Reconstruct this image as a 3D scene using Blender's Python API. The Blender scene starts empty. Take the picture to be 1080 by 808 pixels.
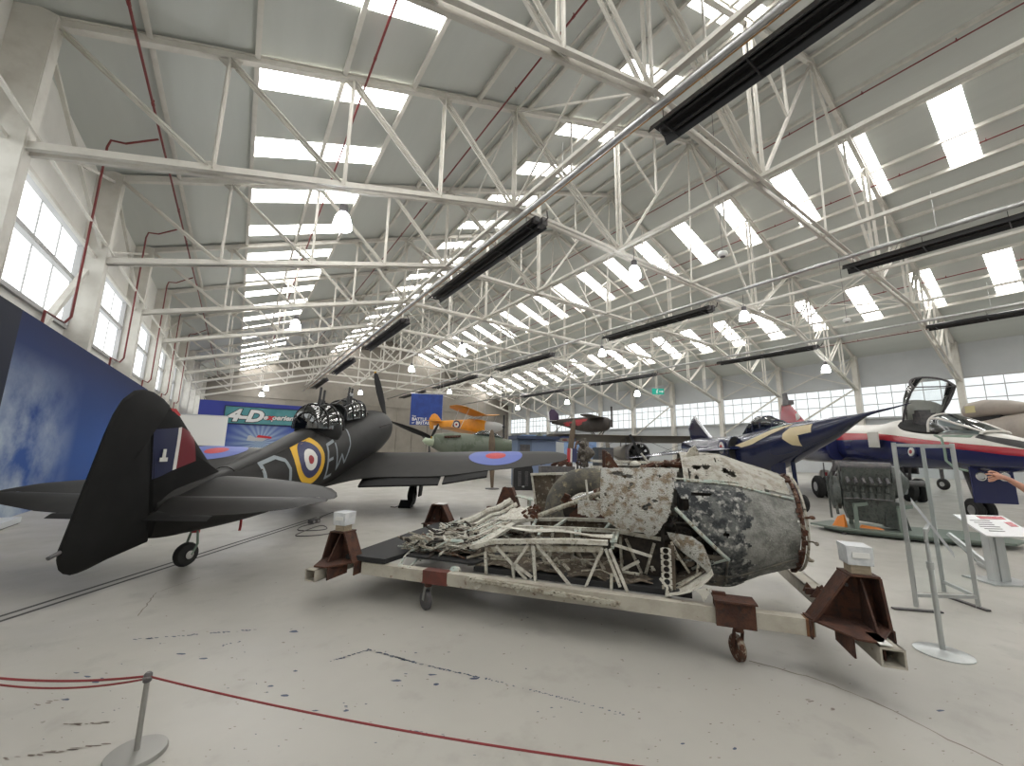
import bpy, bmesh, math, random
from mathutils import Vector as V, Matrix, Quaternion
from mathutils.bvhtree import BVHTree
random.seed(7)
SC = bpy.context.scene
COL = SC.collection
PI = math.pi

# ------------------------------------------------------------------ materials
def _n(nt, typ, **kw):
    n = nt.nodes.new(typ)
    for k, v in kw.items():
        setattr(n, k, v)
    return n

def mat(name, col, rough=.6, metal=0., col2=None, scale=6., detail=6., lo=.4, hi=.6, col3=None, scale3=20., lo3=.55, hi3=.62,
        bump=0., bscale=40., spec=.5, alpha=None, stretch=None, trans=0., emit=None, estr=0.):
    m = bpy.data.materials.new(name)
    m.use_nodes = True
    nt = m.node_tree
    b = nt.nodes['Principled BSDF']
    b.inputs['Base Color'].default_value = (*col, 1)
    b.inputs['Roughness'].default_value = rough
    b.inputs['Metallic'].default_value = metal
    b.inputs['Specular IOR Level'].default_value = spec
    if trans:
        b.inputs['Transmission Weight'].default_value = trans
    if emit:
        b.inputs['Emission Color'].default_value = (*emit, 1)
        b.inputs['Emission Strength'].default_value = estr
    tc = None
    def coord():
        nonlocal tc
        if tc is None:
            t = _n(nt, 'ShaderNodeTexCoord')
            mp = _n(nt, 'ShaderNodeMapping')
            if stretch:
                mp.inputs['Scale'].default_value = stretch
            nt.links.new(t.outputs['Object'], mp.inputs['Vector'])
            tc = mp.outputs['Vector']
        return tc
    def noise(sc, det, l, h, off=0.):
        t = _n(nt, 'ShaderNodeTexNoise')
        t.inputs['Scale'].default_value = sc
        t.inputs['Detail'].default_value = det
        t.inputs['Roughness'].default_value = .62
        nt.links.new(coord(), t.inputs['Vector'])
        r = _n(nt, 'ShaderNodeMapRange')
        r.inputs['From Min'].default_value = l
        r.inputs['From Max'].default_value = h
        nt.links.new(t.outputs['Fac'], r.inputs['Value'])
        return r.outputs['Result']
    cur = None
    if col2:
        mx = _n(nt, 'ShaderNodeMixRGB')
        mx.inputs[1].default_value = (*col, 1)
        mx.inputs[2].default_value = (*col2, 1)
        nt.links.new(noise(scale, detail, lo, hi), mx.inputs[0])
        cur = mx.outputs[0]
    if col3:
        mx = _n(nt, 'ShaderNodeMixRGB')
        if cur:
            nt.links.new(cur, mx.inputs[1])
        else:
            mx.inputs[1].default_value = (*col, 1)
        mx.inputs[2].default_value = (*col3, 1)
        nt.links.new(noise(scale3, 8., lo3, hi3), mx.inputs[0])
        cur = mx.outputs[0]
    if cur:
        nt.links.new(cur, b.inputs['Base Color'])
    if bump:
        t = _n(nt, 'ShaderNodeTexNoise')
        t.inputs['Scale'].default_value = bscale
        t.inputs['Detail'].default_value = 6
        nt.links.new(coord(), t.inputs['Vector'])
        bp = _n(nt, 'ShaderNodeBump')
        bp.inputs['Strength'].default_value = bump
        bp.inputs['Distance'].default_value = .02
        nt.links.new(t.outputs['Fac'], bp.inputs['Height'])
        nt.links.new(bp.outputs['Normal'], b.inputs['Normal'])
    return m

def glass(name, col=(.9, .95, .95), rough=.03, mixv=.12):
    """thin pane: mostly transparent with a glossy coat"""
    m = bpy.data.materials.new(name)
    m.use_nodes = True
    nt = m.node_tree
    nt.nodes.clear()
    o = _n(nt, 'ShaderNodeOutputMaterial')
    t = _n(nt, 'ShaderNodeBsdfTransparent')
    t.inputs['Color'].default_value = (*col, 1)
    g = _n(nt, 'ShaderNodeBsdfGlossy')
    g.inputs['Roughness'].default_value = rough
    f = _n(nt, 'ShaderNodeFresnel')
    f.inputs['IOR'].default_value = 1.4 if mixv >= 0 else 1.08
    a = _n(nt, 'ShaderNodeMath', operation='ADD')
    a.inputs[1].default_value = max(mixv, 0)
    nt.links.new(f.outputs[0], a.inputs[0])
    mx = _n(nt, 'ShaderNodeMixShader')
    nt.links.new(a.outputs[0], mx.inputs[0])
    nt.links.new(t.outputs[0], mx.inputs[1])
    nt.links.new(g.outputs[0], mx.inputs[2])
    nt.links.new(mx.outputs[0], o.inputs[0])
    return m

# ------------------------------------------------------------------ mesh builder
class B:
    def __init__(self):
        self.v = []; self.f = []; self.m = []; self.mi = 0
    def add(self, verts, faces):
        o = len(self.v)
        self.v += [tuple(x) for x in verts]
        for f in faces:
            self.f.append([i + o for i in f]); self.m.append(self.mi)
        return self
    def box(self, c, s, R=None):
        c = V(c); h = [x / 2 for x in s]
        vs = []
        for z in (-1, 1):
            for y in (-1, 1):
                for x in (-1, 1):
                    p = V((x * h[0], y * h[1], z * h[2]))
                    if R is not None: p = R @ p
                    vs.append(c + p)
        return self.add(vs, [(0, 2, 3, 1), (4, 5, 7, 6), (0, 1, 5, 4), (2, 6, 7, 3), (0, 4, 6, 2), (1, 3, 7, 5)])
    def hexa(self, p):   # 8 points: bottom 4 (ccw), top 4
        return self.add(p, [(3, 2, 1, 0), (4, 5, 6, 7), (0, 1, 5, 4), (1, 2, 6, 5), (2, 3, 7, 6), (3, 0, 4, 7)])
    def bar(self, p, q, w, h, up=(0, 0, 1), taper=1.):
        p = V(p); q = V(q); d = (q - p).normalized(); u = V(up)
        s = d.cross(u)
        if s.length < 1e-4: s = d.cross(V((1, 0, 0)))
        s.normalize(); u = s.cross(d).normalized()
        vs = []
        for o, k in ((p, 1.), (q, taper)):
            for a, b in ((-1, -1), (1, -1), (1, 1), (-1, 1)):
                vs.append(o + s * (a * w / 2 * k) + u * (b * h / 2 * k))
        return self.add(vs, [(3, 2, 1, 0), (4, 5, 6, 7), (0, 1, 5, 4), (1, 2, 6, 5), (2, 3, 7, 6), (3, 0, 4, 7)])
    def tube(self, pts, r, n=8, closed=False, cap=True):
        pts = [V(p) for p in pts]; N = len(pts)
        rs = r if isinstance(r, (list, tuple)) else [r] * N
        rings = []; prev = None
        for i, p in enumerate(pts):
            if closed: d = pts[(i + 1) % N] - pts[i - 1]
            elif i == 0: d = pts[1] - p
            elif i == N - 1: d = p - pts[-2]
            else: d = (pts[i + 1] - p).normalized() + (p - pts[i - 1]).normalized()
            d.normalize()
            if prev is None:
                a = d.cross(V((0, 0, 1)))
                if a.length < 1e-3: a = d.cross(V((1, 0, 0)))
            else:
                a = prev - d * prev.dot(d)
            a.normalize(); prev = a; b = d.cross(a)
            rings.append([p + (a * math.cos(t) + b * math.sin(t)) * rs[i] for t in (2 * PI * k / n for k in range(n))])
        return self.loft(rings, cap, cap, closed_path=closed)
    def loft(self, rings, cap0=True, cap1=True, closed_path=False, open_ring=False):
        n = len(rings[0]); vs = [p for r in rings for p in r]; fs = []
        R = len(rings)
        for i in range(R if closed_path else R - 1):
            j = (i + 1) % R
            for k in range(n - 1 if open_ring else n):
                l = (k + 1) % n
                fs.append((i * n + k, i * n + l, j * n + l, j * n + k))
        if not closed_path and not open_ring:
            if cap0: fs.append(tuple(range(n - 1, -1, -1)))
            if cap1: fs.append(tuple((R - 1) * n + k for k in range(n)))
        return self.add(vs, fs)
    def lathe(self, prof, o=(0, 0, 0), ax=(0, 0, 1), n=24, cap=True):
        o = V(o); ax = V(ax).normalized()
        a = ax.cross(V((0, 0, 1)))
        if a.length < 1e-3: a = ax.cross(V((1, 0, 0)))
        a.normalize(); b = ax.cross(a)
        rings = [[o + ax * h + (a * math.cos(2 * PI * k / n) + b * math.sin(2 * PI * k / n)) * max(r, 1e-4) for k in range(n)] for r, h in prof]
        return self.loft(rings, cap, cap)
    def cyl(self, p, q, r, n=16, r2=None):
        p = V(p); q = V(q)
        return self.lathe([(r, 0), (r if r2 is None else r2, (q - p).length)], p, q - p, n)
    def ball(self, c, r, n=12, sc=(1, 1, 1)):
        c = V(c); rings = []
        for i in range(n // 2 + 1):
            t = PI * i / (n // 2)
            rr = max(math.sin(t), 1e-3)
            rings.append([c + V((math.cos(2 * PI * k / n) * rr * r * sc[0], math.sin(2 * PI * k / n) * rr * r * sc[1], -math.cos(t) * r * sc[2])) for k in range(n)])
        return self.loft(rings)
    def prism(self, poly, o, ux, uy, th):
        """extrude a 2-D outline (list of (a,b)) lying in the plane o+a*ux+b*uy by th along ux x uy (centred)"""
        o = V(o); ux = V(ux); uy = V(uy); nn = ux.cross(uy).normalized()
        n = len(poly)
        lo = [o + ux * a + uy * b - nn * th / 2 for a, b in poly]
        hi = [p + nn * th for p in lo]
        return self.add(lo + hi, [tuple(range(n - 1, -1, -1)), tuple(range(n, 2 * n))] + [(k, (k + 1) % n, n + (k + 1) % n, n + k) for k in range(n)])
    def sheet(self, grid, th=0.):
        """grid[i][j] of points -> a sheet with thickness"""
        R = len(grid); n = len(grid[0])
        P = [[V(p) for p in row] for row in grid]
        if th == 0:
            return self.add([p for r in P for p in r], [(i * n + k, i * n + k + 1, (i + 1) * n + k + 1, (i + 1) * n + k) for i in range(R - 1) for k in range(n - 1)])
        Q = []
        for i in range(R):
            row = []
            for k in range(n):
                a = P[min(i + 1, R - 1)][k] - P[max(i - 1, 0)][k]
                b = P[i][min(k + 1, n - 1)] - P[i][max(k - 1, 0)]
                nn = a.cross(b)
                if nn.length < 1e-9: nn = V((0, 0, 1))
                row.append(P[i][k] - nn.normalized() * th)
            Q.append(row)
        vs = [p for r in P for p in r] + [p for r in Q for p in r]; T = R * n; fs = []
        for i in range(R - 1):
            for k in range(n - 1):
                a, b, c, d = i * n + k, i * n + k + 1, (i + 1) * n + k + 1, (i + 1) * n + k
                fs.append((a, b, c, d)); fs.append((T + d, T + c, T + b, T + a))
        for i in range(R - 1):
            for k, s in ((0, 1), (n - 1, -1)):
                a, d = i * n + k, (i + 1) * n + k
                fs.append((a, d, T + d, T + a) if s == 1 else (d, a, T + a, T + d))
        for k in range(n - 1):
            for i, s in ((0, 1), (R - 1, -1)):
                a, b = i * n + k, i * n + k + 1
                fs.append((b, a, T + a, T + b) if s == 1 else (a, b, T + b, T + a))
        return self.add(vs, fs)
    def build(self, name, mats, parent=None, smooth=None, loc=None, M=None, fix=True):
        me = bpy.data.meshes.new(name)
        vs = self.v
        if M is not None: vs = [tuple(M @ V(p)) for p in vs]
        me.from_pydata(vs, [], self.f)
        if not isinstance(mats, (list, tuple)): mats = [mats]
        for m in mats: me.materials.append(m)
        for p, i in zip(me.polygons, self.m): p.material_index = min(i, len(mats) - 1)
        if fix or smooth is not None:
            bm = bmesh.new(); bm.from_mesh(me)
            if fix: bmesh.ops.recalc_face_normals(bm, faces=bm.faces)
            if smooth is not None:
                for f in bm.faces: f.smooth = True
                a = math.radians(smooth)
                for e in bm.edges:
                    e.smooth = (len(e.link_faces) == 2 and e.calc_face_angle(0) < a)
            bm.to_mesh(me); bm.free()
        o = bpy.data.objects.new(name, me)
        COL.objects.link(o)
        if parent is not None: o.parent = parent
        if loc is not None: o.location = loc
        return o

def tag(o, label=None, cat=None, group=None, kind=None):
    if label: o['label'] = label
    if cat: o['category'] = cat
    if group: o['group'] = group
    if kind: o['kind'] = kind
    return o

def thing(name, label, cat, loc=(0, 0, 0), rot=0., group=None, M=None):
    o = bpy.data.objects.new(name, None)
    o.empty_display_size = .2
    COL.objects.link(o)
    if M is not None: o.matrix_world = M
    else:
        o.location = loc; o.rotation_euler = (0, 0, rot)
    return tag(o, label, cat, group)

def struct(o): o['kind'] = 'structure'; return o

def copy_tree(o, parent=None):
    c = o.copy(); COL.objects.link(c)
    if parent is not None: c.parent = parent
    for ch in list(o.children): copy_tree(ch, c)
    return c

def text_mesh(body, size, shear=0., bold=0., sx=1., extrude=.004):
    cu = bpy.data.curves.new('lettering', 'FONT')
    cu.body = body; cu.size = size; cu.shear = shear; cu.offset = bold; cu.extrude = extrude
    cu.resolution_u = 3
    ob = bpy.data.objects.new('lettering', cu); COL.objects.link(ob)
    bpy.context.view_layer.update()
    dg = bpy.context.evaluated_depsgraph_get()
    me = bpy.data.meshes.new_from_object(ob.evaluated_get(dg))
    bpy.data.objects.remove(ob)
    vs = [V((v.co.x * sx, v.co.y, v.co.z)) for v in me.vertices]
    fs = [tuple(p.vertices) for p in me.polygons]
    bpy.data.meshes.remove(me)
    return vs, fs

def text(body, size, o, ux, uy, m, parent, name='lettering', **kw):
    vs, fs = text_mesh(body, size, **kw)
    ux = V(ux).normalized(); uy = V(uy).normalized(); nn = ux.cross(uy); o = V(o)
    b = B(); b.add([o + ux * p.x + uy * p.y + nn * p.z for p in vs], fs)
    return b.build(name, m, parent, fix=False)

def lerp(a, b, t): return a + (b - a) * t
def interp(tab, x):
    """tab: sorted list of (x, v...) -> tuple of v's (smooth-ish linear)"""
    if x <= tab[0][0]: return tab[0][1:]
    for a, b in zip(tab, tab[1:]):
        if x <= b[0]:
            t = (x - a[0]) / (b[0] - a[0])
            return tuple(lerp(p, q, t) for p, q in zip(a[1:], b[1:]))
    return tab[-1][1:]
def smooth_tab(tab, n=4):
    """Catmull-Rom resample of a table of tuples"""
    out = []
    for i in range(len(tab) - 1):
        p0 = tab[max(i - 1, 0)]; p1 = tab[i]; p2 = tab[i + 1]; p3 = tab[min(i + 2, len(tab) - 1)]
        for k in range(n):
            t = k / n
            out.append(tuple(.5 * (2 * b + (c - a) * t + (2 * a - 5 * b + 4 * c - d) * t * t + (3 * b - a - 3 * c + d) * t ** 3) for a, b, c, d in zip(p0, p1, p2, p3)))
    out.append(tuple(tab[-1]))
    return out
def bvh_of(b): return BVHTree.FromPolygons([V(p) for p in b.v], b.f)
def drape(bvh, pts, d, off=.004):
    """project points along direction d on to a surface; returns points lifted off it"""
    d = V(d).normalized(); out = []; last = None
    for p in pts:
        h, nn, i, dist = bvh.ray_cast(V(p), d)
        if h is None:
            h, nn, i, dist = bvh.find_nearest(V(p))
        if nn.dot(d) > 0: nn = -nn
        out.append(h + nn * off)
    return out

# ------------------------------------------------------------------ camera (solved from the photograph's vanishing lines)
F_PX, PITCH, YAW, ROLL, EYE = 420.1, math.radians(9.65), math.radians(34.295), math.radians(1.056), 1.65
_fw = V((math.sin(YAW) * math.cos(PITCH), math.cos(YAW) * math.cos(PITCH), math.sin(PITCH)))
_r0 = V((math.cos(YAW), -math.sin(YAW), 0)); _u0 = _r0.cross(_fw)
_rt = _r0 * math.cos(ROLL) + _u0 * math.sin(ROLL); _up = -_r0 * math.sin(ROLL) + _u0 * math.cos(ROLL)
cd = bpy.data.cameras.new('camera'); cd.sensor_width = 36; cd.lens = 36 * F_PX / 1080; cd.clip_end = 300; cd.clip_start = .05
cam = bpy.data.objects.new('camera', cd); COL.objects.link(cam)
cam.matrix_world = Matrix(((_rt.x, _up.x, -_fw.x, 0), (_rt.y, _up.y, -_fw.y, 0), (_rt.z, _up.z, -_fw.z, EYE), (0, 0, 0, 1)))
SC.camera = cam
def at(px, py, depth):
    """survey helper: a point sighted from the eye position at a given distance"""
    return V((0, 0, EYE)) + (_fw + _rt * ((px - 540) / F_PX) + _up * ((404 - py) / F_PX)) * depth
# ================================================================== the hangar
XL, XC, ZE, ZR, ZB, ZF, Y1, BAY = -4.53, 21.93, 11.39, 21.57, 7.96, 11.57, 12.43, 6.606
XR = 2 * XC - XL
SL = (ZR - ZE) / (XC - XL)
YE, YN = 72.6, -36.
def roofz(x): return ZR - SL * abs(x - XC)

M_paint = mat('white_steel_paint', (.62, .60, .55), .55, col2=(.52, .495, .445), scale=2.2, lo=.45, hi=.75)
M_sheet = mat('grey_roof_sheet', (.545, .565, .535), .75, col2=(.47, .49, .465), scale=.5, lo=.3, hi=.7, stretch=(1, .12, 1))
M_sheetw = mat('pale_wall_sheet', (.50, .52, .53), .75, col2=(.45, .47, .48), scale=.6, lo=.3, hi=.7)
M_wallL = mat('off_white_wall', (.74, .73, .69), .7, col2=(.66, .65, .61), scale=.8, lo=.35, hi=.7)
M_wallE = mat('beige_end_cladding', (.27, .245, .21), .8, col2=(.22, .20, .17), scale=.7, lo=.3, hi=.7)
M_black = mat('black_enamel', (.012, .012, .013), .45)
M_steel = mat('galvanised_steel', (.52, .52, .52), .32, .9, col2=(.42, .42, .42), scale=5)
M_brass = mat('yellow_gas_pipe', (.42, .22, .07), .5)
M_red = mat('red_sprinkler_pipe', (.17, .022, .022), .4)
M_darkwin = mat('window_bar', (.42, .42, .42), .5)

def emissive(name, c, s, streak=None, low=.42):
    m = bpy.data.materials.new(name); m.use_nodes = True
    nt = m.node_tree; nt.nodes.clear()
    o = _n(nt, 'ShaderNodeOutputMaterial'); e = _n(nt, 'ShaderNodeEmission')
    e.inputs[0].default_value = (*c, 1); e.inputs[1].default_value = s
    if streak:
        tc = _n(nt, 'ShaderNodeTexCoord'); mp = _n(nt, 'ShaderNodeMapping'); mp.inputs['Scale'].default_value = streak
        nz = _n(nt, 'ShaderNodeTexNoise'); nz.inputs['Scale'].default_value = 1.; nz.inputs['Detail'].default_value = 5
        r = _n(nt, 'ShaderNodeMapRange'); r.inputs['From Min'].default_value = .3; r.inputs['From Max'].default_value = .62
        r.inputs['To Min'].default_value = s * low; r.inputs['To Max'].default_value = s
        nt.links.new(tc.outputs['Object'], mp.inputs[0]); nt.links.new(mp.outputs[0], nz.inputs[0])
        nt.links.new(nz.outputs[0], r.inputs[0]); nt.links.new(r.outputs[0], e.inputs[1])
    nt.links.new(e.outputs[0], o.inputs[0])
    return m
S_SKY = 15.
M_sky = emissive('daylit_rooflight', (1., .98, .945), S_SKY, (.5, 5.5, .5))
M_win = emissive('daylit_window', (.93, .98, .985), 1.12, (.6, .6, .6), .8)
M_winl = emissive('daylit_side_window', (.96, .99, .98), 2.1, (.6, .6, .6), .8)
M_lamp = emissive('lamp_glow', (.95, .97, 1.), 30.)

# floor -----------------------------------------------------------------
fl = bpy.data.materials.new('painted_concrete'); fl.use_nodes = True
nt = fl.node_tree; bs = nt.nodes['Principled BSDF']
tc = _n(nt, 'ShaderNodeTexCoord')
def fnoise(sc, det, l, h, vec=None):
    t = _n(nt, 'ShaderNodeTexNoise'); t.inputs['Scale'].default_value = sc; t.inputs['Detail'].default_value = det; t.inputs['Roughness'].default_value = .6
    nt.links.new(vec or tc.outputs['Object'], t.inputs['Vector'])
    r = _n(nt, 'ShaderNodeMapRange'); r.inputs['From Min'].default_value = l; r.inputs['From Max'].default_value = h
    nt.links.new(t.outputs['Fac'], r.inputs['Value']); return r.outputs['Result']
def fmix(a, b, fac):
    m = _n(nt, 'ShaderNodeMixRGB')
    if isinstance(a, tuple): m.inputs[1].default_value = (*a, 1)
    else: nt.links.new(a, m.inputs[1])
    m.inputs[2].default_value = (*b, 1); nt.links.new(fac, m.inputs[0]); return m.outputs[0]
c = fmix((.375, .36, .325), (.315, .305, .28), fnoise(.35, 5, .35, .7))
c = fmix(c, (.285, .275, .25), fnoise(2.2, 8, .56, .74))
c = fmix(c, (.20, .185, .165), fnoise(11., 4, .70, .72))
c = fmix(c, (.13, .12, .105), fnoise(26., 3, .745, .76))
nt.links.new(c, bs.inputs['Base Color'])
rr = _n(nt, 'ShaderNodeMapRange'); rr.inputs['To Min'].default_value = .30; rr.inputs['To Max'].default_value = .5
nt.links.new(fnoise(1.3, 5, .3, .7), rr.inputs['Value']); nt.links.new(rr.outputs[0], bs.inputs['Roughness'])
bs.inputs['Specular IOR Level'].default_value = .35
b = B(); b.box((XC, (YE + YN) / 2, -.15), (XR - XL + 4, YE - YN + 2, .3))
floor = struct(b.build('floor', fl))
M_groove = mat('dark_floor_slot', (.05, .048, .045), .7)
M_blueflake = mat('dark_blue_paint', (.028, .045, .09), .5)
M_brownflake = mat('brown_scuff', (.16, .13, .11), .6)
# twin floor slots that run under the tail wheel, and the joint lines of the slab
def strip(b, p, q, w, z=.002):
    p = V((p[0], p[1], 0)); q = V((q[0], q[1], 0)); d = (q - p).normalized(); s = V((-d.y, d.x, 0)) * w / 2
    b.add([p - s + V((0, 0, z)), q - s + V((0, 0, z)), q + s + V((0, 0, z)), p + s + V((0, 0, z))], [(0, 1, 2, 3)])
def gpx(px, py):
    a = at(px, py, 1.); d = a - V((0, 0, EYE)); t = -EYE / d.z
    return (d.x * t, d.y * t)
b = B()
p, q = V((*gpx(0, 653), 0)), V((*gpx(330, 548), 0)); d = (q - p).normalized(); s = V((-d.y, d.x, 0))
for o in (-.07, .07):
    strip(b, (p - d * 1.5 + s * o)[:2], (q + d * .3 + s * o)[:2], .05)
q2 = q + d * .3
strip(b, (q2.x, q2.y), gpx(352, 540), .05)
b.build('floor_slot', M_groove, floor, fix=False)
b = B()
def crack(px_pts, w):
    pts = [V((*gpx(*p), 0)) for p in px_pts]
    rnd = random.Random(3); out = []
    for a, c in zip(pts, pts[1:]):
        n = max(3, int((c - a).length / .05)); d = (c - a).normalized(); s = V((-d.y, d.x, 0))
        for i in range(n):
            out.append(lerp(a, c, i / n) + s * rnd.uniform(-.008, .008))
    L = [p + V((rnd.uniform(.2, 1) * w, 0, .0015)) for p in out]; R = [p - V((rnd.uniform(.2, 1) * w, 0, -.0015)) for p in out]
    n = len(out)
    b.add(L + R, [(i, i + 1, n + i + 1, n + i) for i in range(n - 1)])
crack([(790, 697), (860, 716), (930, 744), (1000, 780), (1075, 815)], .009)
crack([(330, 541), (420, 541), (520, 540)], .02)
crack([(145, 650), (165, 625), (215, 608)], .006)
b.build('floor_joint', M_brownflake, floor, fix=False)
# flecks of old blue paint, lying where the photo shows them
b = B(); rnd = random.Random(11)
def fleck(px, py, w, h, m=0):
    x, y = gpx(px, py); n = 7; b.mi = m
    a0 = rnd.uniform(0, 6.3)
    x2, y2 = gpx(px + w, py); x3, y3 = gpx(px, py + h)
    u = V((x2 - x, y2 - y)); v = V((x3 - x, y3 - y))
    vs = []
    for k in range(n):
        r = rnd.uniform(.5, 1.15); t = a0 + 2 * PI * k / n
        o = u * (math.cos(t) * r) + v * (math.sin(t) * r)
        vs.append((x + o.x, y + o.y, .002))
    b.add(vs, [tuple(range(n))])
def fleck_line(a, c, n, jit, w, h, m=0):
    for i in range(n):
        t = rnd.random()
        fleck(lerp(a[0], c[0], t) + rnd.uniform(-jit, jit), lerp(a[1], c[1], t) + rnd.uniform(-jit, jit) * .5, rnd.uniform(.4, 1) * w, rnd.uniform(.4, 1) * h, m)
for a, c, n, w in (((388, 685), (440, 700), 60, 2.6), ((440, 700), (520, 718), 60, 2.2), ((520, 718), (665, 755), 60, 1.5), ((348, 698), (390, 685), 26, 2.6), ((140, 675), (275, 664), 40, 3.4), ((360, 730), (366, 750), 5, 2.6), ((230, 682), (260, 676), 6, 3)):
    fleck_line(a, c, n, 1.1, w, .7)
for q in ((85, 718), (100, 720), (92, 714), (108, 716), (80, 710), (285, 724), (300, 734), (418, 718), (455, 712), (365, 750), (332, 750), (190, 690), (215, 695), (312, 708), (460, 722), (70, 738), (310, 666), (500, 716), (775, 790), (720, 785), (992, 750)):
    fleck(q[0], q[1], rnd.uniform(3, 7), rnd.uniform(.8, 1.6))
for i in range(150):
    fleck(rnd.uniform(0, 700), rnd.uniform(650, 805), rnd.uniform(.6, 2.2), rnd.uniform(.3, .7), rnd.choice((0, 1, 1)))
for i in range(60):
    fleck(rnd.uniform(700, 1075), rnd.uniform(700, 805), rnd.uniform(.6, 2.2), rnd.uniform(.3, .7), 1)
fleck_line((70, 765), (120, 762), 12, 2, 7, 1, 1); fleck_line((0, 802), (110, 786), 18, 2, 9, 1.2, 1); fleck_line((430, 770), (470, 777), 9, 1.5, 3, .7)
fleck_line((30, 745), (60, 740), 5, 2, 5, 1, 1); fleck_line((850, 735), (880, 750), 8, 4, 3, 1, 1)
fk = b.build('paint_fleck', [M_blueflake, M_brownflake], floor, fix=False); tag(fk, kind='stuff')

# roof: two slopes with the purlins under them --------------------------
b = B()
T = .12
for sgn in (-1, 1):
    xe = XC + sgn * (XC - XL + 1.4); ze = roofz(xe)
    b.hexa([(XC, YN, ZR), (xe, YN, ze), (xe, YE, ze), (XC, YE, ZR), (XC, YN, ZR + T), (xe, YN, ze + T), (xe, YE, ze + T), (XC, YE, ZR + T)])
ceil = struct(b.build('ceiling', M_sheet))
PUR = [-2.95, -.72, 1.59, 3.86, 6.5, 9., 11.4, 13.4, 15.35, 17.6, 19.8, 21.5, 22.4, 24.5, 26.9, 29.6, 31.55, 34, 36.5, 38.9, 41.2, 43.5, 46]
for x in PUR:
    b = B(); z = roofz(x)
    b.box((x, (YE + YN) / 2, z - .09), (.07, YE - YN, .19)); b.box((x + .05, (YE + YN) / 2, z - .185), (.1, YE - YN, .015))
    b.build('purlin', M_paint, ceil)
# rooflights: four columns of translucent sheets
k = 0
def win(b, m):
    global k
    k += 1
    return struct(b.build('window_%d' % k, m))
for c0, c1 in ((-.66, 3.82), (11.43, 15.3), (26.95, 31.48), (38.93, 43.45)):
    for i in range(-9, 20):
        y = 2.15 + 3.65 * i
        b = B(); z0, z1 = roofz(c0) - .012, roofz(c1) - .012; w = .585
        b.hexa([(c0, y - w, z0), (c1, y - w, z1), (c1, y + w, z1), (c0, y + w, z0), (c0, y - w, z0 + .1), (c1, y - w, z1 + .1), (c1, y + w, z1 + .1), (c0, y + w, z0 + .1)])
        win(b, M_sky)
# side walls -------------------------------------------------------------
ZW0, ZW1 = 5.4, 8.3
def wall_band(b, x, z0, z1, th=.2): b.box((x, (YE + YN) / 2, (z0 + z1) / 2), (th, YE - YN, z1 - z0))
XWL, XWR = XL - .55, XR + .6
b = B(); wall_band(b, XWL - .1, 0, ZW0); wall_band(b, XWL - .1, ZW1, ZE + .1)
wl = struct(b.build('wall_left', M_wallL))
b = B(); wall_band(b, XWR + .1, 0, 5.3); wall_band(b, XWR + .1, 8.28, ZE + .1)
b.box((XWR - .1, (YE + YN) / 2, 5.25), (.5, YE - YN, .12)); b.box((XWR - .02, (YE + YN) / 2, 4.6), (.1, YE - YN, .5))
wr = struct(b.build('wall_right', M_sheetw))
b = B(); b.prism([(XL - 1, 0), (XR + 1, 0), (XR + 1, roofz(XR + 1)), (XC, ZR + .1), (XL - 1, roofz(XL - 1))], (0, YE, 0), (1, 0, 0), (0, 0, 1), .3)
for x in range(0, 50, 3): b.box((x, YE - .2, 4.5), (.16, .2, 9))
b.box((XC, YE - .2, 9.2), (XR - XL, .25, .3))
we = struct(b.build('wall_far', M_wallE))
b = B(); b.prism([(XL - 1, 0), (XR + 1, 0), (XR + 1, roofz(XR + 1)), (XC, ZR + .1), (XL - 1, roofz(XL - 1))], (0, YN, 0), (1, 0, 0), (0, 0, 1), .3)
struct(b.build('wall_near', M_sheetw))
YT = [Y1 + (i - 1) * BAY for i in range(-3, 11)]
for i, y in enumerate(YT[:-1]):
    yc = y + BAY / 2; hw = BAY / 2 - .25
    # left bay window: frame, a transom and upright joints, lit panes
    b = B(); b.box((XWL - .12, yc, (ZW0 + ZW1) / 2), (.04, 2 * hw, ZW1 - ZW0)); w = win(b, M_winl)
    b = B(); zt = 7.0
    for z, h in ((ZW0, .12), (zt, .14), (ZW1, .12)): b.box((XWL, yc, z), (.16, 2 * hw, h))
    for s in (-1, 1): b.box((XWL, yc + s * hw, (ZW0 + ZW1) / 2), (.16, .1, ZW1 - ZW0))
    b.build('window_frame', M_darkwin, w)
    b = B()
    for s in (-.5, 0, .5): b.box((XWL - .08, yc + s * hw, (ZW0 + ZW1) / 2), (.03, .025, ZW1 - ZW0))
    b.build('glazing_bar', M_darkwin, w)
for i, y in enumerate(YT[:-1]):
    yc = y + BAY / 2; hw = BAY / 2 - .18
    b = B(); b.box((XWR + .12, yc, 6.8), (.04, 2 * hw, 3.0)); w = win(b, M_win)
    b = B()
    for z in (6.55, 7.55): b.box((XWR + .03, yc, z), (.1, 2 * hw, .07))
    for s in (-.67, -.33, 0, .33, .67): b.box((XWR + .05, yc + s * hw, 6.8), (.06, .05, 3.0))
    b.build('glazing_bar', M_darkwin, w)
    b = B()
    for z in (5.32, 8.28): b.box((XWR + .02, yc, z), (.14, 2 * hw, .1))
    b.build('window_frame', M_darkwin, w)
# columns -----------------------------------------------------------------
for i, y in enumerate(YT):
    for sx, x in ((-1, XL), (1, XR)):
        b = B()
        xo = x + sx * .55
        b.hexa([(xo, y - .2, 0), (x - sx * .02, y - .2, 0), (x - sx * .02, y + .2, 0), (xo, y + .2, 0), (xo, y - .2, ZE), (x - sx * .12, y - .2, ZE - .1), (x - sx * .12, y + .2, ZE - .1), (xo, y + .2, ZE)])
        for s in (-1, 1): b.box((x - sx * .03, y + s * .2, 5.6), (.1, .03, 11.2))
        struct(b.build('column', M_paint))
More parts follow.
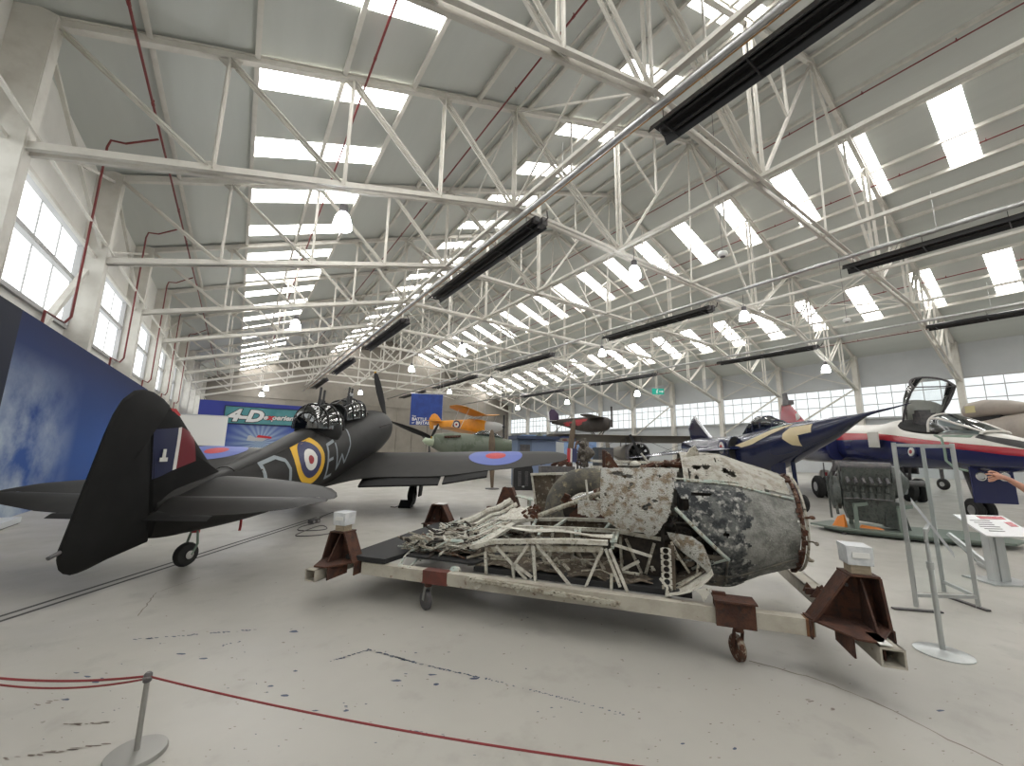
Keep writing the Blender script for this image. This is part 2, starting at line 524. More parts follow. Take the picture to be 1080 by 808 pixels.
# roof trusses ------------------------------------------------------------
NL = [XL, -1.3, 1.93, 5.15, 8.4]
IN = [8.4, 14.9, XC, 2 * XC - 14.9, 2 * XC - 8.4]
def bz(x):
    d = min(x - XL, XR - x)
    return ZB + (ZF - ZB) * min(1, d / (8.4 - XL))
def tz(x): return roofz(x) - .30
ORD = ['nearest to the camera', 'second from the camera', 'third from the camera', 'fourth from the camera', 'fifth from the camera', 'sixth from the camera', 'seventh from the camera', 'eighth from the camera', 'ninth from the camera', 'farthest, by the end wall']
tr = thing('roof_truss', 'white lattice steel roof truss, the one ' + ORD[0], 'roof truss', (0, Y1 - BAY, 0), 0, 'white steel roof trusses')
def ang(b, p, q, w=.13, gap=.2):
    p = V((p[0], 0, p[1])); q = V((q[0], 0, q[1]))
    for s in (-1, 1):
        o = V((0, s * gap / 2, 0)); b.bar(p + o, q + o, .022, w, up=(0, 1, 0)); b.bar(p + o + V((0, -s * .03, 0)), q + o + V((0, -s * .03, 0)), w * .8, .02, up=(0, 1, 0))
def one(b, p, q, w=.08): b.bar((p[0], 0, p[1]), (q[0], 0, q[1]), w, w)
for s in (-1, 1):
    f = (lambda x: x) if s < 0 else (lambda x: 2 * XC - x)
    b = B(); b.bar((f(XL - .1), 0, tz(XL - .1) + .1), (XC, 0, tz(XC) + .1), .2, .2); b.bar((f(XL - .1), 0, tz(XL - .1) + .19), (XC, 0, tz(XC) + .19), .3, .03); b.build('top_chord', M_paint, tr)
    b = B()
    for o in (-.09, .09): b.bar((f(XL), o, ZB), (f(8.4), o, ZF), .03, .23); b.bar((f(XL), o * 1.5, ZB - .1), (f(8.4), o * 1.5, ZF - .1), .12, .02)
    b.build('bottom_chord', M_paint, tr)
    for i in range(4):
        a, c = NL[i], NL[i + 1]
        b = B(); ang(b, (f(a + (.15 if i == 0 else 0)), tz(a)), (f(c - .1), bz(c) + .05)); b.build('diagonal', M_paint, tr)
        b = B(); ang(b, (f(c), bz(c)), (f(c), tz(c)), .12, .22); b.build('post', M_paint, tr)
        b = B(); b.prism([(-.3, 0), (.25, 0), (.2, .25), (-.1, .3), (-.3, .15)], (f(c), 0, bz(c) - .06), (-s, 0, 0), (0, 0, 1), .03); b.build('gusset_plate', M_paint, tr)
        b = B(); b.prism([(-.3, -.1), (.3, .08), (.22, -.22), (-.05, -.32), (-.22, -.2)], (f(c), 0, tz(c) + .05), (-s, 0, 0), (0, 0, 1), .03); b.build('gusset_plate', M_paint, tr)
    b = B(); ang(b, (f(8.5), tz(8.4)), (f(14.75), ZF + .1), .17, .22); b.build('diagonal', M_paint, tr)
    b = B(); ang(b, (f(14.9), ZF), (f(14.9), tz(14.9)), .15, .22); b.build('post', M_paint, tr)
    b = B(); one(b, (f(15.), ZF + .1), (XC, tz(XC)), .11); b.build('diagonal', M_paint, tr)
    mx, mz = 18.2, lerp(ZF + .1, tz(XC), (18.2 - 15.) / (XC - 15.))
    b = B(); one(b, (f(mx), mz), (f(mx), tz(mx)), .1); b.build('post', M_paint, tr)
    b = B(); one(b, (f(mx), mz), (f(14.9), tz(14.9)), .09); b.build('diagonal', M_paint, tr)
    b = B(); one(b, (f(11.65), lerp(ZF, tz(8.4), .5)), (f(11.65), tz(11.65)), .07); b.build('post', M_paint, tr)
    b = B(); b.prism([(-.35, -.05), (.45, -.05), (.5, .15), (.1, .5), (-.3, .35)], (f(14.9), 0, ZF), (-s, 0, 0), (0, 0, 1), .035); b.build('gusset_plate', M_paint, tr)
b = B()
for o in (-.1, .1): b.bar((8.4, o, ZF), (2 * XC - 8.4, o, ZF), .03, .2); b.bar((8.4, o * 1.5, ZF - .09), (2 * XC - 8.4, o * 1.5, ZF - .09), .12, .02)
b.build('bottom_chord', M_paint, tr)
b = B(); one(b, (XC - .15, tz(XC)), (21.2, ZF), .07); b.build('post', M_paint, tr)
b = B(); b.prism([(-.5, -.1), (0, .1), (.5, -.1), (.35, -.4), (0, -.5), (-.35, -.4)], (XC, 0, tz(XC) + .1), (1, 0, 0), (0, 0, 1), .04); b.build('gusset_plate', M_paint, tr)
for i in range(1, 10):
    t = copy_tree(tr); t.location = (0, Y1 + (i - 1) * BAY, 0); t['label'] = 'white lattice steel roof truss, the one ' + ORD[i]
# ties along the hangar at the truss nodes, with the crossed rods between them
for x in (8.4, 14.55, 21.0, 27.4, 35.2):
    b = B(); b.bar((x, Y1 - 2 * BAY, ZF), (x, YE, ZF), .1, .14); b.bar((x + .09, Y1 - 2 * BAY, ZF - .05), (x + .09, YE, ZF - .05), .1, .02)
    struct(b.build('tie_beam', M_paint))
for i in range(10):
    y0, y1 = Y1 + (i - 1) * BAY, Y1 + i * BAY
    for x in (8.4, 35.4):
        b = B(); zb, zt = bz(x), tz(x)
        b.bar((x, y0, zt), (x, y1, zb), .06, .06); b.bar((x, y0, zb), (x, y1, zt), .06, .06); b.bar((x, y0, zt), (x, y1, zt), .07, .07)
        struct(b.build('brace_beam', M_paint))
    b = B(); b.bar((27.4, y0, ZF), (35.2, y1, ZF), .05, .05); b.bar((35.2, y0, ZF), (27.4, y1, ZF), .05, .05)
    struct(b.build('brace_beam', M_paint))
for i in (1, 2, 4, 7):
    y0, y1 = Y1 + (i - 1) * BAY, Y1 + i * BAY
    for x in (XL - .1, XR + .1):
        b = B(); b.bar((x, y0, 11.), (x, y1, 8.3), .09, .09); b.bar((x, y0, 8.3), (x, y1, 11.), .09, .09)
        if x > 0: b.bar((x, y0, 8.2), (x, y0 + BAY, 4.), .14, .14)
        struct(b.build('brace_beam', M_paint))
b = B(); b.bar((XL - .3, 18.7, 7.4), (XL - .3, 16.2, 4.7), .16, .16); b.bar((XL - .2, YN, 8.0), (XL - .2, YE, 8.0), .1, .1); struct(b.build('brace_beam', M_paint))
for xx in (XL + .05, XL + .25):
    b = B(); b.bar((xx, YN, 8.45 if xx < XL + .1 else 8.2), (xx, YE, 8.45 if xx < XL + .1 else 8.2), .05, .05); struct(b.build('brace_beam', M_paint))

# sprinkler pipes ------------------------------------------------------------
for x, lb in ((-3.1, 'red sprinkler pipe under the roof just above the left wall'), (2.27, 'red sprinkler pipe crossing the lower left rooflights'), (7.55, 'red sprinkler pipe on the left slope between the two rooflight rows'),
              (24.63, 'red sprinkler pipe on the right slope just below the ridge'), (30.3, 'red sprinkler pipe crossing the upper right rooflights'), (39.93, 'red sprinkler pipe crossing the lower right rooflights'), (45.6, 'red sprinkler pipe low on the right slope above the right wall')):
    b = B(); z = roofz(x) - .42
    b.tube([(x, -4, z), (x, YE - .6, z)], .035, 8); pipe = tag(b.build('sprinkler_pipe', M_red, smooth=40), lb, 'pipe', 'red sprinkler pipes')
    b = B()
    for i in range(0, 22):
        y = -2 + i * 3.3
        b.tube([(x, y, z), (x, y, z + .14)], .02, 6); b.cyl((x, y - .05, z), (x, y + .05, z), .045, 8)
    b.build('pipe_fitting', M_red, pipe)
LB = ['first red drop pipe on the left wall from the camera', 'second red drop pipe on the left wall from the camera', 'third red drop pipe on the left wall from the camera', 'fourth red drop pipe on the left wall from the camera', 'fifth red drop pipe on the left wall from the camera']
for i in range(5):
    y = 16.2 + i * BAY
    b = B(); x = XL + .25
    b.tube([(-3.18, y, roofz(-3.1) - .42), (-3.9, y, 11.0), (x + .05, y, 10.95), (x, y, 10.7), (x, y, 5.2), (x - .1, y - .02, 5.0), (x - .1, y - 1.4, 4.95), (x - .1, y - 1.45, 4.2), (x - .1, y - 1.45, .02)], .032, 8)
    tag(b.build('drop_pipe', M_red, smooth=40), LB[i], 'pipe', 'red drop pipes on the left wall')

# radiant heaters on their long ducts -------------------------------------------
NM = {8.15: 'left', 21.75: 'middle', 35.2: 'right'}
for x, zd, lb in ((8.15, 10.62, 'bright steel duct carrying the heaters nearest the left wall'), (21.75, 10.5, 'bright steel duct carrying the heaters along the middle of the hangar'), (35.2, 10.25, 'bright steel duct carrying the heaters nearest the right wall')):
    b = B(); b.tube([(x, -4, zd), (x, YE - .6, zd)], .1, 12); du = tag(b.build('heating_duct', M_steel, smooth=40), lb, 'duct', 'steel heating ducts')
    b = B(); b.tube([(x + .21, -4, zd + .07), (x + .21, YE - .6, zd + .07)], .032, 8); b.build('gas_pipe', M_brass, du, smooth=40)
    for i in range(-1, 9):
        b = B(); y = Y1 + (i - .5) * BAY; b.tube([(x, y, zd + .08), (x, y, ZF + .6 if x < 30 else ZF + .3)], .008, 5); b.cyl((x, y - .03, zd), (x, y + .03, zd), .112, 12)
        b.build('hanger', M_steel, du)
def heater(x, z, y0, y1, label):
    h = thing('radiant_heater', label, 'heater', (x, y0, z), 0, 'black radiant heaters')
    L = y1 - y0; b = B(); prof = [(-.4, -.16), (-.3, .06), (-.12, .12), (.12, .12), (.3, .06), (.4, -.16)]
    b.sheet([[(a, yy, c) for a, c in prof] for yy in (0, L)], .02); b.build('reflector', M_black, h)
    b = B(); b.tube([(-.17, .15, -.02), (-.17, L - .4, -.02), (-.12, L - .2, -.02), (0, L - .13, -.02), (.12, L - .2, -.02), (.17, L - .4, -.02), (.17, .15, -.02)], .05, 10); b.build('heater_tube', M_black, h, smooth=50)
    for i in range(5):
        b = B(); yy = .4 + (L - .8) * i / 4; b.bar((-.42, yy, -.13), (.42, yy, -.13), .04, .03); b.tube([(-.4, yy, -.13), (-.3, yy, .08), (-.3, yy, .3)], .01, 5); b.tube([(.4, yy, -.13), (.3, yy, .08), (.3, yy, .3)], .01, 5)
        b.build('bracket', M_black, h)
    b = B(); b.box((.17, -.02, 0), (.24, .35, .3)); b.box((-.17, -.05, 0), (.2, .2, .2)); b.tube([(.17, -.2, 0), (.17, -.35, .05), (.0, -.5, .2)], .03, 6); b.build('burner', M_gr, h)
M_gr = mat('dark_grey_box', (.06, .06, .065), .5, col2=(.1, .09, .09), scale=9)
for ln, x, z, spans in (('left', 8.75, 10.42, ((-3.5, 5.86), (11.2, 21.2), (26.2, 36.3), (41.5, 51.3), (56, 66))), ('middle', 22.3, 10.2, ((-4, 5.6), (12.06, 20.2), (26.6, 35.6), (40.5, 52), (56, 66))), ('right', 35.9, 9.95, ((-4, 5.3), (11.4, 18.9), (25.9, 34.8), (40.6, 49.8)))):
    for i, (y0, y1) in enumerate(spans):
        heater(x, z, y0, y1, 'black radiant tube heater, %s from the camera under the %s steel duct' % (('first', 'second', 'third', 'fourth', 'fifth')[i], ln))

# lamps ---------------------------------------------------------------------
def lamp(x, y, z, label, zt):
    l = thing('pendant_lamp', label, 'lamp', (x, y, z), 0, 'high bay pendant lamps')
    b = B(); b.lathe([(.30, -.28), (.31, -.25), (.27, .0), (.2, .2), (.12, .3)], n=20, cap=False); b.lathe([(.29, -.26), (.001, -.27)], n=20, cap=False); b.build('lamp_shade', M_lamp, l, smooth=60)
    b = B(); b.lathe([(.13, .29), (.14, .32), (.14, .55), (.08, .62), (.03, .66)], n=16); b.build('lamp_housing', M_gr, l, smooth=40)
    b = B(); b.tube([(0, 0, .64), (0, 0, zt - z)], .015, 6); b.build('cord', M_gr, l)
for px, py, x, lb in ((363, 218, 2.2, 'largest pendant lamp, glowing above the black fighter tail'), (669, 287, 14.85, 'pendant lamp near the middle of the picture, right of the left heater duct'), (313, 333, 2.35, 'pendant lamp seen above the gun turret, smaller copy behind the largest one'),
      (785, 333, 25.2, 'pendant lamp beside a right slope rooflight above the middle duct'), (434, 389, 14.8, 'small pendant lamp right of the propeller tip'), (487, 368, 15.05, 'small pendant lamp high above the blue banner'),
      (871, 389, 40., 'pendant lamp by the right wall windows above the needle nose'), (635, 372, 25.4, 'small pendant lamp left of the green exit sign, beside a rooflight'), (518, 402, 25.5, 'tiny pendant lamp above the yellow biplane'),
      (474, 413, 25.5, 'tiny pendant lamp at the top right corner of the blue banner'), (546, 430, 36.3, 'tiny pendant lamp right of the yellow biplane nose'), (598, 424, 36.3, 'tiny pendant lamp above the dark monoplane tail'),
      (672, 415, 36.5, 'small pendant lamp beside the green exit sign'), (281, 406, 2.6, 'tiny pendant lamp above the cinema sign, upper of two'), (276, 416, 2.62, 'tiny pendant lamp above the cinema sign, lower of two'), (380, 414, 15.1, 'tiny pendant lamp behind the twin guns of the turret')):
    d = at(px, py, 1.) - V((0, 0, EYE)); t = x / d.x
    P = V((0, 0, EYE)) + d * t
    if P.y > 71: P = V((0, 0, EYE)) + d * (70. / d.y)
    zt = bz(P.x)
    if P.z > zt - .4: P.z = zt - .5
    lamp(P.x, P.y, P.z, lb, max(zt, P.z + .8))
# smoke detectors
M_wht = mat('white_plastic', (.75, .75, .74), .4)
for x, y, lb in ((18.39, 9.12, 'white round detector hanging under the middle of the roof'), (34.75, 9.0, 'white round detector hanging near the right wall')):
    d = thing('smoke_detector', lb, 'detector', (x, y, 11.2), 0, 'white hanging detectors')
    b = B(); b.lathe([(.06, -.15), (.2, -.1), (.24, 0), (.2, .1), (.06, .14)], n=20); b.build('body', M_wht, d, smooth=60)
    b = B(); b.tube([(0, 0, .14), (0, 0, roofz(x) - 11.3)], .012, 6); b.build('hanging_rod', M_gr, d)
    b = B(); b.lathe([(.12, -.151), (.12, -.13)], n=16); b.build('sensor_ring', M_gr, d)
# ================================================================== black turret fighter
M_fblack = mat('matt_black_paint', (.0135, .013, .0125), .5, col2=(.020, .019, .018), scale=3., lo=.35, hi=.7, spec=.22)
M_flblack = mat('black_fabric_fin', (.0035, .0035, .0035), .62, col2=(.006, .006, .0058), scale=4., spec=.25)
M_tyre = mat('black_tyre', (.012, .012, .012), .75)
M_vdark = mat('very_dark_matt', (.008, .008, .008), .8)  # plain very dark matt tone shared by flaps, legs, hubs and openings
M_ryel = mat('roundel_yellow', (.62, .36, .02), .5); M_rblue = mat('roundel_dark_blue', (.022, .025, .085), .5)
M_rwht = mat('roundel_white', (.62, .61, .58), .5); M_rred = mat('roundel_red', (.30, .014, .018), .5)
M_wblue = mat('wing_roundel_blue', (.08, .115, .36), .55); M_wred = mat('wing_roundel_red', (.42, .035, .04), .55)
M_code = mat('code_letter_grey', (.22, .25, .27), .6)
M_olive = mat('primer_green_metal', (.16, .22, .17), .5); M_chrome = mat('polished_metal', (.6, .6, .6), .2, 1.)
M_glassd = glass('canopy_glass', (.35, .42, .45), .03, .12)
M_turret = glass('turret_glass', (.30, .36, .40), .04, .15)
D_M = Matrix.Translation((-.41, 7.31, 0)) @ Matrix.Rotation(math.radians(55.4), 4, 'Z')
fighter = thing('fighter_aircraft', 'matt black turret fighter with yellow ringed roundel and letters on its side', 'aircraft', M=D_M)
def L(a, b_, z): return V((a, -b_, z))     # a forward, b to starboard, z up
# fuselage
FT = smooth_tab([(-.62, .50, 1.0, .06), (-.4, .47, 1.09, .14), (0, .46, 1.18, .23), (.6, .45, 1.33, .31), (1.2, .46, 1.50, .38), (1.9, .50, 1.72, .43), (2.5, .58, 1.93, .47), (3., .68, 2.06, .50), (3.8, .82, 2.2, .52), (4.6, .98, 2.42, .53),
                 (5.4, 1.15, 2.6, .52), (6.2, 1.32, 2.76, .49), (6.9, 1.5, 2.84, .46), (7.5, 1.72, 2.85, .42), (7.85, 1.9, 2.8, .37), (8.0, 2.1, 2.72, .27), (8.04, 2.3, 2.66, .15)], 3)
def fus_ring(a, zb, zt, hw, n=28, e=2.35):
    zc, hz = (zb + zt) / 2, (zt - zb) / 2; r = []
    for k in range(n):
        t = 2 * PI * k / n; c, s = math.cos(t), math.sin(t)
        y = hw * math.copysign(abs(c) ** (2 / e), c); z = hz * math.copysign(abs(s) ** (2 / e), s)
        if s > 0: y *= 1 - .22 * s * s
        r.append(L(a, y, zc + z))
    return r
fb = B(); fb.loft([fus_ring(*t) for t in FT])
fus = fb.build('fuselage', M_fblack, fighter, smooth=35); F_BVH = bvh_of(fb)
# spine ridge behind the turret and the panel line
b = B(); rows = []
for i in range(14):
    a = lerp(.55, 2.85, i / 13); zb, zt, hw = interp(FT, a); r = fus_ring(a, zb, zt, hw, 72); zc = (zb + zt) / 2
    rows.append([L(a, -p.y * 1.012, zc + (p.z - zc) * 1.012 + .004) for p in r[11:26]])
b.sheet(rows, .01); b.build('decking', M_fblack, fus, smooth=40)
# tail: fin, rudder
fin = [(-.66, .8), (-.835, 1.88), (-.75, 2.02), (-.62, 2.13), (-.5, 2.06), (-.36, 1.92), (.32, 1.26), (.5, 1.2), (.4, .9)]
def slab(name, poly, th, m, par, edge=.25, y0=0.):
    """streamlined plate: outline in a-z, thick in the middle and thin at the rim"""
    b = B(); cx = sum(p[0] for p in poly) / len(poly); cz = sum(p[1] for p in poly) / len(poly)
    rings = []
    for s, k in ((-1, .0), (-1, edge), (-.6, .6)):
        pass
    n = len(poly); vs = []; fs = []
    lay = [(1., 0.), (.97, .45), (.8, .8), (.4, 1.)]
    for sgn in (1, -1):
        for sc_, t in lay:
            for p in poly: vs.append(L(cx + (p[0] - cx) * sc_, y0 + sgn * t * th / 2, cz + (p[1] - cz) * sc_))
        vs.append(L(cx, y0 + sgn * th / 2, cz))
    S = len(lay) * n + 1
    for h in (0, 1):
        o = h * S
        for l in range(len(lay) - 1):
            for k in range(n):
                q = (k + 1) % n; fs.append((o + l * n + k, o + l * n + q, o + (l + 1) * n + q, o + (l + 1) * n + k))
        for k in range(n): fs.append((o + 3 * n + k, o + 3 * n + (k + 1) % n, o + S - 1))
    for k in range(n):
        q = (k + 1) % n; fs.append((k, q, S + q, S + k))
    b.add(vs, fs)
    bm_merge = b
    return b.build(name, m, par, smooth=40), b
finp, fin_b = slab('fin', fin, .13, M_flblack, fighter)
rud = [(-.63, .46), (-.68, .75), (-.855, 1.9), (-.775, 2.04), (-.62, 2.15), (-.72, 2.22), (-.88, 2.29), (-1.02, 2.305), (-1.14, 2.27), (-1.25, 2.16), (-1.32, 1.99), (-1.38, 1.75), (-1.60, .66), (-1.622, .56), (-1.618, .47), (-1.59, .40), (-1.54, .35), (-1.47, .318), (-1.40, .316), (-1.30, .33), (-1.1, .38)]
rudp, rud_b = slab('rudder', rud, .11, M_flblack, fighter)
b = B(); b.cyl(L(-1.58, 0, .58), L(-1.72, .02, .54), .02, 8); b.build('tail_light', M_gr, rudp)
b = B(); b.prism([(-.63, 2.11), (-.555, 2.115), (-.46, 2.035), (-.54, 2.005)], L(0, .0, 0), V((1, 0, 0)), V((0, 0, 1)), .075); b.build('red_cover_patch', M_wred, finp)
# fin flash, laid on the starboard face
def zq(poly, n):   # bilinear grid of a quad a,b,c,d
    a, b_, c, d = [V((*p, 0)) for p in poly]
    return [[a.lerp(b_, i / n).lerp(d.lerp(c, i / n), j / n) for j in range(n + 1)] for i in range(n + 1)]
def decal(bvh, poly, name, m, par, off=.005, d=None, n=8):
    g = zq(poly, n); b = B(); rows = []
    for row in g:
        rows.append(drape(bvh, [L(p.x, 2., p.y) for p in row], d or (0, 1, 0), off))
    b.sheet(rows, .002); return b.build(name, m, par, smooth=60)
FB = bvh_of(fin_b)
tail_b = B(); tail_b.add(fin_b.v, fin_b.f); tail_b.add(fb.v, fb.f); TB = bvh_of(tail_b)
decal(TB, [(-.815, 1.83), (-.50, 1.87), (-.50, 1.32), (-.72, 1.22)], 'fin_flash_blue', mat('fin_flash_dark_blue', (.018, .022, .06), .35), finp)
decal(TB, [(-.50, 1.87), (-.45, 1.88), (-.45, 1.335), (-.50, 1.32)], 'fin_flash_white', M_rwht, finp)
decal(TB, [(-.45, 1.88), (-.22, 1.80), (-.14, 1.43), (-.45, 1.335)], 'fin_flash_red', mat('fin_flash_dark_red', (.14, .01, .016), .35), finp)
b = B(); b.box(L(-.68, .085, 1.53), (.04, .01, .12)); b.box(L(-.68, .085, 1.46), (.11, .01, .05)); b.build('fin_stencil', M_rwht, finp)
# tailplane and elevators
def surf(name, secs, m, par, cap=True):
    """wing-like surface: secs (b, aLE, zLE, aTE, zTE, thickness)"""
    b = B(); rings = []
    prof = [(0, 0), (.03, .35), (.1, .72), (.25, 1), (.45, .95), (.7, .6), (1, .04), (1, -.04), (.7, -.35), (.45, -.55), (.25, -.6), (.1, -.45), (.03, -.25)]
    for bb, al, zl, at_, zt, th in secs:
        rings.append([L(lerp(al, at_, u), bb, lerp(zl, zt, u) + w * th * .6) for u, w in prof])
    b.loft(rings); return b.build(name, m, par, smooth=50), b
for sg in (1, -1):
    surf('tailplane', [(sg * x, al, zl, at_, zt, th) for x, al, zl, at_, zt, th in smooth_tab([(.0, .5, 1.16, -.42, .98, .12), (.6, .40, 1.16, -.42, .98, .12), (1.3, .22, 1.13, -.42, .99, .10), (1.75, .05, 1.10, -.42, 1.0, .07)], 2)] +
         [(sg * 1.98, -.08, 1.08, -.43, 1.01, .05), (sg * 2.12, -.24, 1.05, -.52, .99, .03), (sg * 2.2, -.40, 1.02, -.5, 1.0, .012)], M_fblack, fighter)
    surf('elevator', [(sg * .12, -.435, .97, -.70, .84, .08), (sg * .45, -.435, .975, -.88, .80, .09), (sg * 1.2, -.435, .985, -.86, .84, .08), (sg * 1.75, -.44, .995, -.78, .90, .06), (sg * 2.0, -.455, 1.0, -.7, .95, .04), (sg * 2.14, -.53, .99, -.6, .975, .02)], M_fblack, fighter)
    surf('trim_tab', [(sg * .15, -.71, .835, -.93, .765, .03), (sg * .95, -.87, .815, -.97, .775, .03)], M_flblack, fighter)
# wings
WS = smooth_tab([(.30, 6.98, 1.42, 3.1, .78, .40), (.62, 6.96, 1.43, 3.95, .88, .37), (1.0, 6.95, 1.44, 4.3, .93, .35), (1.6, 6.93, 1.45, 4.38, .95, .34), (2.7, 6.9, 1.50, 4.4, .99, .31), (3.8, 6.72, 1.55, 4.68, 1.13, .25), (4.7, 6.52, 1.585, 4.88, 1.22, .20), (5.3, 6.38, 1.61, 5.05, 1.31, .16), (5.7, 6.2, 1.62, 5.22, 1.37, .11), (5.93, 5.98, 1.60, 5.42, 1.43, .06), (6.02, 5.78, 1.56, 5.62, 1.5, .02)], 3)
for sg in (1, -1):
    wo, wb = surf('wing', [(sg * t[0],) + t[1:] for t in WS], M_fblack, fighter)
    WB = bvh_of(wb)
    # upper surface roundel
    for r, m, nm, of in ((.76, M_wblue, 'roundel_blue_disc', .006), (.29, M_wred, 'roundel_red_disc', .010)):
        b = B(); rows = []
        for i in range(0, 7):
            rows.append(drape(WB, [L(5.78 + r * i / 6 * math.sin(2 * PI * k / 32), sg * (4.0) + r * i / 6 * math.cos(2 * PI * k / 32), 3.) for k in range(33)], (0, 0, -1), of))
        b.sheet(rows, .002); b.build(nm, m, wo, smooth=60)
    b = B(); b.hexa([L(4.52, sg * .75, .90), L(4.52, sg * 2.68, .95), L(4.16, sg * 2.68, .78), L(4.16, sg * .75, .70), L(4.5, sg * .75, .97), L(4.5, sg * 2.68, 1.0), L(4.12, sg * 2.68, .82), L(4.12, sg * .75, .74)]); b.build('flap', M_vdark, wo)
    b = B(); b.hexa([L(4.56, sg * 2.78, .96), L(4.78, sg * 3.85, 1.1), L(4.4, sg * 3.85, .98), L(4.18, sg * 2.78, .80), L(4.54, sg * 2.78, 1.02), L(4.76, sg * 3.85, 1.15), L(4.36, sg * 3.85, 1.02), L(4.14, sg * 2.78, .84)]); b.build('flap', M_vdark, wo)
    # undercarriage
    g = B(); g.tube([L(6.2, sg * 1.62, 1.3), L(6.42, sg * 1.60, .32)], .06, 10); g.bar(L(5.8, sg * 1.6, 1.15), L(6.38, sg * 1.6, .45), .05, .05); gear = g.build('undercarriage_leg', M_vdark, fighter, smooth=40)
    g = B(); g.hexa([L(6.2, sg * 1.74, .28), L(6.55, sg * 1.74, .28), L(6.55, sg * 1.78, .28), L(6.2, sg * 1.78, .28), L(6.0, sg * 1.86, 1.2), L(6.45, sg * 1.86, 1.2), L(6.45, sg * 1.9, 1.2), L(6.0, sg * 1.9, 1.2)]); g.build('wheel_door', M_vdark, gear)
    g = B(); g.lathe([(.05, -.09), (.17, -.095), (.27, -.07), (.30, -.02), (.30, .02), (.27, .07), (.17, .095), (.05, .09)], L(6.44, sg * 1.52, .30), (0, 1, 0), 24); g.build('main_wheel', M_tyre, gear, smooth=40)
    g = B(); g.cyl(L(6.44, sg * 1.40, .30), L(6.44, sg * 1.64, .3), .11, 14); g.build('wheel_hub', M_gr, gear, smooth=40)
# chocks under the starboard wheel
for sg, lb in ((1, 'black wheel chock behind the right main wheel of the black fighter'), ):
    c = thing('wheel_chock', lb, 'chock', M=D_M @ Matrix.Translation(L(6.02, 1.45, 0)))
    b = B(); b.prism([(-.16, 0), (.16, 0), (.12, .18), (.06, .2), (-.16, .04)], (0, 0, 0), (1, 0, 0), (0, 0, 1), .34); b.build('wedge', M_vdark, c)
    b = B(); b.tube([V((-.1, .17, .05)), V((-.14, .26, .02)), V((-.1, .4, .02))], .012, 6); b.build('cord', M_gr, c)
# tail wheel
b = B(); tw = L(.02, 0, .16)
b.lathe([(.03, -.045), (.09, -.06), (.14, -.05), (.16, -.015), (.16, .015), (.14, .05), (.09, .06), (.03, .045)], tw, (.25, 1, 0), 22); tail_wheel = b.build('tail_wheel', M_tyre, fighter, smooth=40)
b = B(); b.cyl(tw + V((.02, .075, 0)), tw - V((.02, .075, 0)), .055, 14); b.build('wheel_hub', M_chrome, tail_wheel, smooth=40)
b = B()
for s in (-1, 1): b.tube([tw + V((0, s * .075, 0)), tw + V((.09, s * .075, .12)), tw + V((.1, s * .05, .26)), tw + V((.12, 0, .34))], .016, 8)
b.build('wheel_fork', M_olive, tail_wheel, smooth=40)
b = B(); b.cyl(L(.14, 0, .42), L(.16, 0, .55), .05, 10); b.build('oleo_boot', M_wred, tail_wheel, smooth=40)
b = B(); b.tube([L(.95, .1, .5), L(.95, .1, .36), L(.94, .1, .3)], .02, 6); b.build('red_vent_cover', M_wred, fighter)
# turret, cockpit
b = B(); rings = []
for i in range(13):
    t = PI * i / 12
    r = []
    for k in range(25):
        ph = PI * k / 24
        r.append(L(3.45 - .62 * math.cos(t), .46 * math.cos(ph) * (math.sin(t) ** .55), 2.05 + .62 * math.sin(ph) ** .8 * (math.sin(t) ** .55)))
    rings.append(r)
b.loft(rings, open_ring=True); tur = b.build('turret_glazing', M_turret, fighter, smooth=60)
b = B()
for t in (.35, .9, PI / 2, 2.2, 2.8):
    b.tube([L(3.45 - .63 * math.cos(t), .47 * math.cos(PI * k / 14) * (math.sin(t) ** .55), 2.05 + .63 * math.sin(PI * k / 14) ** .8 * (math.sin(t) ** .55)) for k in range(15)], .014, 6)
for ph in (.5, 1.1, 1.9, 2.6):
    b.tube([L(3.45 - .63 * math.cos(PI * (.04 + .92 * i / 12)), .47 * math.cos(ph) * (math.sin(PI * (.04 + .92 * i / 12)) ** .55), 2.05 + .63 * math.sin(ph) ** .8 * (math.sin(PI * (.04 + .92 * i / 12)) ** .55)) for i in range(13)], .012, 6)
b.build('turret_frame', M_black, tur)
b = B(); b.lathe([(.44, -.12), (.5, 0), (.5, .16), (.46, .24)], L(3.45, 0, 1.95), (0, 0, 1), 28); b.box(L(3.3, 0, 2.25), (.4, .5, .35)); b.build('turret_ring', M_vdark, tur, smooth=40)
for a, bb, dz in ((3.10, .10, .0), (3.36, .06, -.03)):
    b = B(); b.tube([L(a, bb, 2.2), L(a + .12, bb - .02, 3.0 + dz)], .028, 8); b.tube([L(a, bb, 2.2), L(a + .09, bb - .01, 2.72)], .042, 8); b.build('gun_barrel', M_black, tur)
# forward canopy with pilot's windscreen
can = [(4.15, 2.33, 2.72, .33), (4.5, 2.38, 2.86, .36), (5.0, 2.45, 2.98, .37), (5.35, 2.5, 2.98, .35), (5.75, 2.62, 2.70, .26)]
b = B(); b.loft([[L(a, w * math.cos(PI * k / 16) * (1 if k else 1), zb + (zt - zb) * math.sin(PI * k / 16) ** .6) for k in range(17)] for a, zb, zt, w in can], open_ring=True); cano = b.build('cockpit_canopy', M_glassd, fighter, smooth=35)
b = B()
for a, zb, zt, w in can: b.tube([L(a, w * math.cos(PI * k / 16), zb + (zt - zb) * math.sin(PI * k / 16) ** .6) for k in range(17)], .022, 6)
for k in (4, 8, 12): b.tube([L(a, w * math.cos(PI * k / 16), zb + (zt - zb) * math.sin(PI * k / 16) ** .6) for a, zb, zt, w in can], .018, 6)
b.build('canopy_frame', M_black, cano)
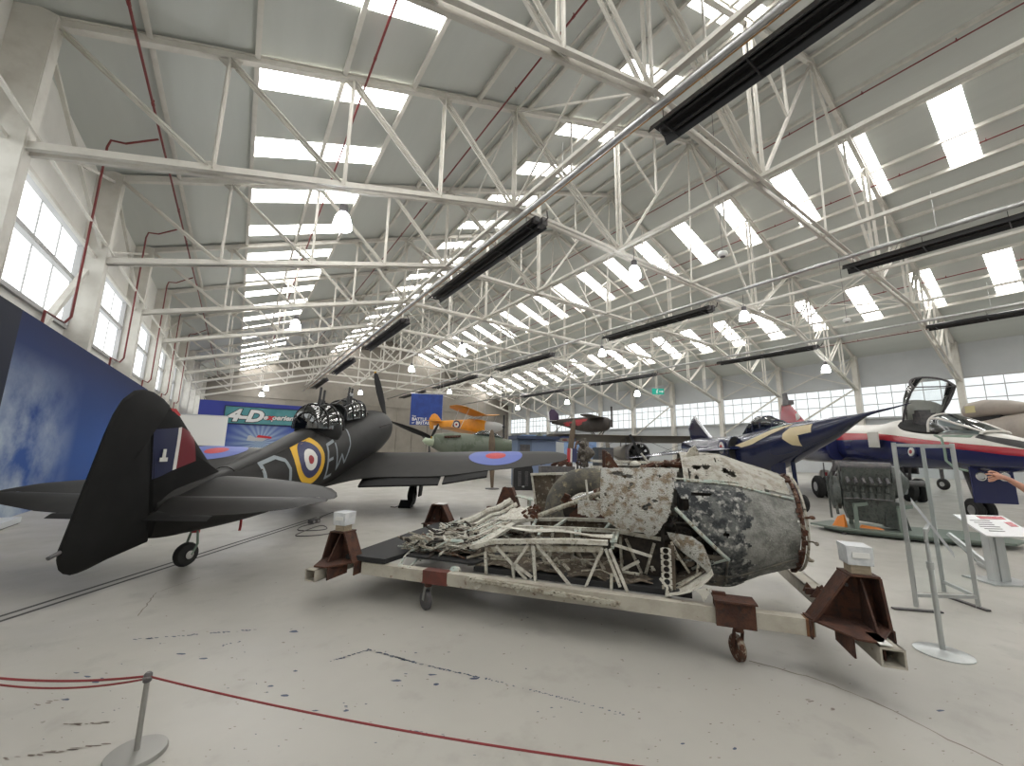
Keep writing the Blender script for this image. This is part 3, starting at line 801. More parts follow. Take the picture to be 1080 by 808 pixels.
b = B(); b.box(L(4.7, 0, 2.5), (.35, .45, .5)); b.box(L(5.3, 0, 2.5), (.3, .5, .25)); b.build('cockpit_seat', M_vdark, fighter)
for a, bb in ((4.30, .22), (4.52, .2)):
    b = B(); b.tube([L(a, bb, 2.35), L(a + .15, bb, 3.2)], .028, 8); b.tube([L(a, bb, 2.35), L(a + .11, bb, 2.95)], .042, 8); b.build('gun_barrel', M_black, fighter)
b = B(); b.bar(L(4.42, .21, 3.02), L(4.66, .21, 3.02), .06, .08); b.build('gun_link', M_chrome, fighter)
b = B()
for i in range(6): b.tube([L(6.35 + .2 * i, .40 - .012 * i, 2.3 + .03 * i), L(6.3 + .2 * i, .49 - .012 * i, 2.28 + .03 * i)], .035, 8)
b.build('exhaust_stub', M_gr, fus)
# propeller
hub = L(8.06, .04, 2.62)
b = B(); b.lathe([(.12, -.06), (.13, .0), (.12, .12), (.08, .2), (.02, .24)], hub, (1, 0, .17), 18); prop = b.build('propeller_hub', M_vdark, fighter, smooth=40)
for an in (104, -20, 222):
    t = math.radians(an); d = V((-.17 * math.sin(t), -math.cos(t), math.sin(t))).normalized(); ax = V((1, 0, .17)).normalized(); s = ax.cross(d)
    b = B(); rings = []
    for r, w, tw_ in ((.08, .05, .9), (.3, .07, .85), (.6, .105, .7), (1., .115, .55), (1.35, .10, .42), (1.6, .07, .35), (1.72, .02, .3)):
        c = hub + ax * .08 + d * r; e = s * math.cos(tw_) + ax * math.sin(tw_); f = d.cross(e)
        rings.append([c + e * (w * math.cos(2 * PI * k / 12)) + f * (w * .17 * math.sin(2 * PI * k / 12)) for k in range(12)])
    b.loft(rings); bl = b.build('propeller_blade', M_black, prop, smooth=40)
    b = B(); c = hub + ax * .08 + d * 1.68; e = s * math.cos(.3) + ax * math.sin(.3); f = d.cross(e); b.loft([[c + d * (.05 * i) + e * (w * math.cos(2 * PI * k / 12)) + f * (w * .2 * math.sin(2 * PI * k / 12)) for k in range(12)] for i, w in enumerate((.052, .028))]); b.build('blade_tip', M_ryel, bl, smooth=40)
# markings on the fuselage side
def ring(c, r0, r1, name, m, off, n=48, steps=6):
    b = B(); rows = []
    for i in range(steps + 1):
        r = lerp(r0, r1, i / steps)
        rows.append(drape(F_BVH, [L(c[0] + r * math.cos(2 * PI * k / n), 2., c[1] + r * math.sin(2 * PI * k / n)) for k in range(n + 1)], (0, 1, 0), off))
    b.sheet(rows, .002); return b.build(name, m, fus, smooth=60)
RC = (2.34, 1.40)
ring(RC, .0, .49, 'roundel_yellow_ring', M_ryel, .005); ring(RC, 0, .355, 'roundel_blue_ring', M_rblue, .008); ring(RC, 0, .21, 'roundel_white_ring', M_rwht, .011); ring(RC, 0, .085, 'roundel_red_centre', M_rred, .014)
def stroke(pts, w, name):
    b = B(); P = []
    for p, q in zip(pts, pts[1:]):
        n = max(2, int(math.hypot(q[0] - p[0], q[1] - p[1]) / .05))
        P += [V((lerp(p[0], q[0], i / n), lerp(p[1], q[1], i / n))) for i in range(n)]
    P.append(V(pts[-1]))
    A = []; C = []
    for i, p in enumerate(P):
        d = (P[min(i + 1, len(P) - 1)] - P[max(i - 1, 0)]).normalized(); s = V((-d.y, d.x)) * w / 2
        A.append(L(p.x + s.x, 2., p.y + s.y)); C.append(L(p.x - s.x, 2., p.y - s.y))
    b.sheet([drape(F_BVH, A, (0, 1, 0), .006), drape(F_BVH, C, (0, 1, 0), .006)], .002); b.build(name, M_code, fus)
stroke([(1.06, .78), (1.06, 1.36)], .075, 'code_letter'); stroke([(1.04, 1.36), (1.42, 1.46), (1.62, 1.40), (1.70, 1.25), (1.70, .85)], .075, 'code_letter')
stroke([(2.98, .98), (2.98, 1.72)], .06, 'code_letter'); stroke([(2.98, 1.70), (3.3, 1.80)], .06, 'code_letter'); stroke([(2.98, 1.36), (3.2, 1.42)], .06, 'code_letter'); stroke([(2.98, 1.0), (3.25, 1.06)], .06, 'code_letter')
stroke([(3.34, 1.76), (3.42, 1.16), (3.62, 1.5), (3.78, 1.3), (4.05, 1.7), (4.12, 2.1)], .055, 'code_letter')
b = B(); b.cyl(L(.98, .3, 1.26), L(.98, .34, 1.27), .018, 8); b.build('access_stud', M_chrome, fus)
# thin painted seam along the spine
# ================================================================== corroded bomber wreck on its display cradle
W_M = Matrix.Translation((1.38, 4.76, 0)) @ Matrix.Rotation(math.radians(-52.92), 4, 'Z')
M_rust = mat('dark_rust', (.048, .019, .012), .85, col2=(.085, .033, .018), scale=7., col3=(.035, .02, .016), scale3=16., lo3=.5, hi3=.66, bump=.35, bscale=60)
M_rust2 = mat('bright_rust', (.105, .042, .022), .9, col2=(.06, .032, .022), scale=14., col3=(.27, .23, .18), scale3=22., bump=.5, bscale=70)
M_rail = mat('worn_cream_steel', (.42, .395, .335), .65, col2=(.30, .27, .225), scale=5., lo=.4, hi=.7, col3=(.13, .07, .045), scale3=12., lo3=.64, hi3=.7)
M_railred = mat('rusty_red_steel', (.13, .035, .026), .7, col2=(.09, .03, .022), scale=8.)
M_alu = mat('corroded_light_alloy', (.40, .38, .32), .85, .0, col2=(.20, .165, .12), scale=14., lo=.46, hi=.66, col3=(.05, .036, .025), scale3=34., lo3=.56, hi3=.66, bump=.5, bscale=60)
M_alul = mat('pale_corroded_alloy', (.54, .525, .47), .8, .0, col2=(.34, .31, .25), scale=11., lo=.46, hi=.66, col3=(.12, .09, .06), scale3=36., lo3=.59, hi3=.67, bump=.4, bscale=70)
M_panel = mat('pitted_grey_skin', (.39, .385, .355), .85, .0, col2=(.20, .155, .105), scale=11., lo=.48, hi=.62, col3=(.05, .038, .028), scale3=42., lo3=.60, hi3=.64, bump=.9, bscale=90)
M_cowlt = mat('chalky_cowl_skin', (.385, .37, .33), .85, .0, col2=(.24, .215, .175), scale=11., lo=.47, hi=.64, col3=(.06, .05, .04), scale3=30., lo3=.61, hi3=.66, bump=.5, bscale=60, stretch=(1, 1, 1))
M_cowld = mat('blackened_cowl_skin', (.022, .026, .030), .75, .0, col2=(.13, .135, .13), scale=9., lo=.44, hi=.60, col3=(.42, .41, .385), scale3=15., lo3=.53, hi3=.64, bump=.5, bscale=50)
M_cowlf = mat('grey_green_cowl_skin', (.27, .27, .25), .8, .0, col2=(.14, .14, .13), scale=9., lo=.42, hi=.62, col3=(.30, .295, .27), scale3=22., lo3=.58, hi3=.66, bump=.5, bscale=60)
M_cowlb = mat('brown_stained_cowl_skin', (.19, .165, .13), .8, .1, col2=(.085, .085, .082), scale=6., lo=.4, hi=.6, col3=(.30, .29, .27), scale3=14., lo3=.6, hi3=.7, bump=.5, bscale=60)
M_teal = mat('pale_green_corrosion', (.36, .43, .40), .8, col2=(.46, .45, .39), scale=12., col3=(.18, .15, .11), scale3=24.)
M_mud = mat('brown_silt', (.115, .09, .065), .95, col2=(.075, .06, .045), scale=8., col3=(.26, .235, .19), scale3=18., bump=.6, bscale=50)
M_deep = mat('dark_cavity', (.02, .018, .016), .95, col2=(.045, .035, .028), scale=10.)  # shade inside the nacelle painted into the colour; the dark scraps share it
M_mat = mat('black_foam_sheet', (.017, .017, .018), .8)
M_wtyre = mat('weathered_grey_tyre', (.075, .073, .066), .9, col2=(.14, .125, .095), scale=9., lo=.45, hi=.62, col3=(.30, .25, .16), scale3=11., lo3=.57, hi3=.66, bump=.3, bscale=60)
M_wrap = mat('white_wrapped_block', (.60, .61, .62), .35, col2=(.50, .52, .54), scale=16.)
M_wood = mat('pale_timber', (.36, .30, .22), .7, col2=(.28, .23, .16), scale=12., stretch=(1, 6, 6))
M_paper = mat('white_label', (.66, .66, .64), .6)
M_orange_rust = mat('orange_primer', (.24, .115, .055), .85, col2=(.14, .07, .04), scale=14.)
cradle = thing('display_cradle', 'rusty steel cradle on castors carrying the corroded wreck', 'cradle', M=W_M)
def rail(p, q, w, h, name, m, par=None): b = B(); b.bar(p, q, w, h); return b.build(name, m, par or cradle)
rail((-.07, 0, .34), (4.15, 0, .34), .10, .12, 'side_rail', M_rail)
rail((-.07, 2.35, .34), (4.12, 2.35, .34), .10, .12, 'side_rail', M_rail)
def rect_tube(p, q, w, h, t, name, m):
    p = V(p); q = V(q); d = (q - p).normalized(); s = d.cross(V((0, 0, 1))).normalized(); u = V((0, 0, 1)); b = B()
    for o, ww, hh in ((u * (h / 2 - t / 2), w, t), (-u * (h / 2 - t / 2), w, t), (s * (w / 2 - t / 2), t, h), (-s * (w / 2 - t / 2), t, h)): b.bar(p + o, q + o, ww, hh)
    return b.build(name, m, cradle)
rect_tube((-.40, -.44, .335), (-.40, 2.5, .335), .13, .12, .012, 'cross_beam', M_rail)
rect_tube((4.47, -.40, .335), (4.47, 2.5, .335), .14, .12, .012, 'cross_beam', M_rail)
# rust sleeves joining the rail, and clamps over the castors
rail((.70, 0, .34), (.98, 0, .34), .112, .128, 'rail_sleeve', M_railred); rail((4.09, 0, .34), (4.14, 0, .34), .106, .126, 'rail_sleeve', M_orange_rust)
b = B(); b.box((3.60, -.01, .37), (.29, .15, .19)); b.box((3.60, -.03, .475), (.31, .2, .012)); b.box((3.50, .03, .49), (.1, .04, .03)); b.build('castor_clamp', M_rust, cradle)
for s, tt, an in ((.74, 0., 1.05), (3.62, -.02, .35), (.74, 2.35, .6), (3.6, 2.35, .2)):
    b = B(); b.cyl((s, tt, .285), (s, tt, .235), .04, 12); b.box((s, tt, .28), (.12, .1, .012)); ca = b.build('castor', M_rust, cradle, smooth=40)
    ax = V((math.cos(an), math.sin(an), 0)); c = V((s, tt, .098)) + V((-ax.y, ax.x, 0)) * .03
    b = B(); b.lathe([(.03, -.022), (.085, -.026), (.098, -.016), (.098, .016), (.085, .026), (.03, .022)], c, ax, 20); b.build('wheel', M_gr if s < 1 else M_rust2, ca, smooth=40)
    b = B()
    for k in (-1, 1): b.bar(V((s, tt, .24)) + ax * .035 * k, c + ax * .035 * k, .035, .008, up=ax)
    b.build('fork', M_steel if s < 1 else M_rust, ca)
# corner posts: gusseted rusty pyramids
def corner(s, t, top, out, name='corner_gusset', hb=.25, to=-.03):
    """out = +1 when the beam end points along -t"""
    z0 = .40; g = B(); ht = .095; st = s + to
    g.prism([(-hb, 0), (hb, 0), (ht + to, top - z0), (-ht + to, top - z0)], (s, t + .07, z0), (1, 0, 0), (0, 0, 1), .014)
    for k in (-1, 1): g.hexa([(s + k * (hb + .012), t + .08, z0), (s + k * (hb - .008), t + .08, z0), (s + k * (hb - .008), t - .1, z0), (s + k * (hb + .012), t - .1, z0),
                              (st + k * (ht + .012), t + .08, top), (st + k * (ht - .008), t + .08, top), (st + k * (ht - .008), t - .1, top), (st + k * (ht + .012), t - .1, top)])
    g.prism([(-.2 * out, 0), (.02, 0), (.02, .02), (.02, top - z0 - .02), (-.02, top - z0 - .02)], (st, t - .02, z0), (0, 1, 0), (0, 0, 1), .014)
    g.box((st, t + .0, top + .005), (.2, .2, .014))
    o = g.build(name, M_rust, cradle)
    g = B(); g.prism([(-hb - .03, .06), (hb + .03, .06), (hb + .03, -.04), (.07, -.36), (-.07, -.36), (-hb - .03, -.04)] if out > 0 else [(-.3, .12), (.3, .12), (.3, -.12), (-.3, -.12)], (s, t, z0 + .007), (1, 0, 0), (0, 1, 0), .014); g.build('base_plate', M_rust, o)
    g = B()
    for k in (-1, 1): g.box((s + k * (hb + .02), t - .03, z0 - .06), (.012, .12, .13)); g.box((s + k * .085, t - .18, z0 - .06), (.012, .3, .13))
    g.build('side_plate', M_rust, o)
    for a, c in ((-.16, .08), (.16, .08), (-.06, .26), (.06, .26)):
        g = B(); g.cyl((s + a * (1 - c), t + .058, z0 + c), (s + a * (1 - c), t + .04, z0 + c), .013, 6); g.build('bolt', M_gr, o)
    return o
corner(-.35, -.02, .70, 1, hb=.205); corner(4.37, -.0, .76, 1, hb=.235, to=.11); corner(-.40, 2.35, .72, -1); corner(4.42, 2.35, .72, -1)
rail((4.30, .62, .43), (4.5, .62, .43), .04, .05, 'hook_plate', M_rust)
b = B(); b.prism([(-.09, 0), (.09, .0), (.07, .09), (.03, .02), (-.02, .1), (-.06, .03)], (4.40, .55, .40), (1, 0, 0), (0, 0, 1), .02); b.prism([(-.09, 0), (.09, .0), (.07, .07), (.0, .01), (-.05, .08)], (4.40, .72, .40), (1, 0, 0), (0, 0, 1), .02); b.build('hook_plate', M_rust, cradle)
b = B(); b.box((4.44, -.3, .412), (.07, .2, .004)); b.build('white_label', M_paper, cradle)
b = B(); b.box((-.4, 2.35, .735), (.16, .16, .012)); b.build('white_pad', M_paper, cradle)
# wrapped blocks on the two near posts
for s, t, z, lb in ((-.38, -.02, .712, 'white wrapped block on the rusty post nearest the black fighter'), (4.48, .0, .772, 'white wrapped block on the rusty post nearest the glass frame')):
    o = thing('padded_block', lb, 'block', M=W_M @ Matrix.Translation((s, t, z)), group=None)
    b = B(); b.box((0, 0, .034), (.125, .125, .066)); b.build('timber_spacer', M_wood, o)
    b = B(); b.hexa([(-.082, -.08, .066), (.078, -.082, .066), (.082, .078, .066), (-.08, .082, .066), (-.088, -.085, .205), (.082, -.088, .20), (.09, .085, .205), (-.085, .09, .21)]); b.build('wrapping', M_wrap, o)
    b = B(); b.box((0, -.089, .14), (.11, .006, .04)); b.build('wrapping_label', M_paper, o)
# black foam sheets on the cradle
for pts, z in (([(-.30, -.04), (.22, -.04), (.55, 2.2), (-.36, 2.2)], .435), ([(.36, .15), (1.2, .12), (1.5, 1.2), (.5, 1.6)], .465), ([(1.2, .12), (3.3, .12), (3.3, 1.9), (1.2, 1.9)], .42)):
    b = B(); b.prism(pts, (0, 0, z), (1, 0, 0), (0, 1, 0), .05 if z < .46 else .02); b.build('foam_sheet', M_mat, cradle)

wreck = thing('aircraft_wreck', 'corroded bomber engine nacelle with broken wing spars and old tyre', 'aircraft wreck', M=W_M)
rnd = random.Random(5)
def part(b, name, m, par=None, smooth=None): return b.build(name, m, par or wreck, smooth=smooth)
# --- the engine cowling
TC, ZC = .92, 1.0
RP = smooth_tab([(2.5, .645), (2.9, .66), (3.3, .668), (3.66, .66), (3.82, .615), (3.98, .55), (4.16, .485), (4.29, .445), (4.36, .42)], 4)
def RR(s): return interp(RP, s)[0]
def cp(s, ph, dr=0.):
    r = RR(s) + dr; a = math.radians(ph); return V((s, TC - r * math.cos(a), ZC + r * math.sin(a)))
def patch(s0, s1, p0, p1, name, m, keep=None, ns=40, na=48, wob=.006, dr=0., th=.008, par=None):
    """a skin panel lying on the nacelle's round section; torn away where keep(s, phi) is false"""
    vs = {}; b = B(); faces = []; rs = random.Random(hash((s0, p0)) % 999)
    G = [[None] * (na + 1) for _ in range(ns + 1)]
    for i in range(ns + 1):
        for j in range(na + 1):
            s = lerp(s0, s1, i / ns); p = lerp(p0, p1, j / na)
            w = wob * (math.sin(s * 9.1 + p * .09) + math.sin(s * 4.3 - p * .13 + 1.7) + rs.uniform(-.35, .35))
            G[i][j] = (s, p, cp(s, p, dr + w), cp(s, p, dr + w - th))
    idx = {}; verts = []
    def vid(i, j, k):
        key = (i, j, k)
        if key not in idx: idx[key] = len(verts); verts.append(G[i][j][2 + k])
        return idx[key]
    kept = {(i, j) for i in range(ns) for j in range(na) if keep is None or keep((G[i][j][0] + G[i + 1][j][0]) / 2, (G[i][j][1] + G[i][j + 1][1]) / 2)}
    for (i, j) in kept:
        faces.append((vid(i, j, 0), vid(i + 1, j, 0), vid(i + 1, j + 1, 0), vid(i, j + 1, 0)))
        faces.append((vid(i, j + 1, 1), vid(i + 1, j + 1, 1), vid(i + 1, j, 1), vid(i, j, 1)))
        for (di, dj, a, c) in ((-1, 0, (i, j), (i, j + 1)), (1, 0, (i + 1, j + 1), (i + 1, j)), (0, -1, (i + 1, j), (i, j)), (0, 1, (i, j + 1), (i + 1, j + 1))):
            if (i + di, j + dj) not in kept:
                faces.append((vid(*a, 0), vid(*c, 0), vid(*c, 1), vid(*a, 1)))
    b.add(verts, faces); return part(b, name, m, par, 50)
def jag(x, a=1., f=1.): return a * (math.sin(x * 31 * f) * .5 + math.sin(x * 67 * f + 1) * .3 + math.sin(x * 13 * f + 2) * .6)
def hole(s, p, hs): return all(((s - a) / w) ** 2 + ((p - c) / h) ** 2 > 1 + .35 * math.sin(9 * math.atan2((p - c) / h, (s - a) / w) + a * 50) for a, c, w, h in hs)
H1 = [(3.43, 52, .045, 3.), (3.52, 53, .04, 3.2), (3.69, 50, .03, 3), (3.74, 47, .04, 4.), (3.42, 36, .02, 6), (4.06, 42, .018, 2.5), (3.62, 63, .01, 3), (3.5, 72, .05, 1.2), (3.36, 44, .01, 5)]
patch(3.30, 4.01, 33, 150, 'cowl_upper_panel', M_cowlt, lambda s, p: hole(s, p, H1) and p > 36 + (s - 3.5) * -3 + jag(s, .5), ns=56, na=70)
H2 = [(3.45, 24, .09, 1.8), (3.31, 16, .02, 6), (3.62, -6, .03, 2)]
patch(3.17, 3.90, -88, 35, 'cowl_side_panel', M_cowld, lambda s, p: s < 3.81 + .035 * math.sin(p * .31) + .02 * math.sin(p * .83 + 1) + .03 * math.sin(p * .11) and hole(s, p, H2) and not (p < 13 - (s - 3.17) * 82 + jag(s, 1.2) and p > -30 + jag(s, 1.) and s < 3.62) and not (p <= -30 and s < 3.5) and s > 3.19 + (.12 if p > 10 else 0) * (1 - (p - 10) / 26) + jag(p / 40, .012), ns=56, na=90)
patch(3.40, 3.62, -86, -24, 'cowl_lower_panel', M_cowlb, lambda s, p: hole(s, p, [(3.5, -32, .03, 4), (3.53, -58, .025, 5)]), ns=20, na=40, dr=-.004)
patch(3.70, 4.27, -115, 40, 'cowl_front_panel', M_cowlf, dr=-.009, keep=lambda s, p: hole(s, p, [(4.27, 8, .012, 2), (4.0, 36, .06, 1.)]), ns=30, na=60)
patch(3.98, 4.26, 38, 150, 'cowl_front_panel', M_cowlt, lambda s, p: s < 4.24 + jag(p / 30, .01), ns=24, na=50)
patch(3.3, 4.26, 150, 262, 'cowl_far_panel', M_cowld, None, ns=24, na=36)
# seams, straps and rusty front ring
b = B(); b.tube([cp(lerp(3.3, 4.25, i / 20), 35.5 - 2.5 * (i / 20), .006) for i in range(21)], .012, 6); b.tube([cp(lerp(3.22, 3.78, i / 12), 37.5 - 1. * math.sin(i / 4), .004) for i in range(13)], .01, 6); part(b, 'seam_strip', M_teal)
b = B(); b.tube([cp(lerp(3.20, 3.64, i / 12), 12 - i * 3.2, .004) for i in range(13)], .018, 6); b.tube([cp(3.64, -26, .0), cp(3.38, -38, -.01), cp(3.34, -42, -.02)], .015, 6); part(b, 'edge_strip', M_teal)
b = B(); b.tube([cp(3.63, -88 + i * 6, .006) for i in range(11)], .010, 6); b.tube([cp(lerp(3.6, 4.26, i / 16), -46 + (8 * (i / 16) ** 2), .004) for i in range(17)], .008, 6); part(b, 'seam_strip', M_cowlb)
b = B(); b.tube([cp(4.29, i * 360 / 48, .0) for i in range(48)], .019, 8, closed=True); ringp = part(b, 'front_ring', M_rust2, None, 50)
b = B(); b.tube([cp(4.325, i * 360 / 48, .02) for i in range(48)], .012, 6, closed=True); part(b, 'front_wire_ring', M_alu, None, 50)
for i in range(22):
    b = B(); p = -110 + i * 12 + rnd.uniform(-4, 4); b.box(cp(4.28 + rnd.uniform(-.02, .02), p, .015), (rnd.uniform(.02, .045), .025, rnd.uniform(.02, .05)), Matrix.Rotation(-math.radians(p), 3, 'X')); part(b, 'ring_lug', M_rust, ringp)
b = B(); b.tube([cp(4.31, -14, .02), cp(4.34, -12, .07), cp(4.35, -11, .14)], .008, 6); b.ball(cp(4.35, -11, .14), .018, 8); part(b, 'ring_bolt', M_mud, ringp)
b = B(); b.tube([cp(4.31, -30, .02), cp(4.32, -30, .1)], .010, 6); b.ball(cp(4.32, -30, .1), .028, 8, (1, 1, .6)); part(b, 'ring_bolt', M_alu, ringp)
b = B(); b.tube([cp(4.31, 12, .0), cp(4.35, 12, .08)], .012, 6); b.ball(cp(4.35, 12, .09), .025, 8, (1, 1.4, .7)); part(b, 'ring_bolt', M_rust2, ringp)
# inside: dark bulkhead, engine lumps
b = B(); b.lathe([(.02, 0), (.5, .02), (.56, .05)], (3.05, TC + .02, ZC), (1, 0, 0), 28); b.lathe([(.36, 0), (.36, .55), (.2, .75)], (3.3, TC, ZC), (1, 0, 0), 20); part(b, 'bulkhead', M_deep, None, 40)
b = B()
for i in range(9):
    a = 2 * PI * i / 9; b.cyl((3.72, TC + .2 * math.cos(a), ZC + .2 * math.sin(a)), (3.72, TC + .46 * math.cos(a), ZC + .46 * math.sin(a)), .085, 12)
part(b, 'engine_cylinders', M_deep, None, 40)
b = B(); b.lathe([(.05, 0), (.05, .04), (.095, .045), (.11, .03), (.12, 0)], cp(3.52, -56, -.03), cp(3.5, -56) - V((3.5, TC, ZC)), 18); b.lathe([(.12, 0), (.125, .03), (.135, .03), (.14, 0)], cp(3.52, -56, -.03), cp(3.5, -56) - V((3.5, TC, ZC)), 18, False); part(b, 'flanged_port', M_cowlb, None, 40)
b = B()
for i in range(14):
    p = cp(rnd.uniform(3.1, 3.45), rnd.uniform(-35, 0), -rnd.uniform(.05, .2)); q = cp(rnd.uniform(3.1, 3.5), rnd.uniform(-45, 0), -rnd.uniform(.05, .25)); b.tube([p, p.lerp(q, .5) + V((0, 0, rnd.uniform(-.06, .06))), q], rnd.uniform(.008, .03), 6)
tag(part(b, 'engine_plumbing', M_deep), kind='stuff')  # pipes coloured near-black so the cowl opening reads as deep shade
# --- nacelle side skin with its tongue, ragged lower edge and holes
H3 = [(2.66, 42, .07, 2.4), (2.76, 39, .06, 2.2), (2.80, 31, .02, 1.6), (2.78, 27, .016, 1.4), (2.93, 11, .03, 2.4), (2.97, 14, .02, 2), (2.55, 21, .012, 1.2), (3.02, 17, .03, 1.2), (2.66, 6, .01, 1), (2.9, 38, .012, .8), (2.46, 15, .01, 1), (3.08, 40, .012, 1.4), (2.7, 19, .01, .9), (2.58, 11, .008, .8)]
def side_keep(s, p):
    lo = interp([(2.2, 8), (2.27, 2), (2.45, -1), (2.50, 3), (2.58, -2), (2.68, -9), (2.80, -10), (2.9, -10), (2.95, -14), (3.02, -10), (3.10, 0), (3.2, 8)], s)[0] + jag(s, .8)
    hi = 14.5 if s < 2.50 else 49 + jag(s, .6)
    right = 3.085 + (p + 15) * .0028 + jag(p / 20, .008)
    return p > lo and p < hi and s < right and hole(s, p, H3)
patch(2.27, 3.34, -22, 70, 'nacelle_side_panel', M_panel, side_keep, ns=100, na=110, wob=.004)
patch(2.52, 3.3, 130, 200, 'nacelle_far_panel', M_panel, None, ns=20, na=30)
b = B(); b.prism([(0, 0), (.19, 0), (.06, .20), (.02, .22), (0, .2)], V((2.511, 0.600, 1.447)), (1, 0, 0), (0, 0, 1), .015); part(b, 'rusty_bracket', M_rust2)
b = B(); b.prism([(-.02, -.02), (.02, -.02), (.025, .23), (-.01, .22)], V((2.514, 0.570, 1.448)), (0, 1, 0), (0, 0, 1), .03); part(b, 'bracket_edge', M_rust)
b = B(); b.prism([(-.06, 0), (.05, 0), (.06, .12), (.03, .2), (-.02, .17), (-.07, .08)], V((3.423, 0.700, 1.541)), (1, .3, 0), (0, 0, 1), .03); b.tube([V((3.277, 0.750, 1.516)), V((3.353, 0.800, 1.628)), V((3.430, 0.800, 1.660))], .02, 6); part(b, 'torn_flange', M_alu)
b = B()
for q in (((3.057, 0.800, 1.508), (3.254, 0.800, 1.554), (3.370, 0.800, 1.598)), ((2.894, 0.900, 1.468), (3.039, 0.900, 1.525), (3.139, 0.900, 1.518)), ((3.134, 0.700, 1.553), (3.302, 0.700, 1.528), (3.396, 0.700, 1.550))): b.tube([V(p) for p in q], .035, 7)
part(b, 'rusty_strut', M_rust2, None, 50)
b = B()
for q in (((2.198, 1.900, 1.529), (3.460, 1.900, 1.523)), ((2.197, 1.900, 1.443), (3.456, 1.900, 1.437))): b.bar(V(q[0]), V(q[1]), .05, .035)
for q in (((2.384, 1.900, 1.534), (2.382, 1.900, 1.415)), ((2.618, 1.900, 1.540), (2.615, 1.900, 1.423)), ((3.154, 1.900, 1.553), (3.148, 1.900, 1.414))): b.bar(V(q[0]), V(q[1]), .04, .04)
for s in (2.3, 3.3): b.bar((s, 1.9, 1.45), (s, 1.9, .45), .06, .06)
part(b, 'rear_frame', M_alul)
b = B(); b.ball(V((2.808, 1.850, 1.494)), .06, 10, (1.3, 1, .8)); b.tube([V((2.891, 1.600, 1.649)), V((2.981, 1.600, 1.530))], .015, 6); part(b, 'torn_flange', M_alul)
# --- lattice spars
def m_bar(pts, w, h, name, m=None, par=None):
    b = B()
    for p, q in zip(pts, pts[1:]): b.bar(V(p), V(q), w, h)
    return part(b, name, m or M_alu, par)
spar = m_bar([(1.195, 0.100, 0.644), (1.428, 0.100, 0.720), (1.846, 0.100, 0.760), (2.211, 0.100, 0.791), (2.582, 0.100, 0.805)], .07, .04, 'front_spar', M_alul)
m_bar([(1.328, 0.120, 0.623), (1.841, 0.120, 0.688), (2.207, 0.120, 0.712), (2.535, 0.120, 0.741)], .03, .05, 'spar_web', M_alu, spar)
m_bar([(1.242, -0.030, 0.385), (1.675, -0.030, 0.377), (2.232, -0.030, 0.354), (2.699, -0.030, 0.340)], .13, .03, 'spar_flange', M_alu, spar)
m_bar([(1.298, -0.085, 0.380), (1.694, -0.085, 0.369), (2.242, -0.085, 0.348), (2.662, -0.085, 0.330)], .015, .035, 'spar_flange', M_alu, spar)
for q in (((1.451, 0.100, 0.676), (1.840, 0.100, 0.341)), ((1.797, 0.100, 0.719), (1.659, 0.100, 0.521)), ((1.659, 0.100, 0.521), (1.839, 0.100, 0.416)), ((1.842, 0.100, 0.723), (1.879, 0.100, 0.341)), ((1.336, 0.100, 0.610), (1.355, 0.100, 0.362)), ((1.857, 0.080, 0.716), (1.884, 0.080, 0.339)),
          ((1.890, 0.100, 0.728), (2.272, 0.100, 0.328)), ((2.532, 0.100, 0.756), (2.353, 0.100, 0.354)), ((2.561, 0.100, 0.748), (2.686, 0.100, 0.427)), ((2.599, 0.100, 0.751), (2.757, 0.100, 0.374)), ((2.611, 0.100, 0.534), (2.602, 0.100, 0.327)), ((1.639, 0.100, 0.519), (1.652, 0.100, 0.359)),
          ((2.642, 0.120, 0.789), (2.970, 0.300, 0.673)), ((2.856, 0.300, 0.619), (2.694, 0.300, 0.525))):
    m_bar(q, .026, .026, 'spar_strut', M_alul, spar)
spar2 = m_bar([(1.546, 0.500, 0.804), (1.712, 0.500, 0.816), (2.240, 0.500, 0.836), (2.634, 0.500, 0.847), (2.841, 0.500, 0.826), (3.067, 0.500, 0.803)], .05, .035, 'middle_spar', M_alul)
m_bar([(1.707, 0.520, 0.752), (2.236, 0.520, 0.784), (2.631, 0.520, 0.777), (3.048, 0.520, 0.748)], .03, .07, 'spar_web', M_mud, spar2)
m_bar([(1.664, 0.500, 0.336), (2.334, 0.500, 0.380), (2.989, 0.500, 0.398)], .08, .03, 'spar_flange', M_alu, spar2)
for q in (((2.208, 0.500, 0.669), (2.320, 0.500, 0.425)), ((2.168, 0.500, 0.792), (2.176, 0.500, 0.457)), ((2.309, 0.500, 0.745), (2.529, 0.500, 0.419)), ((2.495, 0.500, 0.648), (2.374, 0.500, 0.412)), ((2.671, 0.500, 0.794), (2.681, 0.500, 0.463)), ((2.727, 0.500, 0.780), (2.874, 0.500, 0.456)), ((3.003, 0.500, 0.757), (2.910, 0.500, 0.460)), ((1.960, 0.500, 0.775), (1.908, 0.500, 0.400)), ((1.713, 0.500, 0.776), (1.898, 0.500, 0.419))):
    m_bar(q, .028, .028, 'spar_strut', M_alu, spar2)
spar3 = m_bar([(1.353, 0.950, 0.794), (1.585, 0.950, 0.821), (2.055, 0.950, 0.859), (2.497, 0.950, 0.874), (2.708, 0.950, 0.847)], .05, .035, 'rear_spar', M_alul)
m_bar([(1.580, 0.970, 0.762), (2.050, 0.970, 0.796), (2.600, 0.970, 0.794)], .03, .07, 'spar_web', M_mud, spar3)
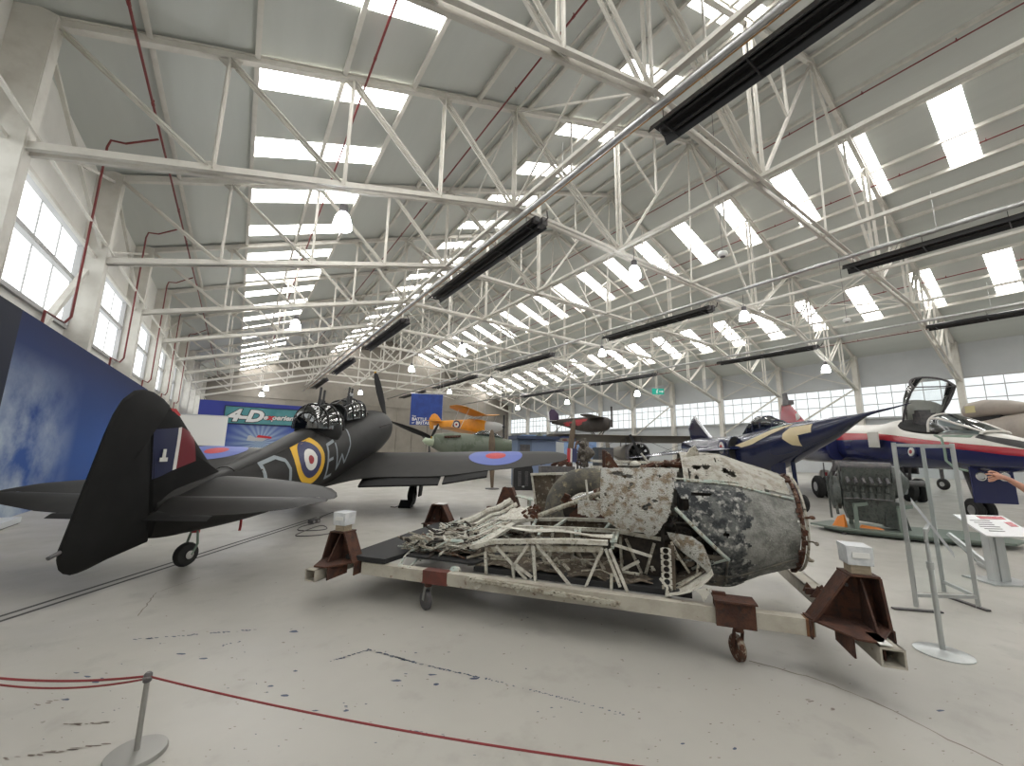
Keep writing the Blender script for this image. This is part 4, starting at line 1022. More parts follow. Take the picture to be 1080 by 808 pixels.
for q in (((2.020, 0.950, 0.851), (1.981, 0.500, 0.836)), ((1.658, 0.950, 0.826), (1.734, 0.500, 0.828)), ((2.550, 0.950, 0.867), (2.518, 0.500, 0.848)), ((2.209, 0.500, 0.834), (2.282, 0.120, 0.798)), ((2.260, 0.500, 0.838), (2.300, 0.120, 0.799)), ((2.615, 0.500, 0.836), (2.616, 0.120, 0.817)), ((2.653, 0.500, 0.839), (2.651, 0.120, 0.820)), ((1.843, 0.500, 0.826), (1.852, 0.300, 0.774)), ((2.615, 0.500, 0.836), (2.623, 0.120, 0.758))):
    m_bar(q, .03, .022, 'rib_link', M_teal)
b = B(); rr_ = random.Random(8)
b.sheet([[V((s, t, .845 + .012 * math.sin(s * 9 + t * 7))) for s in [1.42 + i * .1 for i in range(13)]] for t in (.15, .19, .23, .27)], .006); part(b, 'torn_top_skin', M_alul)
b = B(); b.sheet([[V((s + .04 * math.sin(t * 30 + s * 5), t, .455 + .018 * math.sin(s * 13 + t * 9) + .012 * math.sin(s * 31))) for s in [1.15 + i * .09 for i in range(21)]] for t in [.16 + i * .12 for i in range(14)]], .008); part(b, 'lower_skin', M_mud)
b = B()
for i in range(46):
    c = V((rnd.uniform(1.2, 3.0), rnd.uniform(.1, 1.3), rnd.uniform(.48, .56))); d = V((rnd.uniform(-1, 1), rnd.uniform(-.5, .5), rnd.uniform(-.25, .25))) * .2
    if i % 3: b.bar(c - d, c + d, rnd.uniform(.012, .04), rnd.uniform(.008, .03))
    else: b.tube([c - d, c + V((0, 0, .05)), c + d], rnd.uniform(.006, .016), 6)
tag(part(b, 'fallen_fragments', M_alu), kind='stuff')
b = B(); b.tube([V((1.572, 0.100, 0.359)), V((1.601, 0.350, 0.407)), V((1.600, 0.600, 0.423))], .035, 10); part(b, 'duct_pipe', M_alul, None, 50)
b = B(); b.prism([(0, 0), (.14, .0), (.12, -.05), (.07, -.08), (.03, -.05)], V((1.236, -0.060, 0.366)), (1, 0, 0), (0, 0, 1), .01); part(b, 'torn_lip', M_alul); b = B(); b.prism([(0, 0), (.1, .01), (.06, -.06)], V((1.685, -0.060, 0.365)), (1, 0, 0), (0, 0, 1), .01); part(b, 'torn_lip', M_alul)
# --- long edge spars and the tangle of crushed ribs at the left
b = B()
for p0, p1, r in (((0.039, 1.200, 0.424), (0.973, 2.000, 0.886), .045), ((0.157, 1.100, 0.392), (1.113, 1.850, 0.856), .03), ((0.131, 1.300, 0.438), (0.855, 1.950, 0.774), .025)):
    p0 = V(p0); p1 = V(p1); b.tube([p0.lerp(p1, i / 10) + V((0, 0, .018 * math.sin(i * 2.1))) for i in range(11)], [r * (.8 + .35 * abs(math.sin(i * 1.7))) for i in range(11)], 7)
b.ball(V((0.928, 2.000, 0.856)), .08, 8, (1.2, 1, .8)); part(b, 'edge_spar', M_alul)
for i in range(9):      # long strips of skin lying between the edge spar and the end rib
    f_ = (i + .6) / 10; p0 = V((0.242, 1.000, 0.407)).lerp(V((1.175, 0.100, 0.614)), f_); p1 = V((0.963, 1.900, 0.800)).lerp(V((1.464, 1.200, 0.764)), f_)
    p0 = p0.lerp(p1, rnd.uniform(0, .25)); p1 = p1.lerp(p0, rnd.uniform(0, .35)); b = B()
    b.sheet([[p0.lerp(p1, j / 8) + V((w_ * .6, -w_ * .3, rnd.uniform(-.008, .008) + .02)) for j in range(9)] for w_ in (-.022, .022)], .006); part(b, 'skin_strip', (M_alul, M_alu, M_teal)[i % 3])
m_bar([(1.196, 0.100, 0.634), (1.245, 0.550, 0.669), (1.354, 0.950, 0.749), (1.527, 1.250, 0.796)], .09, .03, 'end_rib', M_alul)
b = B(); b.sheet([[V((1.027, 1.250, 0.726)).lerp(V((1.461, 1.000, 0.794)), i / 8).lerp(V((1.038, 1.900, 0.805)).lerp(V((1.401, 1.700, 0.865)), i / 8), j / 8) + V((0, 0, .012 * math.sin(i * 1.9 + j))) for i in range(9)] for j in range(9)], .008); part(b, 'torn_top_skin', M_alul)
lines = [((-.05, .05), (1.15, -.06)), ((-.05, .05), (.02, .75)), ]
b = B(); pts = [(0.375, -0.000, 0.407), (0.695, -0.020, 0.350), (0.952, -0.020, 0.323), (1.262, 0.000, 0.343)]; b.tube([V(p) for p in pts], .022, 7); b.tube([V((0.362, 0.020, 0.400)), V((0.261, 0.300, 0.425)), V((0.232, 0.700, 0.467))], .014, 6); b.tube([V((0.453, 0.050, 0.363)), V((0.474, 0.200, 0.428)), V((0.481, 0.500, 0.465))], .012, 6); part(b, 'edge_member', M_teal)
b = B(); b.ball(V((1.007, 0.080, 0.404)), .055, 8, (1.2, .9, .7)); part(b, 'alloy_lump', M_teal)
def tang(n, seed, m, name, wlo, whi):
    r = random.Random(seed); b = B()
    for i in range(n):
        t = r.uniform(.25, 1.75); s0 = lerp(.10, .62, t / 1.9) * 0 + .28 + .15 * t - .0; s1 = 1.05 + .22 * t
        s = r.uniform(s0 - .1 - .12 * t, s1 - .08); z = r.uniform(.46, .60 + .10 * (s - s0) + .02)
        z = min(z, .60); c = V((s, t, z)); k = r.random()
        if k < .62: d = V((r.uniform(.05, .2), r.uniform(-.05, .05), r.uniform(-.035, .045)))
        elif k < .85: d = V((r.uniform(-.12, .12), r.uniform(-.12, .12), r.uniform(.02, .06)))
        else: d = V((r.uniform(-.08, .08), r.uniform(-.22, .22), r.uniform(-.03, .04)))
        if r.random() < .6: b.bar(c - d, c + d, r.uniform(wlo, whi), r.uniform(wlo * .5, whi * .5))
        else: b.tube([c - d, c + V((r.uniform(-.04, .04), r.uniform(-.04, .04), r.uniform(0, .05))), c + d], r.uniform(wlo * .4, whi * .4), 6)
    return tag(part(b, name, m), kind='stuff')
tang(230, 21, M_alu, 'crushed_ribs', .008, .032); tang(170, 22, M_alul, 'crushed_rib_flanges', .008, .028); tang(60, 23, M_teal, 'green_corroded_scraps', .012, .04); tang(40, 24, M_rust2, 'rusty_scraps', .01, .025); tang(70, 25, M_deep, 'dark_scraps', .02, .05)
b = B(); r_ = random.Random(77)
b.sheet([[V((.26 + .13 * t + s * (.80 + .1 * t), t, .47 + .05 * s + .03 * math.sin(s * 17 + t * 11) * math.sin(t * 14) + r_.uniform(-.012, .012))) for s in [i / 14 for i in range(15)]] for t in [.3 + .1 * i for i in range(15)]], .01); part(b, 'silt_bed', M_mud)
b = B(); r_ = random.Random(4)
for i in range(22):
    c = V((0.430, 0.750, 0.508)) + V((r_.uniform(-.16, .16), r_.uniform(-.22, .22), r_.uniform(-.10, .06))); b.box(c, (r_.uniform(.04, .12), r_.uniform(.04, .12), .012), Matrix.Rotation(r_.uniform(-1, 1), 3, 'X') @ Matrix.Rotation(r_.uniform(-1, 1), 3, 'Y'))
tag(part(b, 'crumpled_green_sheet', M_teal), kind='stuff')
# --- wheel, beige box and rods
b = B(); tc_ = V((2.248, 1.100, 0.922)); ax = V((-.12, -1, .14)).normalized()
prof = []
for k in range(25):
    a = 2 * PI * k / 24; prof.append((.385 + .155 * math.cos(a), .12 * math.sin(a)))
b.lathe(prof, tc_, ax, 56, cap=False); ty = part(b, 'wreck_tyre', M_wtyre, None, 60)
b = B(); b.lathe([(.05, -.03), (.2, -.05), (.235, -.02), (.235, .06), (.2, .07)], tc_, ax, 28); part(b, 'wheel_rim', M_rust, ty, 40)
b = B(); b.tube([tc_ + ax * .12 + V((.02 + .22 * math.cos(t_), 0, .22 * math.sin(t_))) for t_ in [.5 + .18 * i for i in range(12)]], .02, 6); part(b, 'rim_flange', M_alul, ty)
b = B()
for d in ((.35, .9), (.1, 1.2), (.6, .8)):
    p0 = V((2.067, 0.950, 1.073)); b.box(p0 + V((rnd.uniform(-.06, .06), 0, rnd.uniform(-.06, .08))), (.07, .06, .09), Matrix.Rotation(d[0], 3, 'Y'))
part(b, 'rusty_fitting', M_rust2, ty)
b = B(); P = [V((1.479, 1.450, 1.340)), V((1.785, 1.450, 1.350)), V((1.882, 1.900, 1.373)), V((1.399, 1.900, 1.343))]
q0, q1, q2, q3 = V((1.480, 1.400, 1.329)), V((1.795, 1.400, 1.353)), V((1.757, 1.400, 0.766)), V((1.551, 1.400, 0.752))
b.hexa([q3 + V((0, .012, 0)), q2 + V((0, .012, 0)), q2 + V((.02, .3, 0)), q3 + V((.02, .3, 0)), q0, q1, q1 + V((.02, .3, 0)), q0 + V((.02, .3, 0))]); part(b, 'silted_box', M_mud)
b = B(); b.bar(q0 + V((-.02, -.02, .01)), q1 + V((.25, -.02, .02)), .06, .03); b.tube([q0 + V((-.01, -.02, .0)), q3 + V((-.01, -.02, .1))], .015, 6); part(b, 'box_rim', M_alul)
b = B(); b.tube([V((1.786, 0.550, 0.936)), V((2.129, 0.550, 1.079)), V((2.701, 0.550, 1.297))], .026, 10); part(b, 'strut_tube', M_alu, None, 50)
b = B(); b.tube([V((2.137, 0.750, 1.109)), V((2.418, 0.750, 1.217))], .022, 8); part(b, 'chrome_ram', M_chrome, None, 50)
b = B(); b.tube([V((2.392, 0.700, 1.200)), V((2.528, 0.700, 1.268)), V((2.714, 0.700, 1.368))], .035, 8); part(b, 'rusty_strut', M_rust2, None, 50)
b = B(); b.tube([V((2.327, 0.500, 1.354)), V((2.354, 0.500, 1.078))], .012, 6); part(b, 'thin_rod', M_alul)
b = B()
for i in range(12):
    c = V((1.650, 0.800, 0.924)) + V((rnd.uniform(-.09, .09), rnd.uniform(-.1, .1), rnd.uniform(-.05, .07))); b.box(c, (rnd.uniform(.03, .08), .05, rnd.uniform(.02, .06)), Matrix.Rotation(rnd.uniform(-1, 1), 3, 'Y'))
tag(part(b, 'rusty_lever_cluster', M_rust2), kind='stuff')
b = B(); b.box((2.35, 1.3, .75), (1.1, .5, .5)); b.box((2.95, .95, .68), (.5, .9, .5)); b.box((3.2, .9, .66), (.3, .6, .35)); part(b, 'wheel_bay_shade', M_deep)  # solid dark boxes added as the shade in the hollow bay
# --- drilled rib, torn belly skin and lip below the nacelle
b = B(); p0 = V((3.096, 0.120, 0.800)); p1 = V((3.096, 0.120, 0.429)); d = (p1 - p0); n = 7; w = .045
for i in range(n):      # a strip with round lightening holes, built bay by bay
    a = p0 + d * (i / n); c = p0 + d * ((i + 1) / n); m_ = (a + c) / 2; hh = (a - c).length / 2
    N = 16; vs = []; r = .026
    for k in range(N):
        t = 2 * PI * k / N; x, z = math.cos(t), math.sin(t); q = max(abs(x) / w, abs(z) / hh)
        for y in (0, .012): vs.append(m_ + V((x / q, y, z / q))); vs.append(m_ + V((x * r, y, z * r)))
    fs = []
    for k in range(N):
        k2 = (k + 1) % N; fs += [(4 * k, 4 * k + 1, 4 * k2 + 1, 4 * k2), (4 * k + 2, 4 * k2 + 2, 4 * k2 + 3, 4 * k + 3), (4 * k + 1, 4 * k + 3, 4 * k2 + 3, 4 * k2 + 1), (4 * k, 4 * k2, 4 * k2 + 2, 4 * k + 2)]
    b.add(vs, fs)
part(b, 'drilled_rib', M_alul)
m_bar([(3.147, 0.150, 0.823), (3.145, 0.150, 0.426)], .02, .05, 'rib_edge', M_mud); m_bar([(3.036, 0.080, 0.545), (3.096, 0.080, 0.473), (3.076, 0.080, 0.376)], .02, .02, 'bent_bracket', M_alul); m_bar([(3.095, 0.100, 0.435), (3.108, 0.100, 0.366)], .05, .03, 'bent_bracket', M_alu)
A = [V(WP(x, y, t)) for x, y, t in ()]
up_ = [(3.119, 0.360, 0.900), (3.226, 0.300, 0.902), (3.335, 0.240, 0.896), (3.423, 0.200, 0.837), (3.460, 0.180, 0.723), (3.490, 0.180, 0.576)]
mid_ = [(3.134, 0.340, 0.870), (3.220, 0.260, 0.841), (3.303, 0.200, 0.810), (3.384, 0.170, 0.759), (3.439, 0.160, 0.670), (3.482, 0.180, 0.575)]
low_ = [(3.150, 0.360, 0.833), (3.210, 0.280, 0.777), (3.270, 0.240, 0.732), (3.344, 0.200, 0.691), (3.417, 0.180, 0.631), (3.476, 0.190, 0.571)]
b = B(); b.sheet([[V(p) for p in up_], [V(p) for p in mid_], [V(p) for p in low_]], .008); part(b, 'torn_belly_skin', M_panel, None, 60)
lip0 = [(3.083, 0.000, 0.425), (3.175, 0.000, 0.444), (3.275, 0.000, 0.479), (3.354, 0.020, 0.520), (3.435, 0.050, 0.582), (3.479, 0.080, 0.625)]
lip1 = [(3.093, 0.250, 0.406), (3.192, 0.250, 0.434), (3.290, 0.250, 0.478), (3.363, 0.240, 0.529), (3.435, 0.220, 0.591), (3.481, 0.200, 0.641)]
lip2 = [(3.118, 0.800, 0.450), (3.212, 0.800, 0.460), (3.295, 0.800, 0.478), (3.374, 0.750, 0.517), (3.442, 0.700, 0.563), (3.493, 0.600, 0.628)]
b = B(); b.sheet([[V(p) for p in lip0], [V(p).lerp(V(q), .5) + V((0, 0, -.012)) for p, q in zip(lip0, lip1)], [V(p) for p in lip1]], .01); part(b, 'torn_belly_lip', M_alul, None, 60)
b = B(); b.sheet([[V(p) - V((0, 0, .012)) for p in lip1], [V(p).lerp(V(q), .5) + V((0, 0, .02)) for p, q in zip(lip1, lip2)], [V(p) for p in lip2]], .01); part(b, 'belly_floor_skin', M_mud, None, 60)
qa_, qb_, qc_, qd_ = V((3.084, 0.750, 0.800)), V((3.578, 0.750, 0.839)), V((3.065, 0.750, 0.346)), V((3.553, 0.750, 0.418))
b = B(); b.sheet([[qa_.lerp(qb_, i / 4).lerp(qc_.lerp(qd_, i / 4), j / 3) for i in range(5)] for j in range(4)], .01); part(b, 'inner_shade_sheet', M_deep)  # dark sheet added to stand for the shade behind the torn belly
b = B(); b.prism([(0, 0), (.14, .03), (.10, -.05), (.07, -.09), (.045, -.03)], V((3.306, 0.000, 0.506)), (1, 0, 0), (0, 0, 1), .008); part(b, 'torn_lip', M_alul)
for q in (((3.151, 0.200, 0.838), (3.197, 0.250, 0.723), (3.299, 0.300, 0.563)), ((3.187, 0.250, 0.848), (3.284, 0.300, 0.737)), ((3.387, 0.300, 0.688), (3.364, 0.300, 0.562)), ((3.170, 0.300, 0.433), (3.363, 0.300, 0.554)), ((3.164, 0.200, 0.429), (3.399, 0.250, 0.587))):
    b = B(); b.tube([V(p) for p in q], .012, 6); part(b, 'bent_stringer', M_alu)
b = B(); b.cyl(V((3.312, 0.400, 0.640)), V((3.324, 0.550, 0.606)), .05, 14); b.cyl(V((3.225, 0.450, 0.663)), V((3.234, 0.600, 0.630)), .04, 12); part(b, 'pipe_stub', M_mud, None, 40)
# the two power boxes and cable by the far left of the cradle
# ================================================================== display walls, signs and the aircraft beyond
def body(tab, n=20, e=2.2, top_narrow=.15, sub=3):
    """fuselage rings from rows (x, z bottom, z top, half width)"""
    b = B(); out = []
    for x, zb, zt, hw in (smooth_tab(tab, sub) if sub else tab):
        zc, hz = (zb + zt) / 2, max((zt - zb) / 2, .004); r = []
        for k in range(n):
            t = 2 * PI * k / n; c, s = math.cos(t), math.sin(t)
            y = max(hw, .004) * math.copysign(abs(c) ** (2 / e), c) * (1 - top_narrow * max(s, 0) ** 2)
            r.append(V((x, y, zc + hz * math.copysign(abs(s) ** (2 / e), s))))
        out.append(r)
    b.loft(out); return b
def fin_plate(name, poly, th, m, par, y0=0.):
    return slab(name, poly, th, m, par, y0=y0)[0]
def disc(c, nn, r, name, m, par, th=.006, n=28):
    b = B(); nn = V(nn).normalized(); b.cyl(V(c) - nn * th, V(c) + nn * th, r, n); return b.build(name, m, par)
def tyre(c, ax, r, w, name, m, par):
    b = B(); b.lathe([(r * .4, -w * .4), (r * .8, -w * .5), (r, -w * .25), (r, w * .25), (r * .8, w * .5), (r * .4, w * .4)], c, ax, 22); o = b.build(name, m, par, smooth=40)
    ax = V(ax).normalized(); b = B(); b.cyl(V(c) - ax * w * .45, V(c) + ax * w * .45, r * .42, 14); b.build('wheel_hub', M_steel, o); return o
# --- long blue cloud-printed partition on the left
m = bpy.data.materials.new('cloud_print'); m.use_nodes = True
nt = m.node_tree; bs = nt.nodes['Principled BSDF']; bs.inputs['Roughness'].default_value = .6; bs.inputs['Specular IOR Level'].default_value = .15
tc = _n(nt, 'ShaderNodeTexCoord'); sp = _n(nt, 'ShaderNodeSeparateXYZ'); nt.links.new(tc.outputs['Object'], sp.inputs[0])
def mr(src, a, c, x=0., y=1.):
    r = _n(nt, 'ShaderNodeMapRange'); r.inputs['From Min'].default_value = a; r.inputs['From Max'].default_value = c; r.inputs['To Min'].default_value = x; r.inputs['To Max'].default_value = y
    nt.links.new(src, r.inputs['Value']); return r.outputs[0]
def mul(a, c):
    n_ = _n(nt, 'ShaderNodeMath', operation='MULTIPLY'); nt.links.new(a, n_.inputs[0]); nt.links.new(c, n_.inputs[1]); return n_.outputs[0]
sky = fmix((.022, .070, .25), (.006, .016, .075), mr(sp.outputs['Z'], 1.6, 4.2))
mp = _n(nt, 'ShaderNodeMapping'); mp.inputs['Scale'].default_value = (1, .55, .8); mp.inputs['Rotation'].default_value = (.5, 0, 0); nt.links.new(tc.outputs['Object'], mp.inputs[0])
cl = mul(fnoise(.75, 9, .36, .60, mp.outputs[0]), mul(mr(sp.outputs['Y'], 17.2, 13.6), mr(sp.outputs['Z'], 3.7, 1.9)))
sky = fmix(sky, (.40, .46, .52), cl)
gt = _n(nt, 'ShaderNodeMath', operation='LESS_THAN'); gt.inputs[1].default_value = 12.25; nt.links.new(sp.outputs['Y'], gt.inputs[0])
sky = fmix(sky, (.010, .014, .030), gt.outputs[0]); nt.links.new(sky, bs.inputs['Base Color'])
part_ = thing('display_partition', 'tall blue partition printed with clouds along the left wall', 'partition', (0, 0, 0))
b = B(); b.box((-3.98, 16.4, 2.17), (.1, 20.8, 4.34)); b.build('printed_panel', m, part_)
b = B(); b.box((-4.06, 16.4, 4.36), (.12, 20.8, .03)); b.box((-4.06, 26.8, 2.17), (.14, .05, 4.34))
for y in (8, 12.25, 16, 20, 24): b.box((-4.1, y, 2.1), (.14, .08, 4.2))
b.build('support_frame', M_gr, part_)
M_plinth = mat('pale_plinth', (.5, .52, .54), .5)
pl = thing('display_plinth', 'low white plinth at the foot of the blue cloud partition', 'plinth', (-3.66, 10.6, 0))
b = B(); b.box((0, 0, .075), (.4, 4.3, .11)); b.build('plinth_box', M_plinth, pl)
b = B(); b.box((0, 0, .01), (.36, 4.2, .02)); b.build('toe_kick', M_gr, pl)
# --- the ride booth with its sign
booth = thing('ride_booth', 'bright blue booth carrying the teal 4-D experience sign', 'booth', (0, 50, 0))
m = bpy.data.materials.new('sunburst_print'); m.use_nodes = True
nt = m.node_tree; bs = nt.nodes['Principled BSDF']; bs.inputs['Roughness'].default_value = .5
tc = _n(nt, 'ShaderNodeTexCoord'); mp = _n(nt, 'ShaderNodeMapping'); mp.inputs['Location'].default_value = (-2.1, 0, -2.0); nt.links.new(tc.outputs['Object'], mp.inputs[0])
sp = _n(nt, 'ShaderNodeSeparateXYZ'); nt.links.new(mp.outputs[0], sp.inputs[0])
at2 = _n(nt, 'ShaderNodeMath', operation='ARCTAN2'); nt.links.new(sp.outputs['Z'], at2.inputs[0]); nt.links.new(sp.outputs['X'], at2.inputs[1])
ml = _n(nt, 'ShaderNodeMath', operation='MULTIPLY'); ml.inputs[1].default_value = 22.; nt.links.new(at2.outputs[0], ml.inputs[0])
sn = _n(nt, 'ShaderNodeMath', operation='SINE'); nt.links.new(ml.outputs[0], sn.inputs[0])
ln = _n(nt, 'ShaderNodeVectorMath', operation='LENGTH'); nt.links.new(mp.outputs[0], ln.inputs[0])
c = fmix((.025, .06, .32), (.42, .55, .66), mul(mr(ln.outputs['Value'], 3.4, .3), mr(sn.outputs[0], -1.2, 1.2, .35, 1.)))
nt.links.new(c, bs.inputs['Base Color'])
M_bblue = mat('booth_blue', (.022, .035, .26), .5)
b = B(); b.box((2.6, 2.2, 3.07), (12., 4.2, 6.14)); b.build('booth_wall', M_bblue, booth)
b = B(); b.box((2.4, .07, 2.0), (7.4, .03, 3.6)); b.build('sunburst_panel', m, booth)
M_teal2 = mat('sign_teal', (.03, .19, .22), .45, col2=(.10, .30, .33), scale=.6, lo=.3, hi=.7); M_ink = mat('black_ink', (.01, .01, .012), .5); M_wink = mat('white_ink', (.72, .72, .72), .5); M_rink = mat('red_ink', (.5, .02, .03), .5)
sg_ = B(); sg_.box((2.2, .02, 4.78), (6.9, .1, 1.74)); sign = sg_.build('teal_sign', M_teal2, booth)
b = B()
for z in (3.9, 5.66): b.box((2.2, -.01, z), (7., .14, .06))
for x in (-1.27, 5.67): b.box((x, -.01, 4.78), (.06, .14, 1.8))
b.build('sign_border', M_ink, sign)
text('4-D', 1.62, (-1.0, -.045, 4.2), (1, 0, 0), (0, 0, 1), M_ink, sign, name='lettering_outline', shear=.25, bold=.15, sx=1.18)
text('4-D', 1.62, (-1.0, -.06, 4.2), (1, 0, 0), (0, 0, 1), M_wink, sign, shear=.25, bold=.085, sx=1.18)
text('experience', .74, (2.12, -.05, 4.46), (1, 0, 0), (0, 0, 1), M_ink, sign, name='lettering_outline', shear=.3, bold=.07, sx=1.08)
text('experience', .74, (2.12, -.06, 4.46), (1, 0, 0), (0, 0, 1), M_wink, sign, shear=.3, bold=.028, sx=1.08)
text('x', .74, (2.54, -.07, 4.46), (1, 0, 0), (0, 0, 1), M_rink, sign, shear=.3, bold=.05, sx=1.15)
b = B(); b.prism([(-.9, -.2), (.5, -.25), (.9, 0), (.5, .1), (-.2, .12), (-.6, .35), (-.8, .3)], (1.8, -.0, 2.4), (1, 0, 0), (0, 0, 1), .06); b.build('printed_aeroplane', M_plinth, booth)
b = B(); b.prism([(-.5, 0), (.9, -.1), (.9, .1), (-.3, .25)], (2.2, -.03, 2.55), (1, 0, 0), (0, 0, 1), .05); b.build('printed_wing', M_rink, booth)
wb = thing('white_display_box', 'plain white box wall standing in front of the blue booth', 'display box', V((-2.091, 36.000, 1.940)) * 0 + V((-2.35, 36.3, 0)))
b = B(); b.box((0, .6, 2.2), (3.35, 1.2, 3.1)); b.box((0, .62, .32), (3.2, 1.1, .64)); b.build('box_body', M_wht, wb)
b = B(); b.box((0, .6, 3.78), (3.45, 1.3, .06)); b.build('box_top', M_plinth, wb)
# --- hanging blue banner
BA, BC_ = V((15.416, 42.266, 7.688)), V((18.570, 40.826, 4.239)); bx, bw, bh = (BA.x + BC_.x) / 2, (BC_ - BA).xy.length, BA.z - BC_.z
M_ban = mat('banner_blue', (.012, .035, .20), .55, col2=(.016, .055, .27), scale=1.2)
ban = thing('hanging_banner', 'blue hanging banner with white words behind the yellow biplane', 'banner', ((BA.x + BC_.x) / 2, (BA.y + BC_.y) / 2, BC_.z), math.atan2(BC_.y - BA.y, BC_.x - BA.x))
b = B(); b.sheet([[V((x * bw / 2, .015 * math.sin(x * 5), z * bh)) for x in (-1, -.6, -.2, .2, .6, 1)] for z in (0, .5, 1)], .01); b.build('cloth', M_ban, ban, smooth=60)
b = B(); b.tube([(-bw / 2 - .1, 0, bh + .02), (bw / 2 + .1, 0, bh + .02)], .035, 8)
for s in (-1, 1): b.tube([(s * bw * .4, 0, bh), (s * bw * .4, 0, 11.4 - BC_.z)], .012, 5)
b.build('hanging_rail', M_steel, ban)
text('THE', .22, (-bw * .44, -.03, .88), (1, 0, 0), (0, 0, 1), M_wink, ban, bold=.004); text('BATTLE', .46, (-bw * .44, -.03, .48), (1, 0, 0), (0, 0, 1), M_wink, ban, bold=.012); text('OF', .22, (-bw * .44, -.03, .14), (1, 0, 0), (0, 0, 1), M_wink, ban, bold=.004); text('BRITAIN', .46, (-bw * .31, -.03, .08), (1, 0, 0), (0, 0, 1), M_wink, ban, bold=.012)

# --- yellow biplane hung above
M_yel = mat('trainer_yellow', (.62, .25, .012), .45, col2=(.55, .215, .01), scale=3)
M_silver = mat('silver_dope', (.42, .42, .41), .4, .3)
yb = thing('yellow_biplane', 'yellow training biplane hanging high beside the blue banner', 'aircraft', M=Matrix.Translation((0, 0, -.62)) @ Matrix.Translation((14.063, 33.917, 0)) @ Matrix.Rotation(-0.9410, 4, 'Z'))
fb_ = body([(.9,) + (4.35, 4.75, .05), (1.6, 4.15, 4.8, .16), (3.2, 3.95, 4.85, .30), (4.4, 3.75, 4.92, .36), (5.2, 3.65, 4.85, .37), (5.7, 3.62, 4.72, .34)], e=2.8)
ybf = fb_.build('fuselage', M_yel, yb, smooth=40)
fin_plate('fin', [(.2, 4.2), (.1, 4.6), (.12, 5.0), (.35, 5.35), (.65, 5.45), (.95, 5.3), (1.35, 4.82), (1.3, 4.6), (.8, 4.3), (.6, 4.05), (.3, 4.0)], .07, M_yel, yb)
for sg in (1, -1): surf('tailplane', [(sg * .05, 1.5, 4.72, .35, 4.72, .06), (sg * 1.1, 1.3, 4.72, .4, 4.72, .05), (sg * 1.45, 1.0, 4.72, .6, 4.72, .02)], M_yel, yb)
b = body([(5.68, 3.65, 4.7, .33), (6.3, 3.7, 4.66, .3), (6.9, 3.85, 4.55, .22), (7.2, 4.05, 4.4, .1)], e=2.4); b.build('engine_cowl', M_silver, yb, smooth=40)
for sg in (1, -1):
    surf('lower_wing', [(sg * .3, 5.0, 3.72, 3.7, 3.66, .12), (sg * 3.9, 4.75, 3.95, 3.5, 3.9, .10), (sg * 4.3, 4.4, 3.98, 3.7, 3.95, .03)], M_yel, yb)
    surf('upper_wing', [(0, 5.8, 5.22, 4.4, 5.12, .13), (sg * 3.6, 5.5, 5.58, 4.1, 5.48, .12), (sg * 4.2, 5.1, 5.64, 4.4, 5.6, .03)], M_yel, yb)
    for bb in (.35, 3.0):
        b = B(); b.bar(L(4.7, sg * bb, 3.85 if bb > 1 else 4.8), L(5.5, sg * bb, 5.2 + bb * .1), .05, .03); b.bar(L(3.9, sg * bb, 3.85 if bb > 1 else 4.8), L(4.6, sg * bb, 5.15 + bb * .1), .05, .03); b.build('wing_strut', M_silver, yb)
disc((3.05, -.34, 4.42), (0, -1, -.1), .36, 'roundel_blue_ring', M_rblue, ybf, .012); disc((3.05, -.355, 4.42), (0, -1, -.1), .24, 'roundel_white_ring', M_rwht, ybf, .012); disc((3.05, -.37, 4.42), (0, -1, -.1), .1, 'roundel_red_centre', M_rred, ybf, .012)
b = B(); b.bar((7.3, 0, 3.3), (7.3, 0, 5.2), .08, .12, up=(1, 0, 0)); b.cyl((7.1, 0, 4.22), (7.4, 0, 4.22), .1, 12); b.build('propeller', M_black, yb)
for sg in (1, -1):
    b = B(); b.tube([L(5.4, sg * .3, 3.7), L(5.5, sg * .7, 3.05)], .04, 6); b.tube([L(4.6, sg * .3, 3.7), L(5.5, sg * .7, 3.05)], .03, 6); lg = b.build('undercarriage_leg', M_silver, yb)
    tyre(L(5.5, sg * .78, 3.0), (0, 1, 0), .24, .12, 'wheel', M_tyre, lg)
b = B(); b.box((.95, -.1, 4.2), (.5, .1, .32)); b.build('tail_panel', M_wht, yb)
b = B()
for x, y in ((1.4, 0), (5.2, .8), (5.2, -.8)): b.tube([(x, y, 4.6 if x < 2 else 5.2), (x, y, 12.0)], .01, 5)
b.build('suspension_wire', M_steel, yb)

# --- grey-green fighter behind the black wing
M_gg = mat('grey_green_camouflage', (.13, .15, .115), .5, col2=(.085, .105, .07), scale=.7, lo=.48, hi=.52); M_ltg = mat('pale_green_spinner', (.36, .42, .30), .4)
gf = thing('grey_green_fighter', 'grey green fighter nose with pale spinner behind the black wing', 'aircraft', M=Matrix.Translation((21.387, 23.347, 0)) @ Matrix.Rotation(-3.1054, 4, 'Z'))
KX = lambda p: V((p[0], 0, p[1]))
nx = (11.558, 2.441)[0]
tab = [(nx - 9, 1.5, 1.9, .06), (nx - 7, 1.35, 2.2, .3), (nx - 5, 1.2, 2.5, .45), (nx - 3.6, 1.1, 2.62, .5), (nx - 2.2, 1.1, 2.70, .5), (nx - 1., 1.3, 2.68, .46), (nx - .25, 1.65, 2.60, .40), (nx, 1.8, 2.48, .33)]
g_ = body(tab); gff = g_.build('fuselage', M_gg, gf, smooth=40)
b = B(); b.lathe([(.33, 0), (.3, .18), (.2, .42), (.03, .6)], (nx + .02, 0, 2.14), (1, 0, .02), 20); spn = b.build('spinner', M_ltg, gf, smooth=50)
